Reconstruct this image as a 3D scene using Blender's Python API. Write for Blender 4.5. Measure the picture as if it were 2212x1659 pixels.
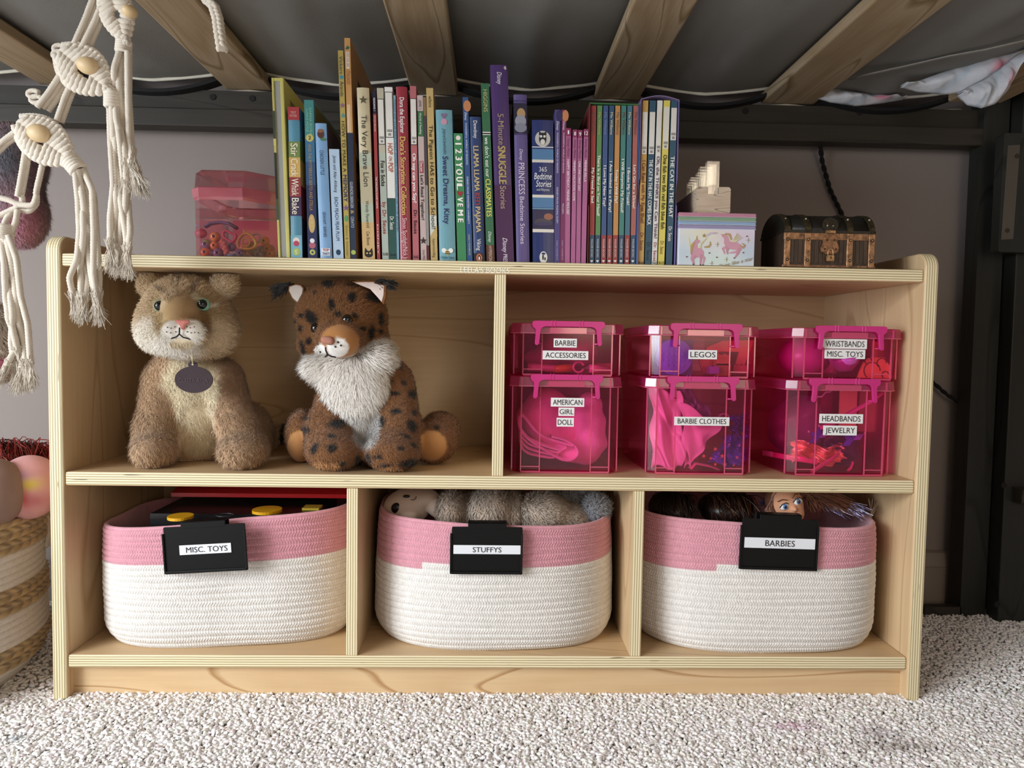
import bpy, math, random
import numpy as np
from mathutils import Vector, Matrix
random.seed(7); RNG = np.random.default_rng(11)
PI = math.pi
for o in list(bpy.data.objects): bpy.data.objects.remove(o)
SC = bpy.context.scene; COL = SC.collection
# ------------------------------------------------ camera
F = 1577.08
CAM = np.array([-0.01183, -1.00342, 0.50172])
RM = np.array([[0.99944328, -0.01430113, -0.03014313], [-0.02935886, 0.0521988, -0.99820506], [0.0158489, 0.99853431, 0.05174988]])
cd = bpy.data.cameras.new('camera'); cam = bpy.data.objects.new('camera', cd); COL.objects.link(cam)
m4 = np.eye(4); m4[:3, :3] = RM; m4[:3, 3] = CAM
cam.matrix_world = Matrix(m4.tolist())
cd.sensor_fit = 'HORIZONTAL'; cd.sensor_width = 36; cd.lens = 36 * F / 2212; cd.clip_start = .02
SC.camera = cam
# ------------------------------------------------ light
SC.view_settings.view_transform = 'Standard'; SC.view_settings.look = 'None'
SC.view_settings.exposure = 0.0; SC.view_settings.gamma = 1; SC.view_settings.use_curve_mapping = False
W = bpy.data.worlds.new('world'); SC.world = W; W.use_nodes = True
W.node_tree.nodes['Background'].inputs[0].default_value = (.80, .86, 1, 1)
W.node_tree.nodes['Background'].inputs[1].default_value = .15
def area(name, loc, target, sx, sy, power, col):
    l = bpy.data.lights.new(name, 'AREA'); l.shape = 'RECTANGLE'; l.size = sx; l.size_y = sy; l.energy = power; l.color = col
    o = bpy.data.objects.new(name, l); COL.objects.link(o); o.location = loc
    o.rotation_euler = (Vector(target) - Vector(loc)).to_track_quat('-Z', 'Y').to_euler(); return o
area('window_light', (-2.3, -1.5, .8), (0, 0, .35), 1.2, 1.1, 74, (.86, .93, 1))
area('room_lamp_light', (.8, -2.3, .9), (.1, 0, .3), 1.0, 1.0, 9, (1, .78, .55))
area('added_fill_light', (-1.8, -1.75, 1.6), (0, -.3, .1), 1.3, 1.0, 40, (1, .97, .93))  # added fill from upper left, brightens the carpet; stands for no fixture
# ------------------------------------------------ helpers
def ray(u, v): return RM @ np.array([(u - 1106) / F, -(v - 829.5) / F, -1.0])
def at(u, v, Y):
    r = ray(u, v); return CAM + r * ((Y - CAM[1]) / r[1])
def atz(u, v, Z):
    r = ray(u, v); return CAM + r * ((Z - CAM[2]) / r[2])
def lin(c):
    if isinstance(c, str):
        c = c.lstrip('#'); c = tuple(int(c[i:i + 2], 16) / 255 for i in (0, 2, 4))
    return tuple((x / 12.92 if x <= .04045 else ((x + .055) / 1.055) ** 2.4) for x in c)
class MB:
    def __init__(s): s.V = []; s.Fc = []; s.C = []; s.n = 0
    def add(s, v, faces, col='#ffffff', mat=0, smooth=False, vc=None):
        v = np.asarray(v, float).reshape(-1, 3); k = len(v)
        if vc is None: vc = np.tile(np.array(lin(col)), (k, 1))
        s.V.append(v); s.C.append(np.asarray(vc, float).reshape(-1, 3))
        if isinstance(faces, np.ndarray): faces = [faces]
        else:
            d = {}
            for f in faces: d.setdefault(len(f), []).append(f)
            faces = [np.array(x) for x in d.values()]
        for f in faces: s.Fc.append((f + s.n, mat, smooth))
        s.n += k; return s
    def merge(s, o):
        for v, c in zip(o.V, o.C): s.V.append(v); s.C.append(c)
        for f, m, sm in o.Fc: s.Fc.append((f + s.n, m, sm))
        s.n += o.n; return s
    def box(s, lo, hi, col='#ffffff', mat=0, rot=0, piv=None, mats=None):
        lo = np.minimum(lo, hi) * 1.0; hi = np.maximum(lo, hi) * 1.0
        x0, y0, z0 = lo; x1, y1, z1 = hi
        v = np.array([(x0, y0, z0), (x1, y0, z0), (x1, y1, z0), (x0, y1, z0), (x0, y0, z1), (x1, y0, z1), (x1, y1, z1), (x0, y1, z1)])
        if rot:
            p = np.array(piv if piv is not None else (lo + hi) / 2); c, n = math.cos(rot), math.sin(rot)
            q = v - p; v = np.stack([q[:, 0] * c - q[:, 1] * n, q[:, 0] * n + q[:, 1] * c, q[:, 2]], 1) + p
        fs = [(0, 3, 2, 1), (4, 5, 6, 7), (0, 1, 5, 4), (1, 2, 6, 5), (2, 3, 7, 6), (3, 0, 4, 7)]
        if mats is None: s.add(v, fs, col, mat)
        else:
            n0 = s.n; s.add(v, [], col)
            for f, m in zip(fs, mats): s.Fc.append((np.array([f]) + n0, m, False))
        return s
    def rbox(s, lo, hi, r, axis='y', col='#ffffff', mat=0, seg=3, smooth=False):
        """box with the four edges along one axis rounded"""
        ax = 'xyz'.index(axis); a, b = [i for i in range(3) if i != ax]
        lo = np.array(lo, float); hi = np.array(hi, float); pts = []
        for cx, cy, t0 in ((hi[a] - r, hi[b] - r, 0), (lo[a] + r, hi[b] - r, 90), (lo[a] + r, lo[b] + r, 180), (hi[a] - r, lo[b] + r, 270)):
            for k in range(seg + 1):
                t = math.radians(t0 + 90 * k / seg); pts.append((cx + r * math.cos(t), cy + r * math.sin(t)))
        s.prism(pts, lo[ax], hi[ax], axis, col, mat, smooth); return s
    def prism(s, pts, d0, d1, axis='y', col='#ffffff', mat=0, smooth=False, capmat=None):
        ax = 'xyz'.index(axis); a, b = [i for i in range(3) if i != ax]; n = len(pts)
        v = np.zeros((2 * n, 3)); p = np.array(pts, float)
        v[:n, a] = p[:, 0]; v[:n, b] = p[:, 1]; v[:n, ax] = d0; v[n:, a] = p[:, 0]; v[n:, b] = p[:, 1]; v[n:, ax] = d1
        side = np.array([(i, (i + 1) % n, n + (i + 1) % n, n + i) for i in range(n)])
        area2 = sum(p[i, 0] * p[(i + 1) % n, 1] - p[(i + 1) % n, 0] * p[i, 1] for i in range(n))
        flip = (area2 > 0) != (ax != 1)
        if d1 < d0: flip = not flip
        if flip: side = side[:, ::-1]
        n0 = s.n; s.add(v, [], col)
        s.Fc.append((side + n0, mat, smooth)); cm = mat if capmat is None else capmat
        c1 = np.arange(n)[None]; c2 = (np.arange(n) + n)[None]
        if not flip: c1 = c1[:, ::-1]
        else: c2 = c2[:, ::-1]
        s.Fc.append((c1 + n0, cm, False)); s.Fc.append((c2 + n0, cm, False)); return s
    def tube(s, pts, r, n=8, col='#ffffff', mat=0, cap=True, closed=False, vc=None, flat=None):
        P = np.array(pts, float); m = len(P); rr = np.full(m, r) if np.isscalar(r) else np.array(r, float)
        if closed: T = np.roll(P, -1, 0) - np.roll(P, 1, 0)
        else: T = np.gradient(P, axis=0)
        T /= np.linalg.norm(T, axis=1)[:, None] + 1e-12
        up = np.array([0, 0, 1.]) if abs(T[0, 2]) < .9 else np.array([1., 0, 0])
        N = np.zeros_like(P); nn = np.cross(T[0], up); nn /= np.linalg.norm(nn)
        for i in range(m):
            nn = nn - T[i] * nn.dot(T[i]); nn /= np.linalg.norm(nn) + 1e-12; N[i] = nn
        B = np.cross(T, N); t = np.arange(n) * 2 * PI / n
        f2 = 1 if flat is None else flat
        V = P[:, None] + rr[:, None, None] * (np.cos(t)[None, :, None] * N[:, None] + f2 * np.sin(t)[None, :, None] * B[:, None])
        V = V.reshape(-1, 3); M = m if closed else m - 1
        i, j = np.meshgrid(np.arange(M), np.arange(n), indexing='ij'); i2 = (i + 1) % m; j2 = (j + 1) % n
        fc = np.stack([i * n + j, i * n + j2, i2 * n + j2, i2 * n + j], -1).reshape(-1, 4)
        vcc = None if vc is None else np.repeat(np.asarray(vc), n, axis=0)
        n0 = s.n; s.add(V, fc, col, mat, True, vc=vcc)
        if cap and not closed:
            s.Fc.append((np.arange(n)[::-1][None] + n0, mat, False)); s.Fc.append((np.arange(n)[None] + n0 + (m - 1) * n, mat, False))
        return s
    def ball(s, c, r, col='#ffffff', mat=0, nu=16, nv=10, rot=None):
        r = np.array([r] * 3 if np.isscalar(r) else r, float)
        th = np.linspace(0, PI, nv + 1); ph = np.arange(nu) * 2 * PI / nu
        V = np.stack([np.sin(th)[:, None] * np.cos(ph), np.sin(th)[:, None] * np.sin(ph), np.cos(th)[:, None] * np.ones(nu)], -1).reshape(-1, 3) * r
        if rot is not None: V = V @ np.array(rot.to_matrix() if hasattr(rot, 'to_matrix') else rot).T
        i, j = np.meshgrid(np.arange(nv), np.arange(nu), indexing='ij'); j2 = (j + 1) % nu
        fc = np.stack([i * nu + j, (i + 1) * nu + j, (i + 1) * nu + j2, i * nu + j2], -1).reshape(-1, 4)
        s.add(V + np.array(c), fc, col, mat, True); return s
    def disc(s, c, rx, rz, th, col, mat=0, n=24, axis='y'):
        t = np.arange(n) * 2 * PI / n; c = np.array(c, float)
        ax = 'xyz'.index(axis); a, b = [i for i in range(3) if i != ax]
        s.prism(np.stack([c[a] + rx * np.cos(t), c[b] + rz * np.sin(t)], 1), c[ax], c[ax] + th, axis, col, mat); return s
    def build(s, name, mats, parent=None, bevel=0):
        me = bpy.data.meshes.new(name)
        V = np.concatenate(s.V); C = np.concatenate(s.C)
        org = np.array(ORG.get(parent.name, (0, 0, 0))) if parent is not None else np.zeros(3)
        V = V - org
        li = np.concatenate([f.reshape(-1) for f, _, _ in s.Fc]).astype(np.int32)
        tot = np.concatenate([np.full(len(f), f.shape[1]) for f, _, _ in s.Fc]).astype(np.int32)
        mi = np.concatenate([np.full(len(f), m) for f, m, _ in s.Fc]).astype(np.int32)
        sm = np.concatenate([np.full(len(f), b) for f, _, b in s.Fc])
        st = np.concatenate([[0], np.cumsum(tot)[:-1]]).astype(np.int32)
        me.vertices.add(len(V)); me.vertices.foreach_set('co', V.ravel().astype(np.float32))
        me.loops.add(len(li)); me.loops.foreach_set('vertex_index', li)
        me.polygons.add(len(tot)); me.polygons.foreach_set('loop_start', st); me.polygons.foreach_set('loop_total', tot)
        me.polygons.foreach_set('material_index', mi); me.polygons.foreach_set('use_smooth', sm)
        ca = me.color_attributes.new('Col', 'FLOAT_COLOR', 'POINT')
        ca.data.foreach_set('color', np.concatenate([C, np.ones((len(C), 1))], 1).ravel().astype(np.float32))
        for m in (mats if isinstance(mats, (list, tuple)) else [mats]): me.materials.append(m)
        me.update(calc_edges=True); me.validate()
        o = bpy.data.objects.new(name, me); COL.objects.link(o)
        if parent is not None: o.parent = parent; ORG[o.name] = org
        if bevel:
            b = o.modifiers.new('bevel', 'BEVEL'); b.width = bevel; b.segments = 3; b.limit_method = 'ANGLE'; b.angle_limit = math.radians(50)
        return o
ORG = {}
def tag(o, label, cat, group=None, kind=None):
    o['label'] = label; o['category'] = cat
    if group: o['group'] = group
    if kind: o['kind'] = kind
    return o
def thing(name, loc, label, cat, group=None):
    o = bpy.data.objects.new(name, None); COL.objects.link(o); o.location = tuple(float(x) for x in loc); o.empty_display_size = .05
    ORG[o.name] = np.array(loc, float); return tag(o, label, cat, group)
def struct(o): o['kind'] = 'structure'; return o
# ------------------------------------------------ materials
def mat(name, rough=.6, attr=True, col='#ffffff', bump=0, bscale=400, var=0, vscale=30, metal=0, spec=.5, sheen=0, coat=0, stretch=None, bdist=.001, sss=0):
    m = bpy.data.materials.new(name); m.use_nodes = True; N = m.node_tree.nodes; L = m.node_tree.links; b = N['Principled BSDF']
    b.inputs['Roughness'].default_value = rough; b.inputs['Metallic'].default_value = metal
    b.inputs['Specular IOR Level'].default_value = spec; b.inputs['Sheen Weight'].default_value = sheen; b.inputs['Coat Weight'].default_value = coat
    b.inputs['Sheen Roughness'].default_value = .6
    tc = N.new('ShaderNodeTexCoord'); mp = N.new('ShaderNodeMapping'); L.new(tc.outputs['Object'], mp.inputs[0])
    if stretch: mp.inputs['Scale'].default_value = stretch
    if attr: a = N.new('ShaderNodeAttribute'); a.attribute_name = 'Col'; src = a.outputs['Color']
    else: a = N.new('ShaderNodeRGB'); a.outputs[0].default_value = (*lin(col), 1); src = a.outputs[0]
    if var:
        n = N.new('ShaderNodeTexNoise'); n.inputs['Scale'].default_value = vscale; n.inputs['Detail'].default_value = 5; L.new(mp.outputs[0], n.inputs['Vector'])
        r = N.new('ShaderNodeMapRange'); r.inputs['From Min'].default_value = .25; r.inputs['From Max'].default_value = .75; r.inputs['To Min'].default_value = 1 - var; r.inputs['To Max'].default_value = 1 + var
        L.new(n.outputs['Fac'], r.inputs['Value']); x = N.new('ShaderNodeVectorMath'); x.operation = 'SCALE'; L.new(src, x.inputs[0]); L.new(r.outputs[0], x.inputs['Scale']); src = x.outputs[0]
    L.new(src, b.inputs['Base Color'])
    if bump:
        n = N.new('ShaderNodeTexNoise'); n.inputs['Scale'].default_value = bscale; n.inputs['Detail'].default_value = 3; L.new(mp.outputs[0], n.inputs['Vector'])
        bp = N.new('ShaderNodeBump'); bp.inputs['Strength'].default_value = bump; bp.inputs['Distance'].default_value = bdist; L.new(n.outputs['Fac'], bp.inputs['Height']); L.new(bp.outputs[0], b.inputs['Normal'])
    return m
def wood(name, c1, c2, c3, axis=0, scale=6, rough=.45, fine=.25, warp=.06, freq=9):
    """grain running along one axis: contour lines of a stretched noise field"""
    m = bpy.data.materials.new(name); m.use_nodes = True; N = m.node_tree.nodes; L = m.node_tree.links; b = N['Principled BSDF']; b.inputs['Roughness'].default_value = rough
    b.inputs['Specular IOR Level'].default_value = .35
    tc = N.new('ShaderNodeTexCoord'); mp = N.new('ShaderNodeMapping'); L.new(tc.outputs['Object'], mp.inputs[0])
    sc = [1.0, 1.0, 1.0]; sc[axis] = .14; mp.inputs['Scale'].default_value = sc
    n = N.new('ShaderNodeTexNoise'); n.inputs['Scale'].default_value = scale; n.inputs['Detail'].default_value = 1.5; L.new(mp.outputs[0], n.inputs['Vector'])
    mu = N.new('ShaderNodeMath'); mu.operation = 'MULTIPLY'; mu.inputs[1].default_value = freq; L.new(n.outputs['Fac'], mu.inputs[0])
    fr = N.new('ShaderNodeMath'); fr.operation = 'FRACT'; L.new(mu.outputs[0], fr.inputs[0])
    rp = N.new('ShaderNodeValToRGB'); e = rp.color_ramp.elements; e[0].position = 0; e[0].color = (*lin(c1), 1); e[1].position = 1; e[1].color = (*lin(c1), 1)
    for p, c in ((.55, c2), (.88, c1), (.96, c3)): x = e.new(p); x.color = (*lin(c), 1)
    L.new(fr.outputs[0], rp.inputs[0])
    n2 = N.new('ShaderNodeTexNoise'); n2.inputs['Scale'].default_value = scale * 28; n2.inputs['Detail'].default_value = 4
    mp2 = N.new('ShaderNodeMapping'); s2 = [1.0, 1.0, 1.0]; s2[axis] = .05; mp2.inputs['Scale'].default_value = s2; L.new(tc.outputs['Object'], mp2.inputs[0]); L.new(mp2.outputs[0], n2.inputs['Vector'])
    r = N.new('ShaderNodeMapRange'); r.inputs['From Min'].default_value = .3; r.inputs['From Max'].default_value = .7; r.inputs['To Min'].default_value = 1 - fine; r.inputs['To Max'].default_value = 1 + fine * .6; L.new(n2.outputs['Fac'], r.inputs['Value'])
    x = N.new('ShaderNodeVectorMath'); x.operation = 'SCALE'; L.new(rp.outputs[0], x.inputs[0]); L.new(r.outputs[0], x.inputs['Scale']); L.new(x.outputs[0], b.inputs['Base Color'])
    bp = N.new('ShaderNodeBump'); bp.inputs['Strength'].default_value = .15; bp.inputs['Distance'].default_value = .0005; L.new(n2.outputs['Fac'], bp.inputs['Height']); L.new(bp.outputs[0], b.inputs['Normal'])
    return m
def ply(name, axis, period, off=0):
    """plywood edge: alternating veneer layers along one axis"""
    m = bpy.data.materials.new(name); m.use_nodes = True; N = m.node_tree.nodes; L = m.node_tree.links; b = N['Principled BSDF']; b.inputs['Roughness'].default_value = .5
    tc = N.new('ShaderNodeTexCoord'); sp = N.new('ShaderNodeSeparateXYZ'); L.new(tc.outputs['Object'], sp.inputs[0])
    mp = N.new('ShaderNodeMapping'); sc = [7.0, 7.0, 7.0]; sc[axis] = 60; mp.inputs['Scale'].default_value = sc; L.new(tc.outputs['Object'], mp.inputs[0])
    n = N.new('ShaderNodeTexNoise'); n.inputs['Scale'].default_value = 1.6; n.inputs['Detail'].default_value = 3; L.new(mp.outputs[0], n.inputs['Vector'])
    a = N.new('ShaderNodeMath'); a.operation = 'MULTIPLY_ADD'; a.inputs[1].default_value = 1 / period; a.inputs[2].default_value = off; L.new(sp.outputs[axis], a.inputs[0])
    a2 = N.new('ShaderNodeMath'); a2.operation = 'MULTIPLY_ADD'; a2.inputs[1].default_value = .35; L.new(n.outputs['Fac'], a2.inputs[0]); L.new(a.outputs[0], a2.inputs[2])
    fr = N.new('ShaderNodeMath'); fr.operation = 'FRACT'; L.new(a2.outputs[0], fr.inputs[0])
    rp = N.new('ShaderNodeValToRGB'); e = rp.color_ramp.elements; e[0].position = 0; e[0].color = (*lin('#f1e6c4'), 1); e[1].position = 1; e[1].color = (*lin('#f1e6c4'), 1)
    for p, c in ((.44, '#eadcb4'), (.56, '#ab9a72'), (.88, '#b7a67f')): x = e.new(p); x.color = (*lin(c), 1)
    L.new(fr.outputs[0], rp.inputs[0])
    # small dark voids in the core layers
    mp3 = N.new('ShaderNodeMapping'); sc = [22.0, 22.0, 22.0]; sc[axis] = 260; mp3.inputs['Scale'].default_value = sc; L.new(tc.outputs['Object'], mp3.inputs[0])
    v = N.new('ShaderNodeTexNoise'); v.inputs['Scale'].default_value = 1; v.inputs['Detail'].default_value = 1; L.new(mp3.outputs[0], v.inputs['Vector'])
    r3 = N.new('ShaderNodeMapRange'); r3.inputs['From Min'].default_value = .74; r3.inputs['From Max'].default_value = .79; r3.inputs['To Min'].default_value = 0; r3.inputs['To Max'].default_value = .75; L.new(v.outputs['Fac'], r3.inputs['Value'])
    mx = N.new('ShaderNodeMixRGB'); mx.inputs['Color2'].default_value = (*lin('#4a3a22'), 1); L.new(r3.outputs[0], mx.inputs['Fac']); L.new(rp.outputs[0], mx.inputs['Color1'])
    L.new(mx.outputs[0], b.inputs['Base Color']); return m
def clear(name, tint, gloss=.12, rough=.06, body=.0, bodycol=None, refl=.8):
    """thin tinted plastic wall"""
    m = bpy.data.materials.new(name); m.use_nodes = True; N = m.node_tree.nodes; L = m.node_tree.links; N.remove(N['Principled BSDF']); out = N['Material Output']
    t = N.new('ShaderNodeBsdfTransparent'); t.inputs[0].default_value = (*tint, 1)
    g = N.new('ShaderNodeBsdfGlossy'); g.inputs['Roughness'].default_value = rough; g.inputs['Color'].default_value = (1, 1, 1, 1)
    d = N.new('ShaderNodeBsdfDiffuse'); d.inputs[0].default_value = (*(bodycol or tint), 1)
    tr = N.new('ShaderNodeBsdfTranslucent'); tr.inputs[0].default_value = (*(bodycol or tint), 1)
    m0 = N.new('ShaderNodeMixShader'); m0.inputs[0].default_value = .5; L.new(d.outputs[0], m0.inputs[1]); L.new(tr.outputs[0], m0.inputs[2])
    m1 = N.new('ShaderNodeMixShader'); m1.inputs[0].default_value = body; L.new(t.outputs[0], m1.inputs[1]); L.new(m0.outputs[0], m1.inputs[2])
    fr = N.new('ShaderNodeFresnel'); fr.inputs[0].default_value = 1.45
    mx = N.new('ShaderNodeMath'); mx.operation = 'MULTIPLY_ADD'; mx.inputs[1].default_value = refl; mx.inputs[2].default_value = gloss * .2; L.new(fr.outputs[0], mx.inputs[0])
    m2 = N.new('ShaderNodeMixShader'); L.new(mx.outputs[0], m2.inputs[0]); L.new(m1.outputs[0], m2.inputs[1]); L.new(g.outputs[0], m2.inputs[2])
    L.new(m2.outputs[0], out.inputs[0]); return m
M_MAPLE = {a: wood('maple_veneer_' + 'xyz'[a], '#d3b68e', '#ceb088', '#bd9c74', a, 5.5, .42, .05, freq=11) for a in (0, 1, 2)}
M_PLYH = ply('plywood_edge_level', 2, .0034); M_PLYV = ply('plywood_edge_upright', 0, .0034)
M_PINE = wood('pine_slat_wood', '#b5a084', '#a48c6c', '#87704f', 1, 9, .6, .10, freq=8)
M_DARKW = wood('dark_stained_wood', '#37322a', '#302c25', '#26221c', 0, 6, .55, .12)
M_DARKV = wood('dark_stained_wood_upright', '#2b2c28', '#262723', '#1c1d1a', 2, 6, .5, .14)
M_PAINT = mat('printed_paper', .42, var=.05, vscale=25)
M_MATTE = mat('matte_surface', .85, var=.08, vscale=40)
M_PLAST = mat('moulded_plastic', .32)
M_METAL = mat('worn_metal', .45, metal=.8, bump=.3, bscale=300)
M_ROPE = mat('cotton_rope', .95, var=.10, vscale=180, bump=.7, bscale=900, sheen=.3)
M_FUR = mat('plush_fur', .95, sheen=.3, spec=.1)
M_GLOSS = mat('glossy_bead', .12, coat=.5)
# ------------------------------------------------ room
WY = .40
b = MB(); b.box((-2.4, WY, -.02), (2.0, WY + .08, 2.2)); struct(b.build('wall_back', mat('wall_paint', .9, attr=False, col='#8c827d', bump=.25, bscale=160, bdist=.0006)))
b = MB(); b.box((1.62, -1.2, -.02), (1.70, WY, 2.2)); struct(b.build('wall_right', mat('side_wall_paint', .9, attr=False, col='#8d8077', bump=.2, bscale=160, bdist=.0006)))
b = MB(); b.box((-2.4, -3.2, -.03), (2.0, WY + .05, -.002)); struct(b.build('floor', mat('carpet_backing', 1, attr=False, col='#dcd6cf', var=.06, vscale=200, bump=1, bscale=250, bdist=.004)))
b = MB()
b.prism([(WY - .001, 0), (WY - .014, 0), (WY - .014, .085), (WY - .009, .108), (WY - .001, .112)], -2.3, 1.6, 'x'); b.prism([(WY-.015, .078), (WY - .0165, .078), (WY - .0165, .081), (WY - .015, .081)], -2.3, 1.6, 'x')
struct(b.build('baseboard_back', mat('baseboard_paint', .55, attr=False, col='#8b7f76')))
# ------------------------------------------------ carpet pile
def carpet():
    # curled tufts of pile over the floor in front of, beside and behind the bookcase
    def field(x0, x1, y0, y1, sp):
        nx = int((x1 - x0) / sp); ny = int((y1 - y0) / sp)
        X, Y = np.meshgrid(np.linspace(x0, x1, nx), np.linspace(y0, y1, ny)); p = np.stack([X.ravel(), Y.ravel()], 1)
        return p + RNG.uniform(-sp * .6, sp * .6, p.shape)
    P = np.concatenate([field(-1.0, 1.05, -.26, .02, .0037), field(-1.0, 1.05, -.75, -.26, .008), field(.62, 1.05, .02, .345, .0048), field(-1.0, -.62, .02, .39, .006)])
    P = P[~((np.abs(P[:, 0]) < .585) & (P[:, 1] > .022))]
    m = len(P); ns, nc = 5, 5
    L = RNG.uniform(.0065, .012, m); th = RNG.uniform(0, 2 * PI, m); el = RNG.uniform(-.2, .5, m); r = RNG.uniform(.0018, .0030, m); curl = RNG.uniform(-1.4, 1.4, m)
    t = np.linspace(-.5, .5, ns)
    a = th[:, None] + curl[:, None] * t; d = np.stack([np.cos(a) * np.cos(el)[:, None], np.sin(a) * np.cos(el)[:, None], np.repeat(np.sin(el)[:, None], ns, 1)], -1)
    c = np.cumsum(d, 1) * (L / ns)[:, None, None]; c -= c.mean(1, keepdims=True)
    c[..., 0] += P[:, 0, None]; c[..., 1] += P[:, 1, None]; c[..., 2] += RNG.uniform(.0010, .0048, m)[:, None]
    n = np.cross(d, [0, 0, 1.]); n /= np.linalg.norm(n, axis=2, keepdims=True) + 1e-9; bb = np.cross(d, n)
    prof = np.array([.35, .9, 1, .9, .35]); ph = np.arange(nc) * 2 * PI / nc
    V = c[:, :, None] + (r[:, None, None, None] * prof[None, :, None, None]) * (np.cos(ph)[None, None, :, None] * n[:, :, None] + np.sin(ph)[None, None, :, None] * bb[:, :, None])
    V = V.reshape(-1, 3)
    i, j = np.meshgrid(np.arange(ns - 1), np.arange(nc), indexing='ij'); j2 = (j + 1) % nc
    q = np.stack([i * nc + j, i * nc + j2, (i + 1) * nc + j2, (i + 1) * nc + j], -1).reshape(-1, 4)
    Fq = (q[None] + (np.arange(m) * ns * nc)[:, None, None]).reshape(-1, 4)
    base = np.array(lin('#f6f3f1')); v = RNG.uniform(.92, 1.04, m)[:, None]
    C = base * v * (1 + RNG.normal(0, .02, (m, 3)))
    def stain(x, y, rx, ry, col, k):
        w = np.exp(-((P[:, 0] - x) / rx) ** 2 - ((P[:, 1] - y) / ry) ** 2)[:, None] * k * RNG.uniform(.2, 1, (m, 1)); C[:] = C * (1 - w) + np.array(lin(col)) * w
    for u, vv, rx, ry, col, k in ((1715, 1575, .035, .012, '#b0528a', .6), (1895, 1590, .03, .02, '#7b6478', .6), (1945, 1618, .05, .015, '#6d5847', .75), (1735, 1628, .02, .008, '#a05c50', .5), (37, 1603, .012, .01, '#5f8598', .6), (590, 1590, .03, .01, '#a59688', .5)):
        p = atz(u, vv, 0); stain(p[0], p[1], rx, ry, col, k)
    b = MB(); b.add(V, Fq, vc=np.repeat(np.clip(C, 0, 1), ns * nc, axis=0), smooth=True)
    tag(b.build('carpet_pile', mat('carpet_yarn', .95, sheen=.2, spec=.15)), 'grey cream curly carpet pile covering the floor with faint pink and brown stains', 'carpet', kind='stuff')
carpet()
# ------------------------------------------------ bookcase
HW = .61; T = .0195; DP = .305
ZT0, ZT1 = .5998, .6174; ZM0, ZM1 = .3018, .3209; ZB0, ZB1 = .0473, .0655
BC = thing('bookcase', (0, .15, 0), 'low maple plywood bookcase with two shelves, open compartments and striped plywood edges', 'bookcase')
def side(sx):
    x0, x1 = (-HW, -HW + T) if sx < 0 else (HW - T, HW); top = .6415; r = .022; pts = [(DP + .006, .0), (DP + .006, top - .006), (DP, top)]
    for k in range(9): t = PI / 2 + PI / 2 * k / 8; pts.append((r + r * math.cos(t), top - r + r * math.sin(t)))
    pts += [(0, 0)]
    b = MB(); b.prism(pts, x0, x1, 'x', mat=0, capmat=1); return b.build('side_panel', [M_PLYV, M_MAPLE[2]], BC, bevel=.0032)
side(-1); side(1)
def board(z0, z1):
    b = MB(); b.box((-HW + T, .003, z0), (HW - T, DP, z1), mats=[1, 1, 0, 1, 1, 1]); b.build('shelf_board', [M_PLYH, M_MAPLE[0]], BC, bevel=.0028)
for z in ((ZT0, ZT1), (ZM0, ZM1), (ZB0, ZB1)): board(*z)
DV = []
for u, v, z0, z1 in ((1078, 815, ZM1, ZT0), (760.5, 1240, ZB1, ZM0), (1376.5, 1240, ZB1, ZM0)):
    xc = at(u, v, .004)[0]; DV.append(xc)
    b = MB(); b.box((xc - .0078, .0035, z0), (xc + .0078, DP, z1), mats=[1, 1, 0, 1, 1, 1]); b.build('divider', [M_PLYV, M_MAPLE[2]], BC, bevel=.0012)
b = MB(); b.box((-HW + T, DP, ZB0), (HW - T, DP + .006, ZT1)); b.build('back_panel', M_MAPLE[0], BC)
b = MB(); b.box((-HW + T, .018, .004), (HW - T, .034, ZB0)); b.build('kick_board', wood('maple_kick_board', '#d8bb92', '#d2b288', '#ad8558', 0, 8, .42, .05, freq=10), BC)
# ------------------------------------------------ text
_TC = {}
def glyphs(s, bold=0, shear=0, mono=False):
    k = (s, bold, shear)
    if k in _TC: return _TC[k]
    cu = bpy.data.curves.new('t', 'FONT'); cu.body = s; cu.size = 1; cu.offset = bold; cu.shear = shear; cu.resolution_u = 3
    o = bpy.data.objects.new('t', cu); me = bpy.data.meshes.new_from_object(o)
    V = np.array([v.co[:] for v in me.vertices]).reshape(-1, 3); Fs = [tuple(p.vertices) for p in me.polygons]
    bpy.data.objects.remove(o); bpy.data.curves.remove(cu); bpy.data.meshes.remove(me)
    _TC[k] = (V, Fs); return _TC[k]
def text(mb, s, c, w, h, col='#000000', ex=(1, 0, 0), ez=(0, 0, 1), bold=0, shear=0, mat=0, fit='both', lift=.0003):
    """lettering centred on c: w along ex, cap height h along ez; raised by lift towards the reader"""
    V, Fs = glyphs(s, 0, shear)
    if len(V) == 0: return
    lo = V.min(0); hi = V.max(0); sx = w / (hi[0] - lo[0]); capb = 0; sz = h / max(hi[1] - max(lo[1], -.05), .3)
    if fit == 'w': sz = sx
    if fit == 'h': sx = sz
    ex = np.array(ex, float); ez = np.array(ez, float); n = np.cross(ex, ez)
    P = np.array(c) + ((V[:, 0] - (lo[0] + hi[0]) / 2) * sx)[:, None] * ex + ((V[:, 1] - (max(lo[1], -.05) + hi[1]) / 2) * sz)[:, None] * ez + n * lift
    if bold < .015: mb.add(P, Fs, col, mat)
    else:
        for q, (a, c_) in enumerate(((-1, 0), (1, .4), (0, -.4))): mb.add(P + ex * a * bold * sx * .55 + ez * c_ * bold * sz * .5 + n * q * 2.5e-5, Fs, col, mat)
b = MB(); p0 = at(995, 582, .0005); p1 = at(1101, 584, .0005); text(b, "LEELA'S BOOKS", (p0 + p1) / 2, p1[0] - p0[0], .0078, '#fffdf2', lift=-.0012)
b.V = [v + np.array([0, -.0002 - b.V[0][:, 1].min() + .0026, 0]) for v in b.V]
o = b.build('lettering', M_PAINT, BC); o['label'] = 'thin white lettering on the top shelf edge'
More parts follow.
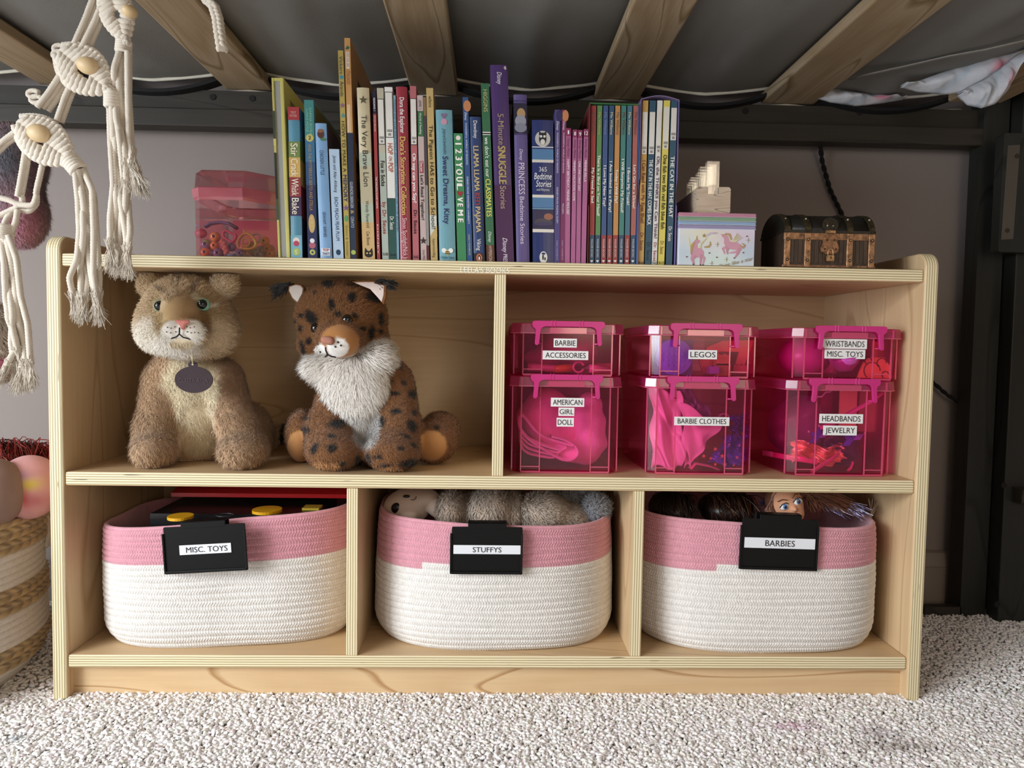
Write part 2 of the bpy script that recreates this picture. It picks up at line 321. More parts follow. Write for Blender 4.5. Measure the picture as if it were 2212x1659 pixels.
# ------------------------------------------------ loft bed
BD = thing('loft_bed', (.1, .33, 0), 'dark stained loft bed frame with pale pine slats above the bookcase', 'bed')
SLX = [-.79, -.457, -.1205, .2135, .5335, .8665]
for i, x in enumerate(SLX):
    hw = .0425 if i < 4 else .05
    b = MB(); b.rbox((x - hw, -.75, .960), (x + hw, .365 if i < 5 else .33, .978), .003, 'y', seg=2); b.build('slat', M_PINE, BD)
b = MB(); b.box((-2.0, .352, .918), (.905, .372, .953)); b.rbox((-2.0, .336, .884), (.905, .372, .917), .003, 'x', seg=2)
for u, v in ((460, 210), (545, 213), (1610, 240), (1857, 243)):
    p = at(u, v, .352); b.disc((p[0], .3505, p[2]), .0055, .0055, .0015, '#000000', 1)
M_HOLE = mat('bolt_hole_black', .8, attr=False, col='#0b0a09')
b.build('bed_rail', [M_DARKW, M_HOLE], BD)
# post, ladder side board
b = MB(); b.box((.888, .335, .0), (.936, .372, 1.5)); b.build('bed_post', M_DARKV, BD)
b = MB(); b.rbox((.94, .305, .0), (1.02, .338, 1.5), .002, 'z', seg=2)
for u, v in ((2165, 1048), (2150, 1305)):
    p = at(u, v, .305); b.disc((p[0] + .003, .3040, p[2]), .0055, .0055, .0012, '#000000', 1)
p = at(2150, 446, .305); b.disc((p[0] + .004, .3042, p[2]), .0032, .0040, .0010, '#ffffff', 2)
b.build('bed_post', [M_DARKV, M_HOLE, mat('white_sticker', .5, attr=False, col='#b9b9bb')], BD)
b = MB(); b.box((1.02, .31, .0), (1.30, .335, 1.5)); b.build('end_board', M_DARKV, BD)
p = at(2196, 1068, .30); b = MB(); b.rbox((.955, .28, p[2] - .014), (1.3, .31, p[2] + .013), .004, 'x', seg=2); b.build('cross_rail', M_DARKW, BD)
p0 = at(2152, 545, .29); p1 = at(2212, 290, .29)
b = MB(); b.rbox((p0[0], .285, p0[2]), (1.3, .306, p1[2]), .004, 'y', seg=2); b.build('corner_block', M_DARKV, BD)
a0 = at(2163, 518, .283); a1 = at(2190, 312, .283); b = MB()
b.prism([(a0[0], a0[2]), (a0[0] + .022, a0[2] + .002), (a1[0] + .012, a1[2]), (a1[0] - .010, a1[2] - .002)], .2855, .2835, 'y', '#6b675f')
for f in (.1, .88):
    q = a0 + (a1 - a0) * f; b.disc((q[0] + .009, .2835, q[2]), .004, .004, -.001, '#4a463f')
b.build('metal_bracket', M_METAL, BD)
b = MB(); b.box((.82, .335, .0), (.89, .352, .020)); b.build('floor_strip', M_DARKW, BD)
# mattress
def mattress():
    nx, ny = 220, 70; X = np.linspace(-1.3, .883, nx); Yv = np.linspace(-.85, .345, ny)
    XX, YY = np.meshgrid(X, Yv, indexing='ij'); Z = np.full_like(XX, .985)
    d = np.min(np.abs(XX[..., None] - np.array(SLX)), -1); Z -= np.clip((d - .04) / .12, 0, 1) ** .7 * .016
    Z += .0012 * np.sin(XX * 70 + np.sin(YY * 9) * 2) * np.clip((d - .05) / .1, 0, 1)
    V = np.stack([XX, YY, Z], -1).reshape(-1, 3)
    i, j = np.meshgrid(np.arange(nx - 1), np.arange(ny - 1), indexing='ij'); fc = np.stack([i * ny + j, i * ny + j + 1, (i + 1) * ny + j + 1, (i + 1) * ny + j], -1).reshape(-1, 4)
    b = MB(); b.add(V, fc, smooth=True)
    b.box((-1.3, -.85, .990), (.883, .345, 1.14))
    o = b.build('mattress', mat('mattress_underside_cloth', .95, attr=False, col='#85837f', bump=.5, bscale=700, bdist=.0006, var=.06, vscale=8)); tag(o, 'dark grey mattress lying on the pine slats of the loft bed', 'mattress')
    e = MB(); ys = .349; zz = lambda x: .985 - np.clip((np.min(np.abs(x[:, None] - np.array(SLX)), -1) - .04) / .12, 0, 1) ** .7 * .016
    xs = np.linspace(-1.3, .88, 200); e.tube(np.stack([xs, np.full(200, ys), zz(xs) - .001], 1), .0034, 6, '#e2dccc')
    ob = e.build('piping', M_MATTE, o); ob['label'] = 'cream piping along the mattress edge'
mattress()
b = MB()
for i in range(len(SLX) - 1):
    x0, x1 = SLX[i] + .03, SLX[i + 1] - .03; n = 24; t = np.linspace(0, 1, n); x = x0 + (x1 - x0) * t; z = .972 - .030 * (1 - (2 * t - 1) ** 2)
    V = np.concatenate([np.stack([x, np.full(n, .335), z], 1), np.stack([x, np.full(n, .356), z - .002], 1), np.stack([x, np.full(n, .356), z + .004], 1), np.stack([x, np.full(n, .335), z + .006], 1)])
    fc = [(k, k + 1, n + k + 1, n + k) for k in range(n - 1)] + [(3 * n + k, 2 * n + k, 2 * n + k + 1, 3 * n + k + 1) for k in range(n - 1)] + [(k, 3 * n + k, 3 * n + k + 1, k + 1) for k in range(n - 1)]
    b.add(V, fc, '#0c0b0c', smooth=False)
b.build('webbing_strap', M_MATTE, BD)
b = MB(); b.tube([(x, .362, .955 - .010 * abs(math.sin((x + .457) / .33 * PI))) for x in np.linspace(-1.2, .86, 120)], .0045, 6, '#c7c0b0'); b.build('mattress_cover_hem', M_MATTE, BD)
# ------------------------------------------------ bedding that hangs at the back right corner
def sheet(name, ctr, w, label, tail=None, printc=True):
    """ctr: list of (u,v,Y) top edge and bottom edge pairs"""
    n = len(ctr); m = 14; V = np.zeros((n * 6, m, 3)); C = np.zeros((n * 6, m, 3)); K = n * 6
    top = np.array([at(*c[0]) for c in ctr]); bot = np.array([at(*c[1]) for c in ctr]); ti = np.linspace(0, n - 1, K)
    g = lambda A: np.stack([np.interp(ti, np.arange(n), A[:, k]) for k in range(3)], 1)
    top, bot = g(top), g(bot)
    for j in range(m):
        t = j / (m - 1); p = top * (1 - t) + bot * t; bulge = math.sin(t * PI)
        p[:, 1] -= bulge * .018 + .005 * np.sin(ti * 4 + 2 * t) * bulge + .0012 * np.sin(ti * 12 - 6 * t) * (.4 + bulge); p[:, 2] += .0010 * np.sin(ti * 9 + 5 * t) * bulge
        V[:, j] = p
        c = np.tile(np.array(lin('#c4c6cc')), (K, 1))
        w1 = np.clip(np.sin(ti * 2.3 + t * 3 + 1.2) - .75, 0, 1)[:, None] * 1.4; c = c * (1 - w1) + np.array(lin('#8fb0c8')) * w1
        w2 = np.exp(-((ti - (n - 1) * .72) / .35) ** 2 - ((t - .55) / .22) ** 2)[:, None] * .9; c = c * (1 - w2) + np.array(lin('#c05a72')) * w2
        C[:, j] = c
    i, j = np.meshgrid(np.arange(K - 1), np.arange(m - 1), indexing='ij'); fc = np.stack([i * m + j, i * m + j + 1, (i + 1) * m + j + 1, (i + 1) * m + j], -1).reshape(-1, 4)
    b = MB(); b.add(V.reshape(-1, 3), fc, vc=C.reshape(-1, 3), smooth=True)
    o = b.build(name, mat(name + '_cloth', .9, var=.06, vscale=60, bump=.4, bscale=120, bdist=.003)); s = o.modifiers.new('thick', 'SOLIDIFY'); s.thickness = .0015
    return tag(o, label, 'bed sheet')
sheet('fitted_sheet', [((1945, 185, .24), (1945, 190, .24)), ((1990, 172, .235), (1985, 200, .24)), ((2050, 150, .22), (2040, 205, .23)), ((2110, 125, .2), (2110, 195, .2)), ((2165, 112, .18), (2170, 165, .18)), ((2225, 90, .16), (2225, 130, .17))], .02, 'crumpled white printed sheet tucked under the mattress at the right corner')
sheet('pillowcase', [((2066, 203, .19), (2066, 208, .19)), ((2090, 188, .18), (2090, 228, .18)), ((2125, 170, .17), (2120, 234, .17)), ((2160, 148, .165), (2150, 225, .165)), ((2180, 130, .16), (2178, 195, .16)), ((2212, 108, .15), (2205, 118, .15))], .02, 'bunched white cloth corner with pink and blue print hanging below the right slat')
sheet('sheet_edge', [((1758, 205, .335), (1758, 212, .335)), ((1800, 190, .335), (1795, 222, .33)), ((1850, 200, .335), (1850, 230, .33)), ((1900, 205, .335), (1905, 224, .33)), ((1950, 212, .335), (1950, 216, .335))], .02, 'white sheet edge sagging behind the strap above the bed rail')
b = MB(); pts = [atz(u, v, .9655) for u, v, Y in ((1835, 172, .30), (1880, 160, .29), (1950, 145, .26), (2050, 122, .22), (2130, 108, .18), (2230, 85, .14))]
b.tube(pts, .0055, 6, '#8f8a84', flat=.22); tag(b.build('cotton_tape', M_MATTE), 'pale grey cotton tape running under the mattress at the right', 'strap')
# cable
def twist(pts, name, label):
    P = np.array(pts); n = 160; t = np.linspace(0, len(P) - 1, n); Q = np.stack([np.interp(t, np.arange(len(P)), P[:, k]) for k in range(3)], 1)
    for _ in range(14): Q[1:-1] = (Q[:-2] + Q[1:-1] * 2 + Q[2:]) / 4
    s = np.concatenate([[0], np.cumsum(np.linalg.norm(np.diff(Q, axis=0), axis=1))]); b = MB()
    for ph in (0, PI):
        a = s / .030 * 2 * PI + ph; off = np.stack([np.cos(a), np.sin(a), 0 * a], 1) * .0022; b.tube(Q + off, .0025, 7, '#050505')
    tag(b.build(name, M_MATTE), label, 'cable')
twist([at(1770, 298, .37), at(1776, 350, .385), at(1793, 410, .39), at(1815, 455, .39), at(1860, 560, .39)], 'twisted_cable', 'black twisted cable hanging on the wall behind the treasure chest')
twist([at(2000, 815, .39), at(2020, 830, .385), at(2045, 852, .38), at(2080, 875, .375)], 'twisted_cable', 'black twisted cable running from behind the bookcase to the bed post')
# ------------------------------------------------ books
_lin = lin
def lin(c):
    r = _lin(c); g = .3 * r[0] + .6 * r[1] + .1 * r[2]; return tuple(x * .80 + g * .20 for x in r)
SZ = ZT1 + .0004
M_PAGES = mat('book_pages', .9, var=.12, vscale=300, stretch=(8, 1, .05))
def shear(b, x0, z0, k):
    for v in b.V: v[:, 0] += (v[:, 2] - z0) * k
class Book:
    def __init__(s, top, bot, vt, base, label, yf=.012, depth=.19, hard=False, back=None, kind='book', group=None, cat='book', z0=SZ, rnd=False, w=None):
        s.yf = yf; s.z0 = z0; ub = (bot[0] + bot[1]) / 2; ut = (top[0] + top[1]) / 2; s.u = (ub + ut) / 2
        vb = 545 + (ub - 130) * .0198; s.zt = at(ut, vt, yf)[2]; xt = at(ut, vt, yf)[0]; s.xb = at(ub, vb, yf)[0]
        s.w = w or ((at(bot[1], vb, yf)[0] - at(bot[0], vb, yf)[0]) + (at(top[1], vt, yf)[0] - at(top[0], vt, yf)[0])) / 2
        s.w -= .0007; s.k = (xt - s.xb) / (s.zt - z0); s.h = s.zt - z0; s.depth = depth; hw = s.w / 2; x = s.xb
        s.root = thing(kind, (x, yf + depth / 2, z0), label, cat, group); c = s.c = MB(); t = .0018 if hard else .0006
        t = min(t, s.w * .2); back = back or base
        if rnd or s.w > .014:
            n = 7; q = [(x - hw + s.w * i / (n - 1), yf + .0016 * ((2 * i / (n - 1) - 1) ** 2)) for i in range(n)]
        else: q = [(x - hw, yf), (x + hw, yf)]
        q += [(x + hw, yf + t + .001)] ; q += [(x - hw, yf + t + .001)]
        c.prism(q, z0, s.zt, 'z', base)
        c.box((x - hw, yf + t, z0), (x - hw + t, yf + depth, s.zt), back); c.box((x + hw - t, yf + t, z0), (x + hw, yf + depth, s.zt), back)
        p = MB(); e = .003 if hard else .0003; p.box((x - hw + t + .0001, yf + t + .0012, z0 + e * .5), (x + hw - t - .0001, yf + depth - e - .001, s.zt - e), '#d9d0bd'); s.p = p
    def z(s, v): return at(s.u, v, s.yf)[2]
    def band(s, v0, v1, col, a=-1, b=1, lift=.00012):
        s.nb = getattr(s, 'nb', 0) + 1; lift += s.nb * .000012; z1, z0 = s.z(v0), s.z(v1); z1 = min(z1, s.zt); z0 = max(z0, s.z0); hw = s.w / 2
        s.c.box((s.xb + a * hw, s.yf - lift, z0), (s.xb + b * hw, s.yf + .0014, z1), col); return s
    def t(s, txt, v0, v1, f, col, bold=.01, sh=0, off=0, lift=.00035):
        z1, z0 = s.z(v0), s.z(v1)
        text(s.c, txt, (s.xb + off * s.w / 2, s.yf - .0003, (z0 + z1) / 2), z1 - z0, s.w * f, col, (0, 0, -1), (1, 0, 0), bold, sh, lift=lift); return s
    def th(s, txt, v0, v1, a, b, col, bold=.01, sh=0):
        z1, z0 = s.z(v0), s.z(v1); hw = s.w / 2
        text(s.c, txt, (s.xb + (a + b) / 2 * hw, s.yf - .0006, (z0 + z1) / 2), (b - a) * hw, z1 - z0, col, (1, 0, 0), (0, 0, 1), bold, sh); return s
    def dot(s, v, r, col, off=0, rz=None, lift=.0003, n=20, a=0):
        s.nb = getattr(s, 'nb', 0) + 1; lift += s.nb * .000012; R_ = r / 1570; rz = (rz or r) / 1570; t = a + np.arange(n) * 2 * PI / n
        s.c.prism(np.stack([s.xb + off * s.w / 2 + R_ * np.cos(t), s.z(v) + rz * np.sin(t)], 1), s.yf - lift, s.yf + .001, 'y', col); return s
    def poly(s, pts, v, sc, col, off=0, lift=.0004):
        s.nb = getattr(s, 'nb', 0) + 1; lift += s.nb * .000012; s.c.prism([(s.xb + off * s.w / 2 + x * sc / 1570, s.z(v) + y * sc / 1570) for x, y in pts], s.yf - lift, s.yf + .0005, 'y', col); return s
    def side(s, sx, y0, y1, v0, v1, col):
        hw = s.w / 2 * sx; s.c.box((s.xb + hw - .0002 * sx, s.yf + y0, max(s.z(v1), s.z0)), (s.xb + hw + .0002 * sx, s.yf + y1, min(s.z(v0), s.zt)), col); return s
    def done(s, mt=None):
        shear(s.c, s.xb, s.z0, s.k); shear(s.p, s.xb, s.z0, s.k); s.c.build('cover', mt or M_PAINT, s.root); s.p.build('pages', M_PAGES, s.root)
STAR = [(math.sin(i * PI / 5) * (1 if i % 2 == 0 else .42), math.cos(i * PI / 5) * (1 if i % 2 == 0 else .42)) for i in range(10)]
HEART = [(.9 * math.sin(t) ** 3, .8 * math.cos(t) - .3 * math.cos(2 * t) - .12 * math.cos(3 * t)) for t in np.linspace(0, 2 * PI, 24, endpoint=False)]
# yellow book standing the wrong way round: fore edge to the front
k = Book((587, 611), (599, 629), 168, '#c9c044', 'large yellow picture book turned with its grey page edges to the front', depth=.24, hard=True, kind='picture_book')
k.c = MB(); k.p = MB(); hw = k.w / 2; x = k.xb; y = k.yf
k.c.rbox((x - hw, y, SZ), (x - hw + .0032, y + .24, k.zt), .001, 'z', '#cfc64a', seg=2); k.c.rbox((x + hw - .0050, y, SZ), (x + hw, y + .24, k.zt), .001, 'z', '#cfc64a', seg=2)
k.c.box((x - hw, y + .236, SZ), (x + hw, y + .24, k.zt), '#b9b03c')
k.c.box((x - hw + .001, y + .0005, k.zt - .004), (x + hw - .001, y + .02, k.zt), '#cfc64a')
k.p.box((x - hw + .0034, y + .002, SZ + .001), (x + hw - .0052, y + .235, k.zt - .004), '#9fa29f')
for v0, v1, col in ((240, 300, '#3c4a2e'), (330, 365, '#26301f'), (365, 430, '#1d1f1a'), (430, 475, '#39513a'), (300, 314, '#d7cf55')): k.c.box((x - hw - .0002, y - .0003, k.z(v1)), (x - hw + .0030, y + .06, k.z(v0)), col)
k.c.box((x + hw - .0003, y + .03, k.z(250)), (x + hw + .0002, y + .16, k.z(200)), '#8a6b2a'); k.done()
k = Book((620, 647), (629, 653), 231, '#3f8fae', 'thick cookbook with red, green, yellow and purple title blocks and teal spine', depth=.2, hard=True, rnd=True)
k.band(231, 259, '#b3202c').band(306, 340, '#6f8a32').band(340, 383, '#d4a62c').band(383, 425, '#9c1b28').band(425, 466, '#3a2050').band(508, 560, '#67b3c8')
k.t('Stir', 310, 337, .62, '#f3ead2', .02).t('Crack', 343, 381, .62, '#f3ead2', .02).t('Whisk', 386, 423, .62, '#f3ead2', .02).t('Bake', 428, 463, .62, '#f3ead2', .02)
k.th('TEST', 241, 246, -.5, .5, '#e6b9b0').th('KITCHEN', 248, 253, -.6, .6, '#e6b9b0').dot(520, 7, '#e8d8d4').dot(526, 6, '#c02a50').dot(544, 8, '#a6bd3a').th('S', 540, 549, -.25, .25, '#f0efda')
for i, (v0, v1, col) in enumerate(((262, 300, '#3f8fae'), (300, 345, '#6f8a32'), (345, 400, '#d4a62c'), (400, 470, '#8a1d22'), (470, 555, '#2b2147'))): k.side(1, .002, .2, v0, v1, col)
k.done()
k = Book((655, 679), (666, 685), 216, '#2f7fa0', 'teal to navy chapter book with gold title and yellow number two badge', depth=.2)
k.band(216, 300, '#2a8a88').band(300, 350, '#1f6f9a').band(350, 400, '#1c4f80').band(400, 560, '#20285a').dot(298, 8, '#c8b83e').th('2', 294, 302, -.25, .25, '#1d3a60', .03)
k.t('ZARINA BOYLE', 232, 292, .24, '#83c9a8', off=.3).t('LUNICE MOYLE', 236, 285, .24, '#83c9a8', off=-.4).t('AND THE MYSTERIOUS BERTO AND STELLA', 312, 455, .34, '#b8913a').t('THE PERUSCITO', 466, 500, .4, '#e6cf7a').dot(483, 7, '#c7a24a', rz=20, lift=.0002).dot(530, 7, '#b3546a').dot(520, 5, '#dfe3ea').dot(545, 6, '#bcc43a').poly(STAR, 545, 4, '#20285a')
k.side(1, .01, .19, 222, 300, '#5a4f30'); k.done()
k = Book((677, 706), (692, 717), 266, '#6fa5d6', 'sky blue board book with acorn picture and plain spine', depth=.17, hard=True, back='#473355')
k.dot(290, 7, '#5a2c1e', rz=9).dot(283, 6, '#8a5a34', rz=4, lift=.0006).dot(301, 6, '#3f7a48', off=.35, rz=3).t('CHICKEN LITTLE', 325, 378, .30, '#1e3050').t('GRAHAM / BARNES', 458, 512, .26, '#1e3050').band(536, 552, '#dfe6ee', -.72, .72).th('TOP', 537, 543, -.5, .5, '#b3203a', .04).th('THAT!', 545, 551, -.6, .6, '#20488a', .04).done()
k = Book((710, 733), (720, 743), 322, '#a9c6e0', 'short pale blue paperback, slim and glossy, beside the acorn book', depth=.17, back='#3b3440')
k.t('Janet and Allan Ahlberg', 336, 416, .3, '#1c2a44', 0, .2).t('EACH PEACH PEAR PLUM', 426, 520, .34, '#20406a', 0).dot(545, 5, '#24405e', rz=6).done(M_PLAST)
k = Book((729, 742), (745, 757), 109, '#b39a30', 'tall olive yellow picture book decorated with small leaves and handwritten title', depth=.25, hard=True)
k.t('Vickers', 122, 160, .6, '#3c3d52', 0).t('Aranda', 176, 209, .6, '#3c3d52', 0).dot(167, 4.5, '#2c8f9a', a=.4, n=6).poly(STAR, 228, 6, '#8b5c8a').poly(STAR, 250, 6, '#2f93a0', off=.1).t('HOW TO MAKE A', 262, 372, .6, '#4a4226', .02).t('MEMORY', 378, 436, .68, '#33316a', .04).poly(STAR, 449, 7, '#76508c').dot(472, 4, '#3e9a64', rz=7).t('Simon & Schuster', 487, 553, .42, '#7c6a22', 0).done()
k = Book((742.6, 757), (757.6, 770.4), 82, '#c98f3c', 'tallest book, tan and navy picture book rising above the others', depth=.26, hard=True, back='#b57b2a')
k.band(112, 148, '#e9dfce', -.55, .55).t('HIDE AND SEEK', 114, 146, .36, '#a34a35', 0).t('CHICAGO', 153, 183, .62, '#a8562c', .01).poly([(-1, -.4), (0, 1), (1, .2), (.2, -.6)], 104, 5, '#2e6a4c')
k.band(226, 287, '#e8d7b4', -.55, -.25).band(226, 287, '#e8d7b4', .05, .25).band(287, 560, '#1d2b46').t('GUENDELSBERGER', 393, 450, .5, '#b9c4cf', .01).t('&', 454, 462, .5, '#c9a85a').t('CERATO', 468, 492, .5, '#b9c4cf', .01).dot(545, 5, '#9fb23a')
k.side(1, .05, .10, 145, 290, '#1e1a18').side(1, .13, .2, 150, 250, '#2b2722').side(1, .02, .06, 300, 330, '#cfc9bb').side(1, .02, .08, 340, 365, '#1c1a18').side(1, .02, .09, 380, 470, '#2d4a28').side(1, .02, .05, 420, 426, '#d9d4c8').side(1, .145, .15, 160, 200, '#c9c1ae').side(1, .16, .165, 158, 205, '#c9c1ae').done()
k = Book((769, 798), (784, 810), 189, '#c6b78d', 'thick cream hardback with black serif title and small black cat emblem', depth=.22, hard=True, rnd=True, back='#8a5a22')
k.band(330, 480, '#a9b49a').band(360, 440, '#b8ad88').band(480, 560, '#c9a45e').t('The Very Brave Lion', 249, 403, .46, '#2b2a26', 0).t('Wendy Ravenhill', 434, 492, .26, '#4b432f', 0).t('Cee Biscoe', 500, 530, .26, '#4b432f', 0).poly(STAR, 216, 9, '#5c5137')
k.dot(549, 9, '#1a1a1c', rz=7).poly([(-1, 0), (-.8, 1.2), (-.2, .4), (.2, .4), (.8, 1.2), (1, 0)], 546, 9, '#1a1a1c').dot(547, 1.8, '#d8b43e', off=-.25, lift=.0008).dot(547, 1.8, '#d8b43e', off=.25, lift=.0008).done()
k = Book((804, 812), (814, 822), 197, '#a12b2b', 'very thin reader with navy top and red spine', depth=.2)
k.band(197, 246, '#17203f').t('READING 1', 212, 240, .55, '#e8e8ec', .02).t('STORYBOOK', 250, 285, .5, '#e7c9c4').t('THE AMAZING PLANET EARTH', 382, 450, .5, '#ecd7d2', .02).t('DISNEY', 485, 550, .4, '#ecd7d2').done()
def seuss(b, v0, v1, edge='#1e1e1e', txt='#1e1e1e'):
    b.band(v0 - 1.5, v1 + 1.5, edge, -.96, .96, .00022).band(v0, v1, '#d9d5cc', -.86, .86, .00034); m = v1 - 9
    b.band(m - 7, m - 2, txt, -.62, .62, .0005).band(m + 1, m + 6, txt, -.38, .38, .0005); b.th('BEGINNER', m - 6.6, m - 2.4, -.55, .55, '#d9d5cc', .03).th('BOOKS', m + 1.4, m + 5.6, -.34, .34, '#d9d5cc', .03); return b
k = Book((813, 829), (826, 840), 190, '#b5ad94', 'beige and blue green beginner reader with bold black title', depth=.2, hard=True)
seuss(k.band(330, 560, '#a9b5a4').band(400, 560, '#a4afa2'), 215, 311).t('Fox in Socks', 348, 402, .62, '#17150f', .05).t('by Dr. Seuss', 437, 505, .58, '#a32c2c', .03).th('B-38', 546, 552, -.7, .7, '#22201a', .02).done()
k = Book((829, 849), (841, 857), 188, '#dcdad4', 'white beginner reader with orange title and dark green foot', depth=.2, hard=True)
seuss(k.band(430, 560, '#1d4f48').band(428, 430, '#3a3a38'), 200, 296).t('HOP', 310, 334, .6, '#b85a38', .05).t('ON', 338, 348, .4, '#b85a38', .03).t('POP', 352, 372, .6, '#b85a38', .05).t('Dr. Seuss', 468, 496, .52, '#e0e0da', .02).th('B-41', 548, 553, -.6, .6, '#12302c', .02).done()
k = Book((849, 855), (857, 863), 206, '#6f9fb5', 'sliver of a pale blue storybook between white and crimson spines', depth=.2)
k.t('TALES OF THE RAILWAY STORY COLLECTION OF THE ISLAND', 215, 500, .5, '#2a4660', 0).done()
k = Book((855, 879), (863, 889), 187, '#9a1730', 'crimson storytime collection with yellow lettering', depth=.22, hard=True, rnd=True)
k.t('Dora the Explorer', 211, 288, .42, '#f0e8e6', .03).t("Dora's Storytime Collection", 296, 464, .52, '#d8b83c', .04).t('Simon Spotlight/Nick Jr.', 471, 563, .42, '#e8c6c8', .01).done(M_PLAST)
k = Book((884, 900), (892, 905), 186, '#b55a62', 'coral pink beginner reader with white title', depth=.2, hard=True)
seuss(k, 214, 312).t('Oh say can you Say?', 332, 438, .6, '#f2e6e2', .06).t('Dr. Seuss', 454, 505, .5, '#2c1518', .03).th('B-65', 552, 558, -.7, .7, '#3a1c20', .02).done()
k = Book((900, 914), (909, 922), 206, '#bda5a0', 'pale pink early reader with green band near the top', depth=.19)
k.band(240, 295, '#2f6a3c').t('LEVEL 1', 217, 236, .4, '#3a3030').t('World of Reading', 244, 290, .4, '#dfe7dc', .01).band(348, 374, '#a02b34', -.7, .7).t('Disney Junior', 350, 372, .5, '#f0e0dc', .03).t("Let's Read Together!", 379, 475, .55, '#241d1e', .05).t('Disney PRESS', 540, 562, .4, '#7a3438').poly(STAR, 520, 8, '#3a2422').done()
k = Book((914, 920), (921, 929), 210, '#6a4a34', 'sliver of a brown book with maroon foot left of the tan spine', depth=.2)
k.band(210, 250, '#8a6a3c').band(250, 400, '#4a4048').band(400, 530, '#8f8a86').band(530, 560, '#5a1e28').done()
k = Book((920, 936), (930, 946), 190, '#c0a156', 'tan yellow picture book with typewriter style black title', depth=.23, hard=True)
k.band(465, 512, '#ccd0c4').poly([(-1, 0), (1, 0), (1, 3.2)], 512, 8, '#c0a156').t('willems', 208, 232, .42, '#352a18', .01).t('The Pigeon HAS to Go to School!', 271, 495, .58, '#2a2218', .015).t('hyperion/dbg', 516, 556, .42, '#4a3c20').side(1, .02, .2, 196, 250, '#ad8f46').done()
k = Book((940, 977), (949, 985), 237, '#5f9fae', 'broad teal board book with purple title and bee emblem', depth=.17, hard=True)
k.poly(HEART, 250, 7, '#80648c').dot(263, 6.5, '#c98aa6').t('Joyce/Llewhellin', 278, 334, .2, '#2e3560', 0, .2).t('Sweet Dreams, Kitty', 338, 484, .34, '#2d2f6a', .04)
k.dot(545, 5, '#d8b23c', rz=6).band(543, 545, '#2a241a', -.25, .25, .0006).band(547, 549, '#2a241a', -.25, .25, .0006).dot(541, 5, '#e5e9e6', off=-.42).dot(541, 5, '#e5e9e6', off=.42).th('little bee', 553, 559, -.8, .8, '#1c5a6a').th('books', 560.5, 566, -.5, .5, '#1c5a6a').done()
k = Book((979, 1000), (988, 1008), 288, '#2f8a50', 'short glossy green book with big white hand drawn letters', depth=.16)
k.dot(298, 5, '#ead8d8').t('1 2 3', 310, 346, .7, '#f0ece6', .08).t('Y O U', 352, 392, .7, '#f0ece6', .1).t('L', 398, 410, .6, '#f0ece6', .1).poly(HEART, 418, 7, '#a32130').t('V E', 427, 446, .6, '#f0ece6', .1).t('M E', 454, 480, .6, '#f0ece6', .08).done(M_PLAST)
k = Book((998, 1012), (1009, 1021), 210, '#24508c', 'slim blue early reader with orange half circle at the top', depth=.19)
k.dot(229, 8, '#c8793a', off=.6, rz=12).t('Disney', 243, 261, .45, '#e6ecf2', .01, .3).t('WONDERFUL WORLD OF READING', 265, 356, .32, '#d9e3ee').t('DISNEY-PIXAR MONSTERS UNIVERSITY', 382, 484, .32, '#d9e3ee').t('EARLY MOMENTS', 507, 551, .32, '#b6c36a').done()
k = Book((1013, 1039), (1023, 1048), 252, '#1a3a70', 'navy picture book with yellow and red title and orange oval badge', depth=.22, hard=True)
k.t('Dewdney', 261, 299, .34, '#e8e6e0', .01).t('LLAMA LLAMA', 316, 413, .44, '#cdb070', .05).t('RED', 417, 443, .44, '#a52c2e', .05).t('PAJAMA', 447, 502, .44, '#cdb070', .05).t('Viking', 516, 541, .36, '#e8e6e0', .01).band(547, 570, '#24262e').dot(557, 6.5, '#c8622c', rz=9).dot(557, 3, '#15151a', rz=6, lift=.0006).dot(558, 1.5, '#f0eeea', rz=4, lift=.0009).done()
k = Book((1038, 1057), (1051, 1069), 180, '#256a44', 'tall green picture book with yellow author name and brown foot', depth=.24, hard=True)
k.band(285, 287, '#e6e2dc').band(287, 290, '#1b1b1b').band(290, 291.5, '#e6e2dc').band(529, 575, '#5a3020').t('HIGGINS', 194, 242, .5, '#c6b76a', 0).t("we don't eat our", 297, 383, .52, '#e4ecdc', .02).t('CLASSMATES', 387, 468, .62, '#d6d22e', .05).t('Disney', 500, 524, .4, '#e4ecdc', .01, .3).t('HYPERION', 531, 564, .4, '#d8b9a0', 0).done()
k = Book((1057, 1098), (1074, 1110), 140, '#4a2d6b', 'tall thick purple storybook with gold title, worn top corner', depth=.24, hard=True, rnd=True)
k.band(400, 575, '#4c2552', lift=.00008).t('Disney', 156, 183, .28, '#e6e2ee', .01, .3).t('5-Minute', 246, 313, .34, '#a58e6c', .015).t('SNUGGLE', 316, 397, .42, '#b39a4e', .08).t('Stories', 402, 451, .34, '#b08f7a', .02).t('Disney', 514, 546, .28, '#e6dcea', .01, .3).t('PRESS', 549, 570, .24, '#e6dcea', 0).poly([(-.6, 0), (.2, .8), (.6, -.5), (.1, -1)], 146, 5, '#b9a9a0', off=.7).done(M_PLAST)
k = Book((1109, 1138), (1115, 1145), 204, '#5a4a86', 'violet storybook with silver title and dark picture panel near the top', depth=.22, hard=True)
k.band(217, 219, '#3b2f62').band(222, 224, '#3b2f62').band(224, 288, '#23203c').dot(246, 9, '#b28a50', off=.1, rz=12).dot(262, 12, '#8d8fa0', rz=13, lift=.0005).dot(276, 13, '#7c7e92', rz=10, lift=.0007).band(289, 291, '#3b2f62').t('Disney', 322, 347, .26, '#d9cfe8', .01, .3).t('PRINCESS', 352, 420, .46, '#d9c9e2', 0).t('Bedtime Stories', 425, 527, .34, '#d9c9e2', 0).done()
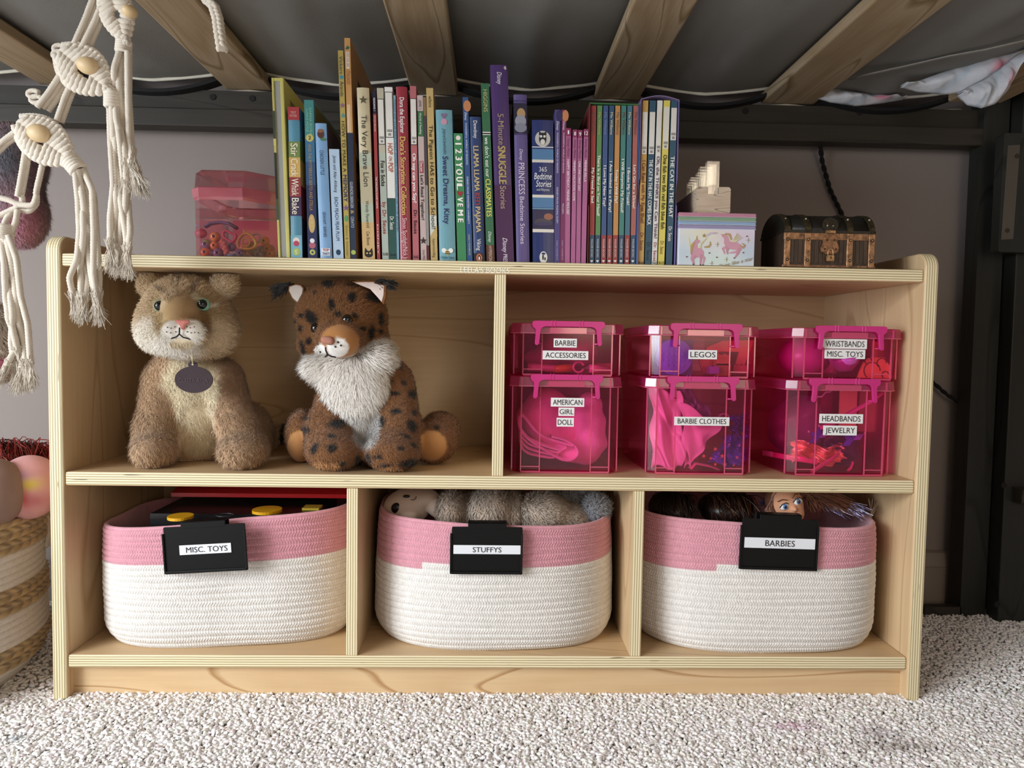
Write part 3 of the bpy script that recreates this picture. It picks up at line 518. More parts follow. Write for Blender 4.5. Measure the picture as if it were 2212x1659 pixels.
k = Book((1148, 1196), (1151, 1197), 259, '#23316b', 'thick blue bedtime story treasury with owl disc and silver bands', depth=.2, hard=True, rnd=True)
for v0, v1, c in ((317, 319, '#c8cdd8'), (322, 345, '#3f78aa'), (345, 351, '#cfc9c0'), (421, 427, '#d6d0c4'), (427, 449, '#3f78aa'), (450, 452, '#6fa3c0'), (453, 494, '#2a2850'), (495, 502, '#d9d2c4')): k.band(v0, v1, c, lift=.0003)
k.dot(300, 16.5, '#b9b6b0', rz=17).dot(300, 8, '#1c2338', rz=13, lift=.0005).poly([(-1, 0), (-1, 1.1), (-.4, .6), (.4, .6), (1, 1.1), (1, 0)], 292, 8, '#1c2338').dot(295, 2.6, '#dcd8c8', off=-.16, lift=.0008).dot(295, 2.6, '#dcd8c8', off=.16, lift=.0008).dot(307, 5, '#d0ccc2', rz=6, lift=.0007)
k.th('365', 361, 371, -.36, .36, '#d9dbe4', 0).th('Bedtime', 374, 388, -.82, .82, '#e6e8f0', .01, .2).th('Stories', 390, 404, -.66, .78, '#e6e8f0', .01, .2).th('and Rhymes', 407, 413, -.6, .6, '#c9ccd8', 0).dot(480, 19, '#47424e', rz=8, lift=.0005).dot(468, 10, '#9a5c44', off=.5, rz=7, lift=.0006).dot(484, 20, '#3a3560', rz=4, lift=.0008)
k.dot(556, 8.5, '#d9d6cf', rz=13).band(551, 561, '#2a2a2c', -.12, .02, .0006).band(556, 562, '#2a2a2c', .08, .2, .0006).dot(548, 4, '#23316b', rz=2.5, lift=.0006).done(M_PLAST)
for (tp, bt, c, t2, lab) in (((1198, 1211.5), (1197, 1209.5), '#4a3f80', 'DISNEY-PIXAR FINDING DORY', 'slim violet early reader right of the thick blue treasury'), ((1212, 1225), (1210, 1219), '#7d1f5e', 'FROZEN', 'slim magenta early reader with orange half circle at the top')):
    k = Book(tp, bt, 237, c, lab, depth=.19); k.dot(250, 7, '#c8793a' if 'magenta' in lab else '#2c2a60', off=.6, rz=12).t('Disney', 262, 282, .45, '#e6ecf2', .01, .3).t('WONDERFUL WORLD OF READING', 286, 374, .32, '#d9d3e6').t(t2, 405 if 'PIXAR' in t2 else 440, 483 if 'PIXAR' in t2 else 462, .32, '#d9d3e6').t('EARLY MOMENTS', 520, 562, .3, '#b29ac0').done()
for tp, bt, vt, n, ti, v1 in (((1222, 1234), (1219.5, 1231.5), 277, '1', 'HAPPY BIRTHDAY, MINNIE MOUSE!', 463), ((1237, 1247.5), (1232.5, 1243), 280, '8', "MINNIE'S VACATION HOME", 434), ((1248, 1258.5), (1243.5, 1254), 281, '9', 'ONE UNICORNY DAY', 413), ((1261, 1272), (1254.5, 1266), 279, '12', 'MINNIE-RELLA', 393)):
    k = Book(tp, bt, vt, '#b0568e', 'thin pink numbered storybook with %s on its magenta cap' % n, depth=.17, group='thin pink numbered storybooks')
    k.band(vt, vt + 17, '#8f1f5c').th(n, vt + 5, vt + 13, (-.2 if n == '1' else -.45) if len(n) == 1 else -.7, (.2 if n == '1' else .45) if len(n) == 1 else .7, '#f0e6ee', .04).t('Disney Minnie', vt + 21, vt + 62, .5, '#5a1f4e', .01, .3).t(ti, vt + 68, v1, .5, '#f0dcea', .03).done()
# boxed sets
def slip(name, tl, tr, vt, bl, br, cl, cr, ct, label, depth, peak=0):
    yf = .012; ub = (bl + br) / 2; vb = 545 + (ub - 130) * .0198; xl = at(bl, vb, yf)[0]; xr = at(br, vb, yf)[0]; zt = at((tl + tr) / 2, vt, yf)[2]; kx = (at((tl + tr) / 2, vt, yf)[0] - (xl + xr) / 2) / (zt - SZ)
    w = ((xr - xl) + (at(tr, vt, yf)[0] - at(tl, vt, yf)[0])) / 2; xc = (xl + xr) / 2; r = thing(name, (xc, yf + depth / 2, SZ), label, 'box'); t = .0011
    for sx, col in ((-1, cl), (1, cr)):
        b = MB(); xo = xc + sx * w / 2; xi = xo - sx * t; h = zt - SZ
        # edge with a shallow thumb notch half way up
        pts = [(yf - .0005, SZ), (yf - .0005, SZ + h * .36), (yf + .004, SZ + h * .385), (yf + .006, SZ + h * .44), (yf + .004, SZ + h * .495), (yf - .0005, SZ + h * .52), (yf - .0005, zt), (yf + depth, zt), (yf + depth, SZ)]
        b.prism(pts, min(xi, xo), max(xi, xo), 'x', col); shear(b, xc, SZ, kx); b.build('side_panel', M_PAINT, r)
    b = MB(); n = 9; xs = np.linspace(xc - w / 2, xc + w / 2, n); zz = zt + peak * np.sin(np.linspace(0, PI, n)); pts = [(a, c) for a, c in zip(xs, zz)] + [(a, c - t) for a, c in zip(xs[::-1], zz[::-1])]
    b.prism(pts, yf - .0006, yf + depth, 'y', ct); shear(b, xc, SZ, kx); b.build('top_panel', M_PAINT, r)
    b = MB(); b.box((xc - w / 2, yf + depth - t, SZ), (xc + w / 2, yf + depth, zt), ct); shear(b, xc, SZ, kx); b.build('back_panel', M_PAINT, r)
slip('slipcase', 1273, 1383, 223.5, 1269.5, 1375, '#7c1f24', '#1f5a9c', '#2f7a3c', 'red green and blue slipcase holding eight slim picture books', .215)
T1 = ['My Friend is Sad', 'There Is a Bird on Your Head!', 'I Love My New Toy!', 'I Am Invited to a Party!', 'Today I Will Fly!', 'I Will Surprise My Friend!', 'I Broke My Trunk!', "Let's Go for a Drive!"]
TR = [(363, 438), (335, 466), (358, 445), (349, 458), (366, 438), (344, 459), (363, 443), (357, 450)]
C1 = ['#a3282c', '#4f8a48', '#32538c', '#1c5078', '#c48432', '#2a8078', '#32708a', '#b0584c']; A1 = ['#6e5a4a', '#b9a948', '#6f8fc0', '#d8cf9a', '#6a5a50', '#7a3a34', '#cdd08a', '#7c3c40']
WB = ['#22496a', '#22496a', '#9c2a30', '#9c2a30', '#9c2a30', '#22496a', '#9c2a30', '#22496a']
NM = ['red', 'green', 'denim blue', 'dark blue', 'orange', 'sea green', 'teal blue', 'salmon']
for i in range(8):
    u0 = 1276.3 + i * 13.0; b0 = 1271.5 + i * 12.7
    k = Book((u0 + .6, u0 + 12.2), (b0 + .6, b0 + 12.0), 228, C1[i], 'slim %s picture book inside the green topped slipcase' % NM[i], yf=.0145, depth=.2, group='slim books in the green topped slipcase')
    k.band(508, 575, WB[i]).t('Mo Willems', 243, 291, .5, A1[i], .02).t(T1[i], TR[i][0], TR[i][1], .56, '#ece8de', .05).t('WALKER BOOKS', 516, 556, .42, '#c9cfd2', 0).poly(HEART, 564, 3.2, '#dfe3e2').done()
slip('slipcase', 1384, 1468, 215, 1376, 1458.5, '#7a689c', '#6d5c9c', '#7d6a96', 'worn lavender slipcase with arched top holding five beginner readers', .215, peak=.0055)
U2 = [(1388, 1401), (1402.7, 1418), (1420, 1431.7), (1433.5, 1448.5), (1450.2, 1463.5)]; B2 = [(1377.5, 1391), (1392.5, 1406), (1407, 1419.5), (1421, 1435), (1437, 1453)]
D2 = [('#c4952e', '#c4952e', 'I Can Read with My Eyes Shut!', 347, 482, '#7a2018', '#7a2018', 'amber', 503, 541, 'B-64'), ('#18506a', '#18506a', 'THE CAT IN THE HAT COMES BACK', 345, 486, '#e2e6e4', '#0f2c3c', 'petrol blue', 523, 562, ''), ('#d9d9d6', '#d9d9d6', 'Oh, the THINKS you Can Think!', 338, 515, '#5a2a50', '#a32434', 'white', 524, 564, 'B-62'), ('#d8c818', '#d8c818', 'One fish two fish red fish blue fish', 335, 495, '#241f0c', '#8a5418', 'bright yellow', 521, 549, 'B-13'), ('#18506a', '#18506a', 'THE CAT IN THE HAT', 338, 470, '#e2e6e4', '#e2e6e4', 'dark blue', 490, 521, '')]
SV = [(242, 333), (242, 333), (241, 331), (231, 322), (233, 303)]
for i, (c, c2, ti, v0, v1, tc, ac, nm, a0, a1, num) in enumerate(D2):
    k = Book(U2[i], B2[i], 217, c, '%s beginner reader inside the lavender slipcase, %s' % (nm, ['first from the left', 'second from the left', 'third from the left', 'fourth from the left', 'fifth from the left'][i]), yf=.0145, depth=.2, hard=False, group='readers in the lavender slipcase')
    seuss(k, SV[i][0], SV[i][1], c, '#26241f').t(ti, v0, v1, .6, tc, .05).t('Dr. Seuss', a0, a1, .55, ac, .02)
    if num: k.th(num, 565, 571, -.8, .8, '#2a2620', .02)
    k.done()
# ------------------------------------------------ unicorn card box
def card_box():
    yf = .006; x0, x1 = at(1466, 520, yf)[0], at(1631, 520, yf)[0]; d = .045; z = lambda v: at(1548, v, yf)[2]
    r = thing('keepsake_box', ((x0 + x1) / 2, yf + d / 2, SZ), 'pastel box printed with two winged unicorns, pink green and blue layers on top', 'box')
    c = MB(); c.rbox((x0, yf, SZ), (x1, yf + d, z(495)), .0015, 'z', '#cfd4e6', seg=2)
    t = np.linspace(0, 1, 18); NX = 18; NZ = 10; V = []; C = []
    for a in np.linspace(0, 1, NX):
        for bb in np.linspace(0, 1, NZ):
            V.append((x0 + .001 + (x1 - x0 - .002) * a, yf - .0002, SZ + (z(497) - SZ) * bb)); w = [np.exp(-((a - q[0]) / q[2]) ** 2 - ((bb - q[1]) / q[3]) ** 2) for q in ((.35, .95, .3, .4), (.8, .85, .3, .4), (.95, .35, .2, .4), (.1, .3, .2, .4), (.55, .1, .3, .3))]
            cc = np.array(lin('#d3dbe6')); 
            for wi, h in zip(w, ('#e3dcae', '#dcbfd8', '#a9c2d8', '#b5cfe0', '#c3dccf')): cc = cc * (1 - wi * .8) + np.array(lin(h)) * wi * .8
            C.append(cc)
    i, j = np.meshgrid(np.arange(NX - 1), np.arange(NZ - 1), indexing='ij'); fc = np.stack([i * NZ + j, (i + 1) * NZ + j, (i + 1) * NZ + j + 1, i * NZ + j + 1], -1).reshape(-1, 4)
    c.add(V, fc, vc=np.array(C))
    def P(zx, zy): return (x0 + (zx - 160) / 730 * (x1 - x0), z(330 + zy / 4.424))
    cnt = [0]
    def pl(pts, col, l):
        cnt[0] += 1; c.prism([P(*p) for p in pts], yf - l - cnt[0] * 4e-6, yf, 'y', col)
    def blob(cx, cy, rx, ry, col, l, a=0, n=20):
        t = np.arange(n) * 2 * PI / n; ca, sa = math.cos(a), math.sin(a); pl([(cx + rx * math.cos(q) * ca - ry * math.sin(q) * sa, cy + rx * math.cos(q) * sa + ry * math.sin(q) * ca) for q in t], col, l)
    pk = '#cf8fa6'; gd = '#b8924a'
    def limb(pts, w, col=pk, l=.0006):
        for k in range(len(pts) - 1):
            a, b2 = np.array(pts[k], float), np.array(pts[k + 1], float); d_ = b2 - a; n_ = np.array([-d_[1], d_[0]]) / np.linalg.norm(d_) * w[k] / 2; n2 = n_ / w[k] * w[k + 1]; pl([a - n_, b2 - n2, b2 + n2, a + n_], col, l); blob(b2[0], b2[1], w[k + 1] / 2, w[k + 1] / 2, col, l, n=10)
    # rearing unicorn on the left
    blob(345, 955, 62, 48, pk, .0005, .5); limb([(318, 935), (315, 880), (325, 850)], [60, 40, 34]); blob(335, 858, 30, 17, pk, .0006, -.5); pl([(322, 838), (330, 795), (338, 838)], gd, .0008)
    limb([(300, 975), (285, 1015), (305, 1065)], [34, 20, 12]); limb([(330, 990), (300, 1020), (312, 1068)], [30, 18, 12], '#c58399'); limb([(370, 985), (408, 1010), (396, 1070)], [38, 22, 13]); limb([(385, 975), (375, 1020), (372, 1070)], [34, 20, 13], '#c58399')
    for q in ((305, 1070), (372, 1075), (396, 1075)): blob(q[0], q[1], 7, 7, '#4a3538', .0009)
    for k in range(5): limb([(262 + k * 10, 900), (252 + k * 4, 815 + k * 12)], [7, 3], '#d9cf9f', .0004); limb([(345 + k * 6, 915), (425 - k * 14, 815 + k * 12)], [8, 3], '#d9cf9f', .0008)
    limb([(308, 860), (285, 900), (280, 975)], [16, 26, 8], gd, .0008); limb([(405, 905), (445, 900), (462, 880), (458, 850)], [12, 20, 14, 4], gd, .0007)
    # leaping unicorn on the right
    blob(680, 885, 78, 38, pk, .0005, .15); limb([(620, 870), (612, 820), (600, 795)], [58, 40, 30]); blob(598, 800, 34, 17, pk, .0006, .5); pl([(592, 790), (553, 782), (594, 778)], gd, .0008)
    limb([(615, 900), (580, 915), (600, 962)], [34, 18, 10]); limb([(630, 905), (622, 940), (630, 965)], [30, 18, 10], '#c58399'); limb([(735, 900), (718, 945), (650, 955)], [44, 24, 11]); limb([(745, 905), (725, 960), (700, 1000)], [34, 20, 10], '#c58399')
    for k in range(5): limb([(665 + k * 8, 850), (712 + k * 12, 765 + k * 10)], [8, 3], '#d9cf9f', .0008)
    limb([(600, 772), (640, 780), (660, 830)], [10, 20, 8], gd, .0008); limb([(745, 880), (775, 905), (790, 880), (765, 862)], [10, 14, 14, 6], '#b98a62', .0007)
    pl([(400 + 20 * p[0], 795 - 20 * p[1]) for p in STAR], '#a98432', .0006)
    for k, cc in enumerate(('#d8b6c6', '#c9b6d8', '#b6c6d8')): limb([(415, 790 + k * 6), (460, 765 + k * 6), (525, 760 + k * 8)], [6, 8, 3], cc, .0004)
    for q in ((455, 960), (527, 1000), (780, 950), (695, 1003), (240, 1000), (810, 793)): blob(q[0], q[1], 8, 7, '#7a4a54', .0005, n=8)
    for q in ((530, 875), (480, 1058), (620, 1018), (822, 830)): limb([(q[0] - 20, q[1]), (q[0] + 20, q[1])], [3, 3], '#a39668', .0004); limb([(q[0], q[1] - 22), (q[0], q[1] + 22)], [3, 3], '#a39668', .0004)
    a = P(735, 1045); text(c, 'Shine like a star', (a[0] - .004, yf - .0009, a[1]), .050, .0050, '#9a7a48', (.97, 0, .25), (-.25, 0, .97), 0, .3)
    c.build('printed_front', M_PAINT, r)
    for v0, v1, col in ((460, 468.5, '#b9718f'), (469.5, 477.5, '#6f9a78'), (478.5, 485.5, '#7fa3cc'), (486.5, 494.5, '#8f86b5')):
        l = MB(); l.rbox((x0 - .0004, yf - .0006, z(v1)), (x1 + .0006, yf + d, z(v0) - .0003), .001, 'z', col, seg=2); l.box((x0 - .0006, yf - .0008, z(v1) - .0004), (x1 + .0008, yf + d, z(v1)), '#dfe0ea'); l.build('stacked_layer', M_PAINT, r)
    return z(460)
ZCB = card_box()
# ------------------------------------------------ wooden block with acrylic plates
M_ACR = clear('clear_acrylic', (.98, .99, .99), gloss=.5, rough=.03, refl=.6)
def place_block():
    yf = .012; x0, x1 = at(1504.6, 430, yf)[0], at(1578, 430, yf)[0]; z0 = ZCB + .0003; z1 = at(1540, 403.5, yf)[2]; L = .135; ch = .0025
    r = thing('wooden_stand', ((x0 + x1) / 2, yf + L / 2, z0), 'small pale wooden block with a slot, lying on the pastel unicorn box', 'stand')
    s0, s1 = at(1530, 410, yf)[0], at(1554.5, 410, yf)[0]; zs = z1 - .010
    pts = [(x0, z0 + ch), (x0 + ch, z0), (x1 - ch, z0), (x1, z0 + ch), (x1, z1 - ch), (x1 - ch, z1), (s1, z1), (s1, zs), (s0, zs), (s0, z1), (x0 + ch, z1), (x0, z1 - ch)]
    b = MB(); b.prism(pts, yf, yf + L, 'y'); m = wood('end_grain_pine', '#c9b39a', '#bda488', '#8d755a', 0, 60, .6, .05, freq=5); b.build('block', m, r)
    for k in range(5):
        y = yf + .004 + k * .024; w = .0175 if k == 0 else .017; xx = s0 - .0015 - (.003 * (k % 2)); zt = z1 + .036 - .002 * k
        b = MB(); b.rbox((xx, y, zs + .0003), (xx + w, y + .009, zt), .001, 'y', seg=2); b.box((xx + .0035, y + .0015, z1 + .004), (xx + w - .0035, y + .0075, zt - .004))
        o = b.build('acrylic_block', M_ACR); tag(o, 'clear acrylic block standing in the slot of the pale wooden stand', 'acrylic block', 'clear acrylic blocks in the wooden stand')
place_block()
# ------------------------------------------------ treasure chest
def chest():
    yf = .004; d = .088; x0, x1 = at(1692, 540, yf)[0], at(1890, 540, yf)[0]; z = lambda v: at(1790, v, yf)[2]; zb = SZ; zs = z(502); zt = z(456)
    r = thing('treasure_chest', ((x0 + x1) / 2, yf + d / 2, zb), 'small black and bronze toy treasure chest with domed lid and padlock', 'treasure chest')
    M_CH = mat('aged_black_chest', .5, var=.35, vscale=90, bump=.8, bscale=120, bdist=.001, stretch=(1, 1, .25)); M_BR = mat('rubbed_bronze', .45, metal=.4, var=.75, vscale=150, bump=.7, bscale=260, bdist=.001)
    b = MB(); b.rbox((x0 + .001, yf + .001, zb), (x1 - .001, yf + d, zs), .002, 'z', '#3a281c', seg=2); X = np.linspace(x0 + .004, x1 - .004, 22)
    for k in range(len(X) - 1): b.box((X[k], yf + .0003, zb + .006), (X[k + 1] - .0007, yf + .002, zs - .008), '#45301f' if k % 2 else '#3a281a')
    b.build('body', M_CH, r)
    def arc(e, n=14, y0=0, y1=d): return [(yf + y0 + (y1 - y0) / 2 - ((y1 - y0) / 2 + e) * math.cos(PI * i / n), zs + (zt - zs + e) * math.sin(PI * i / n)) for i in range(n + 1)]
    lid = MB(); lid.prism(arc(0), x0 + .001, x1 - .001, 'x', '#15120c', smooth=True); lid.box((x0, yf - .001, zs - .001), (x1, yf + d + .001, zs + .0025), '#1d170d'); lo = lid.build('lid', M_CH, r)
    xs = [at(u, 540, yf)[0] for u in (1700, 1744, 1835, 1882)]; hw = .0042
    for k, xx in enumerate(xs):
        b = MB(); b.rbox((xx - hw, yf - .0018, zb + .001), (xx + hw, yf + .001, zs - .002), .0006, 'z', '#9a6a3a', seg=1)
        for f in (.2, .78): b.ball((xx, yf - .0019, zb + (zs - zb) * f), (.0022, .0014, .0022), '#3b2513', nu=10, nv=6); b.ball((xx, yf - .0028, zb + (zs - zb) * f), (.0010, .0010, .0010), '#c9985a', nu=8, nv=5)
        b.build('metal_strap', M_BR, r)
        b = MB(); b.prism(arc(.0016) + arc(0)[::-1], xx - hw, xx + hw, 'x', '#3a3018'); q = arc(.0018)[3]; b.ball((xx, q[0], q[1]), .0016, '#9a9270', nu=8, nv=6); b.build('strap', M_BR, lo)
    b = MB(); b.rbox((x0, yf - .0014, zs - .0105), (x1, yf + .001, zs - .0015), .0005, 'z', '#8a5e34', seg=1); b.rbox((x0 - .001, yf - .0016, zb), (x1 + .001, yf + .002, zb + .0028), .0005, 'z', '#7a5430', seg=1); b.build('trim', M_BR, r)
    xc = at(1791, 520, yf)[0]; zz = lambda zy: z(330 + zy / 4.424); pl = MB(); q = []
    for px_, py in ((1560, 790), (1640, 790), (1668, 820), (1665, 860), (1685, 910), (1680, 950), (1630, 975), (1570, 975), (1520, 950), (1513, 910), (1535, 860), (1532, 820)): q.append((xc + (px_ - 1600) / 4.424 / 1570, zz(py)))
    pl.prism(q, yf - .0042, yf - .001, 'y', '#8f5f33')
    for a, c in ((1565, 838), (1638, 838), (1545, 925), (1655, 925)): pl.ball((xc + (a - 1600) / 4.424 / 1570, yf - .0045, zz(c)), .0013, '#3a2412', nu=8, nv=6)
    pl.rbox((xc - .006, yf - .006, zz(775)), (xc + .006, yf - .001, zz(745)), .0008, 'x', '#a5763f', seg=1); pl.build('lock_plate', M_BR, r)
    h = MB(); h.prism([(xc + .0115 * math.cos(t), zz(690) + .0098 * math.sin(t)) for t in np.linspace(0, 2 * PI, 20, endpoint=False)], yf - .0020, yf + .006, 'y', '#241c0e')
    for s_ in (-1, 1): h.ball((xc + s_ * .0042, yf - .0024, zz(700)), .0014, '#8f8a66', nu=8, nv=6)
    h.build('hasp', M_BR, lo)
    p = MB(); p.rbox((xc - .0050, yf - .0072, zz(1040)), (xc + .0050, yf - .0042, zz(985)), .0008, 'y', '#a3753f', seg=2); p.tube([(xc - .0035, yf - .0057, zz(985))] + [(xc - .0035 * math.cos(t), yf - .0057, zz(955) + .0045 * math.sin(t)) for t in np.linspace(0, PI, 9)] + [(xc + .0035, yf - .0057, zz(985))], .0009, 6, '#b58a52')
    p.box((xc - .0014, yf - .0075, zz(1005)), (xc + .0014, yf - .007, zz(1000)), '#1b1208'); p.box((xc - .0005, yf - .0075, zz(1020)), (xc + .0005, yf - .007, zz(1000)), '#1b1208'); p.build('padlock', M_BR, r)
chest()
# ------------------------------------------------ bead tub
M_TUB = clear('pink_tub_plastic', (.98, .74, .78), gloss=.4, rough=.12, body=.05, bodycol=(.9, .30, .38), refl=.6); M_TUBR = clear('pink_rim_plastic', (.95, .42, .48), gloss=.5, rough=.15, body=.65, bodycol=(.95, .26, .34), refl=.6)
def tub():
    Y0 = .055; xl = at(416, 450, Y0)[0]; xm = at(535, 450, Y0)[0]; w = xm - xl; zb = SZ; z = lambda v: at(470, v, Y0)[2]
    plan = lambda e: [(xl - e, Y0 + .012 - e * .6), (xl + .010, Y0 - e), (xm - .006, Y0 - e), (xm + .045 + e, Y0 + .05), (xm + .045 + e, Y0 + .11), (xm, Y0 + .16 + e), (xl + .01, Y0 + .16 + e), (xl - e, Y0 + .145)]
    r = thing('bead_tub', (xl + w / 2, Y0 + .08, zb), 'pink see through tub with a clear lid full of beads and small toys', 'tub')
    def ring(mb, e0, z0, e1, z1, mt=0):
        a = np.array([(x, y, z0) for x, y in plan(e0)]); c = np.array([(x, y, z1) for x, y in plan(e1)]); n = len(a)
        mb.add(np.concatenate([a, c]), np.array([(i, (i + 1) % n, n + (i + 1) % n, n + i) for i in range(n)]), mat=mt)
    zb2 = z(432); b = MB(); ring(b, -.004, zb + .0005, 0, zb + .004); ring(b, 0, zb + .004, .001, zb2); b.prism([(x, y) for x, y in plan(-.004)], zb + .0003, zb + .0012, 'z'); b.build('tub_body', M_TUB, r)
    b = MB(); ring(b, .001, zb2, .0035, zb2 + .004); ring(b, .0035, zb2 + .004, .005, z(407)); ring(b, .005, z(407), .002, z(404)); b.build('rim', M_TUBR, r)
    b = MB(); ring(b, .0015, z(404), 0, z(372)); ring(b, 0, z(372), -.007, z(365)); b.prism(plan(-.007), z(365) - .0008, z(365), 'z'); b.box((xm - .03, Y0 - .0008, z(392)), (xm - .002, Y0 + .003, z(381))); b.build('lid', M_TUB, r)
    # contents
    rr = .0075; cols = ['#d86a1c', '#c8493c', '#85709c', '#85709c', '#e08a2c', '#7fa03a', '#d88a2c', '#e07a20', '#7a5a86', '#c85a3c', '#b33a5e', '#8f7cb4']; nm = {'#d86a1c': 'orange', '#c8493c': 'coral', '#85709c': 'dark violet', '#e08a2c': 'light orange', '#7fa03a': 'green', '#d88a2c': 'amber', '#e07a20': 'bright orange', '#7a5a86': 'mauve', '#c85a3c': 'rust', '#b33a5e': 'rose', '#8f7cb4': 'violet'}
    spots = [(424, 545, '#d86a1c'), (438, 546, '#c8493c'), (455, 547, '#85709c'), (472, 547, '#85709c'), (446, 527, '#7fa03a'), (465, 512, '#d88a2c'), (464, 531, '#e07a20'), (430, 528, '#85709c'), (572, 521, '#e07a20'), (565, 541, '#7a5a86'), (580, 538, '#c85a3c'), (500, 534, '#8f7cb4'), (548, 545, '#7a5a86'), (585, 549, '#d86a1c'), (560, 550, '#8f7cb4'), (543, 530, '#b33a5e'), (520, 548, '#85709c')]
    for n_, (u, v, c) in enumerate(spots):
        Yb = Y0 + .018 + (.03 if u > 540 else .002 * (n_ % 3)); p = at(u, v, Yb); rad = rr * RNG.uniform(.85, 1.05); p[2] = max(p[2], zb + .0015 + rad); p[0] = max(p[0], xl + rad + .0035); p[1] = max(p[1], Y0 + .016)
        b = MB(); b.ball(p, (rad, rad, rad * .95), c); b.tube([p + np.array([0, -rad * 1.02, 0]), p + np.array([0, -rad * .9, 0])], rad * .26, 8, '#3a242c'); tag(b.build('bead', M_GLOSS), '%s round bead inside the pink tub' % nm[c], 'bead', 'round beads in the pink tub')
    for k in range(14):
        p = np.array([xl + .02 + RNG.uniform(0, w), Y0 + RNG.uniform(.045, .13), zb + RNG.uniform(.012, .03)]); c = cols[k % len(cols)]; b = MB(); b.ball(p, rr * .9, c); tag(b.build('bead', M_GLOSS), '%s round bead inside the pink tub' % nm[c], 'bead', 'round beads in the pink tub')
    def cookie(pts, name, label, col, Yb, rad=.0016):
        P_ = [at(u, v, Yb) for u, v in pts]; P_ = np.array(P_); n = 48; t = np.linspace(0, len(P_), n, endpoint=False); Q = np.stack([np.interp(t, np.arange(len(P_) + 1), np.append(P_[:, k], P_[0, k])) for k in range(3)], 1)
        for _ in range(3): Q = (np.roll(Q, 1, 0) + 2 * Q + np.roll(Q, -1, 0)) / 4
        b = MB(); b.tube(Q, rad, 8, col, closed=True); b.tube(Q + np.array([0, .004, 0]), rad, 8, col, closed=True); return b
    b = cookie([(481, 502), (488, 497), (497, 503), (509, 506), (508, 515), (501, 523), (490, 517), (482, 512)], '', '', '#e0446e', Y0 + .012); tag(b.build('bead_ring', M_PLAST), 'bright pink rounded rectangle ring among the beads', 'toy ring')
    b = cookie([(517, 512), (527, 504), (538, 505), (548, 515), (553, 527), (546, 537), (530, 538), (515, 536), (512, 524)], '', '', '#d8a83a', Y0 + .012); b.tube([at(527, 504, Y0 + .012), at(526, 494, Y0 + .012)], .0013, 7, '#d8a83a'); t_ = np.linspace(0, 2 * PI, 20, endpoint=False); c_ = at(531, 523, Y0 + .012)
    b.tube([c_ + np.array([.0055 * math.cos(q), 0, .0060 * math.sin(q)]) for q in t_], .0013, 7, '#c99a3a', closed=True); tag(b.build('toy_ring', M_PLAST), 'yellow ring charm with an inner loop standing among the beads', 'toy ring')
    b = cookie([(546, 506), (556, 505), (562, 512), (557, 524), (549, 520), (545, 512)], '', '', '#a58fb0', Y0 + .03, .001); tag(b.build('toy_ring', M_PLAST), 'pale lilac wire frame charm at the right of the tub', 'toy ring')
    b = MB()
    for k in range(7): b.ball(at(480 + k * 1.4 + 3 * (k % 2), 522 + k * 4, Y0 + .012), .0042, '#d8766a', nu=8, nv=6)
    tag(b.build('knobbly_bead', M_PLAST), 'salmon pink knobbly bead in the middle of the tub', 'bead')
    b = MB(); pp = [at(u, v, Y0 + .035) for u, v in ((443, 490), (455, 483), (475, 480), (495, 483), (512, 493))]; b.tube(pp, .0065, 8, '#6a5a86', flat=.4); tag(b.build('toy_band', M_PLAST), 'greyish violet curved toy band lying above the beads', 'toy band')
    b = MB(); c_ = at(434, 504, Y0 + .025); b.ball(c_, (.009, .006, .007), '#c02a52'); tag(b.build('toy_cup', M_PLAST), 'crimson rounded piece at the left of the tub', 'toy')
    b = MB(); c_ = at(512, 552, Y0 + .02); b.disc((c_[0], c_[1], zb + .0065), .017, .017, .003, '#4a7088', axis='z'); tag(b.build('toy_disc', M_PLAST), 'flat blue round disc at the bottom of the tub', 'toy disc')
    b = MB(); b.box((xl + .008, Y0 + .14, zb + .03), (xm + .01, Y0 + .145, z(440)), '#d0506c'); tag(b.build('pink_card', M_PAINT), 'dark pink card standing at the back inside the tub', 'card')
tub()
lin = _lin
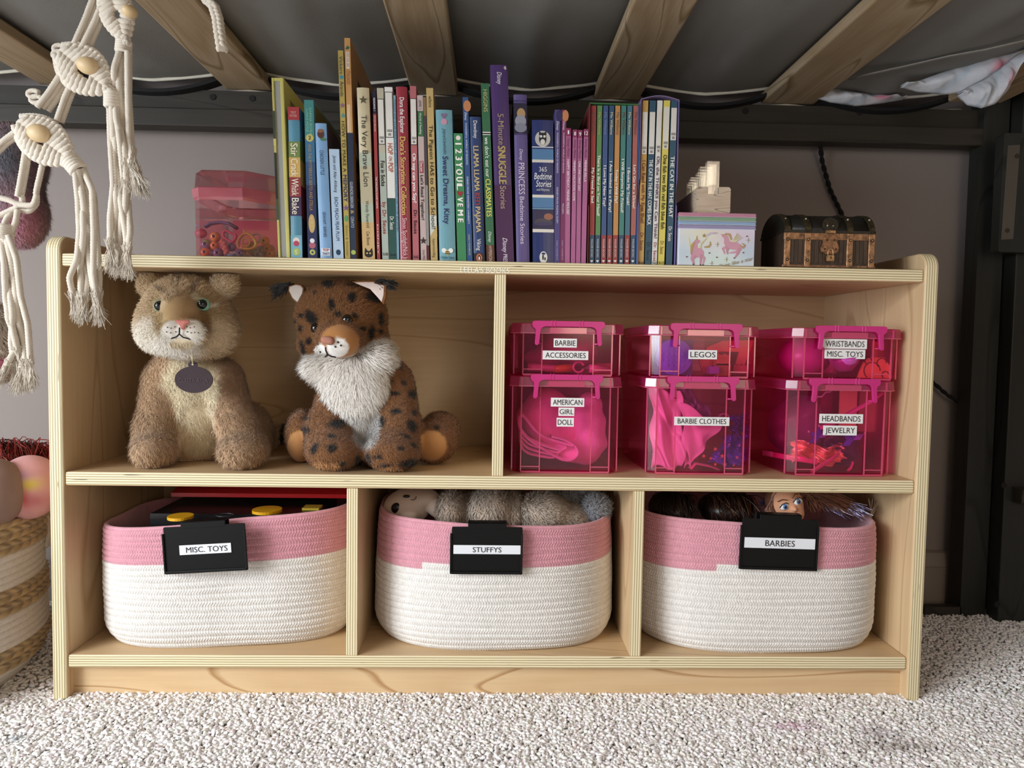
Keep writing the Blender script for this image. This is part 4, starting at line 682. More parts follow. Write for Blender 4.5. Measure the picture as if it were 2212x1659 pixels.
# ------------------------------------------------ see through pink bins
M_BIN = clear('pink_bin_plastic', (.985, .44, .70), gloss=.2, rough=.12, body=.08, bodycol=(.9, .05, .28), refl=.35)
M_LIDP = clear('pink_lid_plastic', (.97, .36, .60), gloss=.3, rough=.22, body=.38, bodycol=(.92, .07, .33), refl=.35)
M_RIB = clear('pink_bin_edges', (.95, .25, .42), gloss=.5, rough=.1, body=.7, bodycol=(1, .16, .36), refl=.5)
M_HAN = mat('magenta_plastic', .3, attr=False, col='#c42a78')
M_LAB = mat('label_tape', .5)
BY = .032; BD_ = .215
def bin_(uc, vb, vt, w, h, words, label, y0=BY, z0=None, rot=0, name='storage_bin'):
    """uc: px centre; words: list of (text, u, v, w_px, h_px)"""
    xc = uc; zb = z0; zl = zb + h; lh = .0145; hw = w / 2; ch = .013; r = thing(name, (xc, y0 + BD_ / 2, zb), label, 'storage bin', 'pink see through lidded bins')
    def plan(e, ee=0): return [(xc - hw - e + ch, y0 - e), (xc + hw + e - ch, y0 - e), (xc + hw + e, y0 - e + ch * .7), (xc + hw + e, y0 + BD_ + e - ch), (xc + hw + e - ch, y0 + BD_ + e), (xc - hw - e + ch, y0 + BD_ + e), (xc - hw - e, y0 + BD_ + e - ch), (xc - hw - e, y0 - e + ch * .7)]
    def ring(mb, e0, za, e1, zc, m=0):
        a = np.array([(x, y, za) for x, y in plan(e0)]); c = np.array([(x, y, zc) for x, y in plan(e1)]); n = 8
        mb.add(np.concatenate([a, c]), np.array([(i, (i + 1) % n, n + (i + 1) % n, n + i) for i in range(n)]), mat=m)
    b = MB(); ring(b, -.0035, zb + .0002, -.0015, zb + .004); ring(b, -.0015, zb + .004, 0, zl - lh + .001); b.prism(plan(-.0035), zb + .0002, zb + .0014, 'z'); body = b.build('bin_body', M_BIN, r)
    b = MB(); ring(b, .0035, zl - lh, .0038, zl - lh + .002); ring(b, .0038, zl - lh + .002, .0028, zl - .001); ring(b, .0028, zl - .001, .0010, zl); b.prism(plan(.001), zl - .0012, zl, 'z'); ring(b, .0005, zl - lh, .0036, zl - lh)
    lid = b.build('bin_lid', M_LIDP, r)
    # moulded edges and the frame on the front face
    e = MB(); s = .0009; fx = [xc - hw + ch, xc + hw - ch]; px_ = .0365
    for x in fx: e.box((x - s, y0 - s, zb + .002), (x + s, y0 + s, zl - lh))
    for sg in (-1, 1): e.box((xc + sg * (hw - .0004) - s, y0 + ch * .7 - s, zb + .002), (xc + sg * (hw - .0004) + s, y0 + ch * .7 + s, zl - lh))
    for sg in (-1, 1):
        x = xc + sg * px_; e.box((x - s * .8, y0 - .0016, zb + .002), (x + s * .8, y0 + .0002, zl - lh)); e.box((min(x, fx[(sg + 1) // 2]), y0 - .0008, zb + .0085), (max(x, fx[(sg + 1) // 2]), y0 + .0002, zb + .0100)); e.box((min(x, fx[(sg + 1) // 2]), y0 - .0008, zb + .0015), (max(x, fx[(sg + 1) // 2]), y0 + .0002, zb + .0030))
    e.box((xc - hw + ch, y0 - .0018, zb + .0002), (xc + hw - ch, y0 + .002, zb + .0022)); e.build('moulded_ribs', M_RIB, r)
    e = MB(); e.box((xc - .026, y0 - .0052, zl - lh + .0005), (xc + .026, y0 - .003, zl - lh + .0085)); ring(e, .0040, zl - lh - .0002, .0042, zl - lh + .0012)
    for x in fx: e.box((x - .001, y0 - .0046, zl - lh + .001), (x + .001, y0 - .002, zl - .002))
    e.build('lid_ribs', M_RIB, lid)
    # handle clip
    H = lambda x, z: (xc + x, zl + z); out = []
    L = [(-.0475, -.0005), (-.0505, .0008), (-.0515, -.0035), (-.0505, -.007), (-.0465, -.0100), (-.0465, -.0180), (-.0475, -.0300), (-.0460, -.0325), (-.0430, -.0325), (-.0412, -.0300), (-.0400, -.0160), (-.0392, -.0105), (-.0365, -.0075), (-.0320, -.0062)]
    pts = [(x, z + .0015) for x, z in L]; pts = pts + [(-x, z) for x, z in pts[::-1]]
    g = MB(); P_ = [H(x, z) for x, z in [(-.0470, .0032)] + pts[1:-1] + [(.0470, .0032)]]
    g.prism(P_[::-1], y0 - .0098, y0 - .0058, 'y')
    for x in (-.0235, -.0190, .0155, .0200): g.box((xc + x - .0006, y0 - .0103, zl - .0055), (xc + x + .0006, y0 - .0097, zl + .0044))
    for sg in (-1, 1): g.tube([(xc + sg * .0440, y0 - .0080, zl - .0285), (xc + sg * .0370, y0 - .0040, zl - .0285)], .0010, 7); g.box((xc + sg * .044 - .003, y0 - .0062, zl - .006), (xc + sg * .044 + .003, y0 - .002, zl + .001))
    g.build('carry_handle', M_HAN, r, bevel=.0012)
    for t_, u, v, wp, hp in words:
        c = at(u, v, y0 - .002); k = np.linalg.norm(c - CAM) / F; tw = wp * k / 2; th = hp * k / 2; m = MB(); m.box((c[0] - tw, y0 - .0022, c[2] - th), (c[0] + tw, y0 - .0016, c[2] + th), '#e9e9e9', rot=0)
        text(m, t_, (c[0], y0 - .0023, c[2]), tw * 2 * .88, th * 2 * .60, '#18181c', bold=0); o = m.build('label_strip', M_LAB, r)
    return r
ZS = ZM1 + .0004
H1 = .1385; H2 = .0745
def xc_(ul, ur, v, w): 
    xr = at(ur, v, BY - .003)[0]; return xr - w / 2 - .003
W_ = .1525
XB = [xc_(1104, 1344, 815, W_), xc_(1390, 1636, 815, W_), xc_(1700, 1939, 820, W_)]; XT = [XB[0] + .001, XB[1] + .0025, XB[2] + .0065]
bin_(XB[0], 0, 0, W_, H1, [('AMERICAN', 1226, 869, 72, 19), ('GIRL', 1223.5, 889.5, 34, 18), ('DOLL', 1221, 912, 37, 19)], 'tall pink bin below left with three stacked label strips, full of pink fleece', z0=ZS)
bin_(XB[1], 0, 0, W_, H1, [('BARBIE CLOTHES', 1516, 910, 116, 18)], 'tall pink bin in the lower middle with one wide label strip, satin inside', z0=ZS)
bin_(XB[2], 0, 0, W_, H1, [('HEADBANDS', 1817, 904.5, 87, 18.5), ('JEWELRY', 1814.5, 930, 67, 19)], 'tall pink bin at lower right with two label strips, holding hair bands', z0=ZS)
bin_(XT[0], 0, 0, W_, H2, [('BARBIE', 1221, 741, 50, 19), ('ACCESSORIES', 1221.5, 767.5, 98.5, 19)], 'shallow pink bin upper left with two label strips, pink tubes inside', z0=ZS + H1 + .0006)
bin_(XT[1], 0, 0, W_, H2, [(' LEGOS', 1518, 766, 60, 19)], 'shallow pink bin upper middle with one short label strip, purple disc inside', z0=ZS + H1 + .0006)
bin_(XT[2], 0, 0, W_, H2, [('WRISTBANDS', 1825, 743, 88, 19), ('MISC. TOYS', 1825, 765, 81, 18)], 'shallow pink bin upper right with two label strips, magenta ball inside', z0=ZS + H1 + .0006)
# ------------------------------------------------ organic surfaces
def nets(fn, lo, hi, h):
    lo = np.array(lo, float); hi = np.array(hi, float); n = np.ceil((hi - lo) / h).astype(int) + 1
    g = np.stack(np.meshgrid(*[lo[k] + h * np.arange(n[k]) for k in range(3)], indexing='ij'), -1); D = fn(g.reshape(-1, 3)).reshape(n); s = D < 0
    c = n - 1; cnt = np.zeros(c, int); acc = np.zeros((*c, 3)); nn = np.zeros(c)
    for dx in (0, 1):
        for dy in (0, 1):
            for dz in (0, 1): cnt += s[dx:dx + c[0], dy:dy + c[1], dz:dz + c[2]]
    act = (cnt > 0) & (cnt < 8)
    for ax in range(3):
        o = [k for k in range(3) if k != ax]
        for a in (0, 1):
            for b in (0, 1):
                i0 = [slice(0, c[k]) for k in range(3)]; i0[o[0]] = slice(a, a + c[o[0]]); i0[o[1]] = slice(b, b + c[o[1]]); i1 = list(i0); i1[ax] = slice(1, 1 + c[ax])
                d0 = D[tuple(i0)]; d1 = D[tuple(i1)]; cr = (d0 < 0) != (d1 < 0); t = np.where(cr, d0 / np.where(cr, d0 - d1, 1), 0)
                p = np.zeros((*c, 3)); p[..., ax] = t; p[..., o[0]] = a; p[..., o[1]] = b; acc += p * cr[..., None]; nn += cr
    idx = -np.ones(c, int); idx[act] = np.arange(act.sum()); I = np.argwhere(act); V = lo + h * (I + acc[act] / nn[act][:, None]); Fs = []
    for ax in range(3):
        o = [(1, 2), (2, 0), (0, 1)][ax]; i0 = [slice(1, c[k]) for k in range(3)]; i0[ax] = slice(0, c[ax]); i1 = list(i0); i1[ax] = slice(1, c[ax] + 1)
        d0 = s[tuple(i0)]; d1 = s[tuple(i1)]; e = np.argwhere(d0 != d1); 
        if not len(e): continue
        f = d0[tuple(e.T)]; e = e + np.array([0 if k == ax else 1 for k in range(3)])
        def q(a, b): m = e.copy(); m[:, o[0]] -= a; m[:, o[1]] -= b; return idx[tuple(m.T)]
        Q = np.stack([q(1, 1), q(0, 1), q(0, 0), q(1, 0)], 1); Q[~f] = Q[~f][:, ::-1]; Fs.append(Q)
    Fs = np.concatenate(Fs); Fs = Fs[(Fs >= 0).all(1)]
    # project onto the surface, normals from the gradient
    for _ in range(2):
        G = grad(fn, V, h * .5); V = V - G * (fn(V) / (np.sum(G * G, 1) + 1e-9))[:, None] * .8
    return V, Fs, norm(grad(fn, V, h * .5))
def grad(fn, V, e): return np.stack([(fn(V + d) - fn(V - d)) / (2 * e) for d in np.eye(3) * e], 1)
def norm(a): return a / (np.linalg.norm(a, axis=-1, keepdims=True) + 1e-12)
def sm(a, b, k): h = np.clip(.5 + .5 * (b - a) / k, 0, 1); return b * (1 - h) + a * h - k * h * (1 - h)
def ell(p, c, r, rot=None):
    q = p - np.array(c); r = np.array(r, float)
    if rot is not None: q = q @ np.array(rot)
    k0 = np.linalg.norm(q / r, axis=1); k1 = np.linalg.norm(q / r ** 2, axis=1); return k0 * (k0 - 1) / (k1 + 1e-9)
def cap(p, a, b, r1, r2):
    a = np.array(a, float); b = np.array(b, float); ba = b - a; h = np.clip((p - a) @ ba / ba.dot(ba), 0, 1); return np.linalg.norm(p - a - h[:, None] * ba, axis=1) - (r1 + (r2 - r1) * h)
def rz(ax, ang): return np.array(Matrix.Rotation(math.radians(ang), 3, ax))
def union(pr):
    """pr: list of (kind, args, k)"""
    def fn(p):
        d = None
        for kind, a, k in pr:
            e = ell(p, *a) if kind == 'e' else cap(p, *a); d = e if d is None else sm(d, e, k)
        return d
    return fn
def fur(mb, V, Fs, N, n, length, colf, comb=(0, 0, -1), lift=.45, w=.0007, noise=.35, keep=None, m=0):
    T = np.concatenate([Fs[:, :3], Fs[:, [0, 2, 3]]]) if Fs.shape[1] == 4 else Fs
    a, b, c = V[T[:, 0]], V[T[:, 1]], V[T[:, 2]]; ar = np.linalg.norm(np.cross(b - a, c - a), axis=1); k = RNG.choice(len(T), n, p=ar / ar.sum())
    u, v = RNG.random(n), RNG.random(n); f = u + v > 1; u[f] = 1 - u[f]; v[f] = 1 - v[f]; mix = lambda A: A[T[k, 0]] * (1 - u - v)[:, None] + A[T[k, 1]] * u[:, None] + A[T[k, 2]] * v[:, None]
    P = mix(V); Nn = norm(mix(N))
    if keep is not None: q = keep(P, Nn); P = P[q]; Nn = Nn[q]; n = len(P)
    L = (length(P) if callable(length) else np.full(n, length)) * RNG.uniform(.6, 1.15, n)
    cb = comb(P, Nn) if callable(comb) else np.tile(np.array(comb, float), (n, 1)); cb = cb - Nn * np.sum(cb * Nn, 1)[:, None]; cb = cb + RNG.normal(0, noise, (n, 3)) * .8
    # clumping: nearby strands share a lean
    g = np.sin(P[:, 0] * 420 + 3 * np.sin(P[:, 2] * 310)) ; cb[:, 0] += .3 * g; d0 = norm(Nn * lift + cb * .35); d1 = norm(Nn * lift * .4 + cb)
    S = norm(np.cross(d0, Nn + .01)); ww = w * RNG.uniform(.7, 1.3, n)[:, None]
    p0 = P - Nn * .001; p1 = p0 + d0 * (L * .5)[:, None]; p2 = p1 + d1 * (L * .55)[:, None]
    Vv = np.stack([p0 - S * ww, p0 + S * ww, p1 + S * ww * .8, p1 - S * ww * .8, p2], 1).reshape(-1, 3)
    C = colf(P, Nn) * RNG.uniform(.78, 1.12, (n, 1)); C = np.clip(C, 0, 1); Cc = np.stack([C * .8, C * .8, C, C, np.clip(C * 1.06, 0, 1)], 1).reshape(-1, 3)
    o = np.arange(n)[:, None] * 5; n0 = mb.n; mb.add(Vv, np.concatenate([o, o + 1, o + 2, o + 3], 1), vc=Cc, mat=m); mb.Fc.append((np.concatenate([o + 3, o + 2, o + 4], 1) + n0, m, False))
def lc(h): return np.array(lin(h))
def solid(mb, pr, h, colf, m=0, pad=.01, bounds=None):
    fn = union(pr) if isinstance(pr, list) else pr
    if bounds is None:
        lo = np.full(3, 9.); hi = np.full(3, -9.)
        for kind, a, k in pr:
            if kind == 'e': c = np.array(a[0]); r = np.full(3, max(a[1])) if len(a) > 2 else np.array(a[1]); lo = np.minimum(lo, c - r); hi = np.maximum(hi, c + r)
            else:
                for q, r in ((a[0], a[2]), (a[1], a[3])): lo = np.minimum(lo, np.array(q) - r); hi = np.maximum(hi, np.array(q) + r)
        bounds = (lo - pad, hi + pad)
    V, Fs, N = nets(fn, bounds[0], bounds[1], h); mb.add(V, Fs, vc=np.clip(colf(V, N), 0, 1), smooth=True, mat=m); return V, Fs, N
const = lambda c: (lambda P, N: np.tile(lc(c), (len(P), 1)))
def ribbon(mb, pts, nrm, w, th, col, m=0, n=40):
    """flat strip of cloth following pts, width along nrm"""
    P = np.array(pts, float); t = np.linspace(0, len(P) - 1, n); Q = np.stack([np.interp(t, np.arange(len(P)), P[:, k]) for k in range(3)], 1)
    for _ in range(4): Q[1:-1] = (Q[:-2] + 2 * Q[1:-1] + Q[2:]) / 4
    T = norm(np.gradient(Q, axis=0)); Wd = norm(np.array(nrm, float)); U = norm(np.cross(T, Wd)); a = np.arange(10) * 2 * PI / 10
    V = (Q[:, None] + (np.cos(a) * w / 2)[None, :, None] * Wd + (np.sin(a) * th / 2)[None, :, None] * U[:, None]).reshape(-1, 3); i, j = np.meshgrid(np.arange(n - 1), np.arange(10), indexing='ij'); j2 = (j + 1) % 10
    mb.add(V, np.stack([i * 10 + j, i * 10 + j2, (i + 1) * 10 + j2, (i + 1) * 10 + j], -1).reshape(-1, 4), col, m, True)
# ------------------------------------------------ what is in the bins
M_FLE = mat('pink_fleece', .95, bump=.8, bscale=420, bdist=.001, sheen=.4, var=.06, vscale=60); M_SAT = mat('satin_cloth', .32, sheen=.3, var=.05, vscale=20); M_FOIL = mat('foil_fabric', .22, metal=.5, bump=.9, bscale=45, bdist=.004)
def wav(P): return .004 * np.sin(P[:, 0] * 90 + 2 * np.sin(P[:, 2] * 70)) * np.cos(P[:, 2] * 60)
def lump(name, pr, col, label, cat, m, h=.0035, amp=1, group=None):
    b = MB(); fn0 = union(pr); fn = lambda p: fn0(p) + amp * wav(p)
    lo = np.full(3, 9.); hi = np.full(3, -9.)
    for kind, a, k in pr:
        for q, r in (((a[0], max(a[1])),) if kind == 'e' else ((a[0], a[2]), (a[1], a[3]))): lo = np.minimum(lo, np.array(q) - r); hi = np.maximum(hi, np.array(q) + r)
    V, Fs, N = nets(fn, lo - .008, hi + .008, h); b.add(V, Fs, col, 0, True); return tag(b.build(name, m), label, cat, group)
x, y = XB[0], BY; zb = ZS + .0022; A = lambda u, v, Y=.05: tuple(at(u, v, Y))
lump('fleece_blanket', [('e', ((x - .022, y + .070, zb + .066), (.046, .045, .050)), .01), ('e', ((x + .012, y + .085, zb + .050), (.050, .05, .046)), .02)], '#ffa0cc', 'dark rose fleece bundle at the back of the lower left pink bin', 'blanket', M_FLE)
lump('fleece_blanket', [('e', ((x + .038, y + .052, zb + .075), (.026, .030, .034)), .01), ('e', ((x + .042, y + .05, zb + .045), (.025, .03, .034)), .015), ('e', ((x + .018, y + .046, zb + .024), (.034, .028, .020)), .015)], '#ffb4da', 'bright pink fleece bundle at the right inside the lower left pink bin', 'blanket', M_FLE)
b = MB()
for k, (dz, s) in enumerate(((0, 1), (-.0075, .94), (-.015, .86), (-.023, .76), (-.030, .62))):
    pts = [A(1120 + k, 895 + k * 13), A(1124 + k, 915 + k * 14), A(1142, 938 + k * 11), A(1185, 958 + k * 8), A(1215 - k * 4, 966 + k * 6), A(1232 - k * 8, 962 + k * 4)] if k > 0 else [A(1236, 962), A(1210, 955), A(1160, 940), A(1138, 905), A(1126, 893), A(1118, 900), A(1122, 935), A(1150, 955), A(1190, 980), A(1225, 1000), A(1248, 985), A(1250, 968), A(1228, 950), A(1190, 942)]
    ribbon(b, [np.array(p) + np.array([0, .004 + .003 * k, 0]) for p in pts], (0, 1, 0), .030, .0045, '#ffb8dc')
tag(b.build('folded_blanket', M_FLE), 'folded pink blanket with looping hems at the front of the lower left bin', 'blanket')
x = XB[1]
def cloth(name, corners, col, label, m, folds=6, cat='doll clothes', dep=.012, fr=9, colf=None):
    """draped quad: four corner points with folds pushed in depth"""
    n = 44; c = np.array(corners, float); U, Vv = np.meshgrid(np.linspace(0, 1, n), np.linspace(0, 1, n), indexing='ij'); U1 = U[..., None]; V1 = Vv[..., None]
    P = c[0] * (1 - U1) * (1 - V1) + c[1] * U1 * (1 - V1) + c[2] * U1 * V1 + c[3] * (1 - U1) * V1
    P[..., 1] += dep * (np.sin(U * fr + Vv * 3 + 1.5 * np.sin(Vv * 5)) * .5 + .35 * np.sin((U + Vv) * fr * 1.7)) ; P[..., 0] += .003 * np.sin(Vv * 11 + U * 5); P[..., 2] += .004 * np.sin(U * 8)
    P[..., 2] = np.maximum(P[..., 2], ZS + .003); P[..., 1] = np.maximum(P[..., 1], BY + .004)
    i, j = np.meshgrid(np.arange(n - 1), np.arange(n - 1), indexing='ij'); b = MB(); cc = None if colf is None else colf(U.ravel(), Vv.ravel())
    b.add(P.reshape(-1, 3), np.stack([i * n + j, (i + 1) * n + j, (i + 1) * n + j + 1, i * n + j + 1], -1).reshape(-1, 4), col, 0, True, vc=cc); o = b.build(name, m); s = o.modifiers.new('thick', 'SOLIDIFY'); s.thickness = .0012; return tag(o, label, cat)
cloth('satin_cloth', [A(1408, 1012, .055), A(1478, 1014, .05), A(1468, 850, .075), A(1408, 835, .07)], '#ffc6de', 'pale pink satin cloth standing in folds at the left of the lower middle bin', M_SAT)
cloth('satin_cloth', [A(1478, 1012, .048), A(1500, 1000, .046), A(1560, 925, .05), A(1474, 870, .055)], '#ffc0da', 'pink satin cloth with a pointed corner behind the wide label strip', M_SAT, fr=5, dep=.006)
cloth('satin_cloth', [A(1455, 848, .09), A(1480, 835, .09), A(1535, 895, .085), A(1500, 905, .08)], '#9a6a9c', 'thin lilac organza piece at the top of the lower middle bin', M_SAT, fr=12)
cloth('doll_skirt', [A(1525, 1005, .05), A(1610, 1008, .05), A(1612, 935, .06), A(1570, 945, .06)], '#6a4ad0', 'shiny dark purple doll skirt scattered with coral stars', M_FOIL, fr=12)
cloth('doll_blouse', [A(1580, 945, .06), A(1612, 940, .06), A(1604, 898, .065), A(1584, 902, .065)], '#5a3aa8', 'shiny violet doll blouse above the starry skirt', M_FOIL, fr=9)
b = MB()
for u, v, s in ((1545, 970, 5), (1560, 985, 5.5), (1535, 990, 4), (1575, 960, 3), (1592, 988, 4), (1565, 1003, 6), (1545, 1003, 4.5), (1597, 962, 3), (1520, 985, 5), (1585, 1005, 3)):
    p = A(u, v, BY + .0075); b.prism([(p[0] + q[0] * s / 1550, p[2] + q[1] * s / 1550) for q in STAR], p[1], p[1] - .0008, 'y', '#f0806a')
ob = b.build('star_sequins', M_PAINT); tag(ob, 'small coral star sequins lying against the front of the lower middle bin', 'sequins', kind='stuff')
b = MB(); ribbon(b, [A(1490, 1012, .05), A(1500, 1000, .05), A(1530, 1006, .05), A(1550, 1013, .055)], (0, 1, 0), .02, .003, '#f27aa0'); tag(b.build('rolled_hem', M_SAT), 'rolled pink hem on the floor of the lower middle bin', 'doll clothes')
b = MB(); ribbon(b, [A(1548, 905, .08), A(1556, 895, .08), A(1568, 893, .08), A(1578, 905, .08)], (0, 1, 0), .012, .0015, '#e08ab8'); tag(b.build('ribbon_loop', M_SAT), 'small pink ribbon loop in the middle of the lower middle bin', 'ribbon')
# upper bins
zu = ZS + H1 + .0006 + .0022
def tubeobj(pts, r, col, name, label, cat, m=None, flat=None): b = MB(); b.tube(pts, r, 12, col, flat=flat); return tag(b.build(name, m or M_PLAST), label, cat)
tubeobj([A(1140, 793, .05), A(1165, 794, .05), A(1200, 796, .05), A(1235, 796, .055)], [.0060, .0052, .0050, .0055], '#e2779c', 'doll_bottle', 'light pink doll bottle lying at the left of the upper left bin', 'doll accessory')
tubeobj([A(1196, 797, .05), A(1215, 796, .05), A(1236, 794, .05)], [.0054, .0058, .0058], '#d86a2a', 'doll_shoe', 'orange doll shoe lying in the middle of the upper left bin', 'doll accessory')
tubeobj([A(1273, 796, .045), A(1290, 797, .045), A(1316, 800, .05)], [.0062, .0060, .0038], '#f278ac', 'doll_cup', 'bright pink cone cup lying at the right of the upper left bin', 'doll accessory')
b = MB(); c = np.array(A(1250, 793, .045)); b.tube([c + np.array([.0075 * math.cos(q), 0, .0075 * math.sin(q)]) for q in np.linspace(.3, 5.9, 20)], .0016, 8, '#e8709c'); tag(b.build('doll_bracelet', M_PLAST), 'open pink ring standing at the front of the upper left bin', 'doll accessory')
lump('doll_dress', [('e', ((XT[0] + .01, BY + .09, zu + .034), (.045, .05, .026)), .01), ('e', ((XT[0] - .033, BY + .08, zu + .021), (.03, .04, .014)), .01)], '#d86a94', 'dusky rose doll dress heaped at the back of the upper left bin', 'doll clothes', M_SAT, .004)
b = MB(); c = np.array(A(1303, 785, .06)); b.box((c[0] - .012, c[1], zu), (c[0] + .012, c[1] + .02, zu + .016), '#b82a44'); tag(b.build('toy_box', M_PAINT), 'small red box at the right of the upper left bin', 'toy')
c = np.array(A(1457, 769, .048)); b = MB(); b.disc((c[0], c[1], zu + .0270), .0262, .0262, .004, '#8070f0', n=40)
for a in range(6):
    for q in range(6):
        X_ = (a - 2.5) * .0078; Z_ = (q - 2.5) * .0078
        if X_ * X_ + Z_ * Z_ < .0225 ** 2: b.disc((c[0] + X_, c[1] - .0014, zu + .027 + Z_), .0025, .0025, .0016, '#8878f4', n=12)
tag(b.build('stud_plate', M_PLAST), 'round purple building plate with studs standing in the upper middle bin', 'building plate')
b = MB(); b.box((c[0] - .027, c[1] + .006, zu + .0005), (c[0] + .028, c[1] + .010, zu + .052), '#5a54a0'); tag(b.build('building_plate', M_PLAST), 'square slate blue plate behind the round purple plate', 'building plate')
c = np.array(A(1568, 765, .07)); b = MB(); pts = [(c[0] - .034, zu + .004), (c[0] - .040, zu + .022), (c[0] - .028, zu + .042), (c[0] - .006, zu + .052), (c[0] + .042, zu + .054), (c[0] + .026, zu + .010), (c[0] + .012, zu + .010), (c[0] + .020, zu + .036), (c[0] - .010, zu + .036), (c[0] - .020, zu + .020), (c[0] - .012, zu + .004)]
b.prism(pts, c[1] + .004, c[1], 'y', '#f0685c'); tag(b.build('building_plate', M_PLAST), 'curved red building plate at the right of the upper middle bin', 'building plate')
def brick(u, v, w, h, col, label, Yb=.05):
    c = np.array(A(u, v, Yb)); b = MB(); z0 = max(c[2] - h / 2, zu + .0005); b.box((c[0] - w / 2, c[1], z0), (c[0] + w / 2, c[1] + .014, z0 + h), col)
    for s_ in (-.25, .25): b.disc((c[0] + s_ * w, c[1] + .007, z0 + h), w * .15, w * .15, .0017, col, axis='z', n=14)
    tag(b.build('toy_brick', M_PLAST), label, 'toy brick', 'toy bricks in the upper middle bin')
brick(1563, 800, .022, .018, '#a8602e', 'ochre toy brick at the bottom right of the upper middle bin'); brick(1562, 778, .020, .015, '#e0804a', 'orange toy brick resting on the ochre brick'); brick(1543, 800, .014, .010, '#a04ab8', 'small violet toy brick beside the ochre brick', .045); brick(1600, 798, .022, .012, '#c8324e', 'red toy brick at the right of the upper middle bin', .06)
b = MB(); b.ball((XT[2] - .033, BY + .070, zu + .0305), (.039, .042, .030), '#d03a9a', nu=32, nv=20); tag(b.build('ball', M_PLAST), 'soft magenta ball at the left of the upper right bin', 'ball')
b = MB(); c = np.array(A(1823, 790, .05)); V = []
b.tube([(c[0], c[1], c[2] + .012), (c[0] + .001, c[1], c[2] + .004), (c[0] + .002, c[1], c[2] - .008)], [.022, .019, .009], 18, '#c03aa0'); tag(b.build('toy_bowl', M_SAT), 'purple pink gathered bowl shaped toy below the label of the upper right bin', 'toy')
b = MB(); c = np.array(A(1890, 780, .045)); pts = [(c[0] - .024, zu + .001), (c[0] - .018, zu + .022), (c[0] - .010, zu + .031), (c[0] + .014, zu + .031), (c[0] + .023, zu + .018), (c[0] + .026, zu + .001)]; b.prism(pts, c[1] + .004, c[1], 'y', '#ff9a68')
for a, q, r_ in ((-.004, .012, .012), (.010, .023, .007), (-.010, .026, .005), (.016, .006, .005)):
    b.tube([(c[0] + a + r_ * math.cos(t), c[1] - .0003, zu + max(q + r_ * math.sin(t), .002)) for t in np.linspace(0, 2.6 * PI / 2, 18)], .0006, 5, '#3a1510')
tag(b.build('foam_toy', M_PLAST), 'orange foam shape with black swirl lines in the upper right bin', 'toy')
b = MB(); c = np.array(A(1912, 760, .10)); b.box((c[0] - .02, c[1], zu + .001), (c[0] + .008, c[1] + .002, zu + .055), '#ffb080'); tag(b.build('orange_card', M_PAINT), 'plain orange card standing at the back right of the upper right bin', 'card')
# lower right bin
x = XB[2]
b = MB(); b.box((x + .046, BY + .10, zb + .052), (x + .074, BY + .102, zb + .118), '#ffb088'); tag(b.build('orange_card', M_PAINT), 'tall orange card at the right side of the lower right bin', 'card')
tubeobj([A(1905, 848, .05), A(1880, 868, .05), A(1840, 890, .052), A(1800, 915, .055), A(1770, 925, .06)], .0058, '#ee6ea8', 'headband', 'wide pink hair band rising diagonally to the upper right of the bin', 'headband', M_PLAST, .5)
b = MB(); pts = [A(1648, 978, .11), A(1690, 986, .07), A(1730, 992, .05), A(1766, 998, .046)]; ribbon(b, pts, (0, 0, 1), .0085, .002, '#ea4a8c'); tag(b.build('headband', M_PLAST), 'hot pink hair band lying flat at the bottom left of the bin', 'headband')
b = MB(); ribbon(b, [A(1752, 1020, .042), A(1775, 1005, .045), A(1800, 990, .05), A(1815, 975, .06)], (0, 0, 1), .0075, .002, '#f26a9a'); tag(b.build('headband', M_PLAST), 'pink hair band leaning up from the floor of the lower right bin', 'headband')
b = MB(); ribbon(b, [A(1842, 997, .05), A(1838, 1012, .05), A(1830, 1018, .05), A(1842, 1003, .055)], (0, 1, 0), .006, .0015, '#e8488a'); tag(b.build('hair_tie', M_PLAST), 'small pink hair tie at the bottom of the lower right bin', 'hair tie')
cloth('gold_bag', [A(1712, 1000, .05), A(1822, 1005, .055), A(1820, 965, .06), A(1712, 955, .055)], '#ffc09a', 'crinkled golden foil bag on the left of the lower right bin', M_FOIL, cat='bag', fr=14, dep=.01)
lump('dark_pouch', [('e', ((x + .030, BY + .05, zb + .030), (.026, .02, .028)), .01)], '#3a1a40', 'dark purple pouch behind the jewelled clips in the lower right bin', 'bag', M_SAT, .004)
lump('grey_pouch', [('e', ((x - .020, BY + .10, zb + .060), (.045, .04, .048)), .01)], '#9a4a78', 'dusky rose pouch at the back of the lower right bin', 'bag', M_SAT, .005)
for (u, v, s, lb) in ((1768, 945, 15, 'left'), (1842, 950, 17, 'right')):
    c = np.array(A(u, v, .042)); b = MB()
    for a in (90, 30, 150, 210): 
        t = math.radians(a); d = np.array([math.cos(t), math.sin(t)]); n2 = np.array([-d[1], d[0]]); k = s / 1550; ctr = np.array([c[0], c[2]]) + d * k * .8
        b.prism([ctr - d * k * .8, ctr + n2 * k * .42, ctr + d * k * .8, ctr - n2 * k * .42], c[1], c[1] - .002, 'y', '#6a5ad0' if a != 30 else '#a87ae0'); b.ball((ctr[0] + d[0] * k, c[1] - .001, ctr[1] + d[1] * k), .0018, '#f0b8c8', nu=8, nv=6)
    tag(b.build('hair_clip', M_GLOSS), 'jewelled violet flower clip, the %s one of two in the lower right bin' % lb, 'hair clip')
b = MB()
for k in range(16): b.ball(A(1762 + k * 2.8, 862 - k * 1.6 - 2 * math.sin(k), .05), .0014, '#e0b0c8', nu=8, nv=6)
tag(b.build('bead_necklace', M_GLOSS), 'pale beaded necklace draped below the lid of the lower right bin', 'necklace')
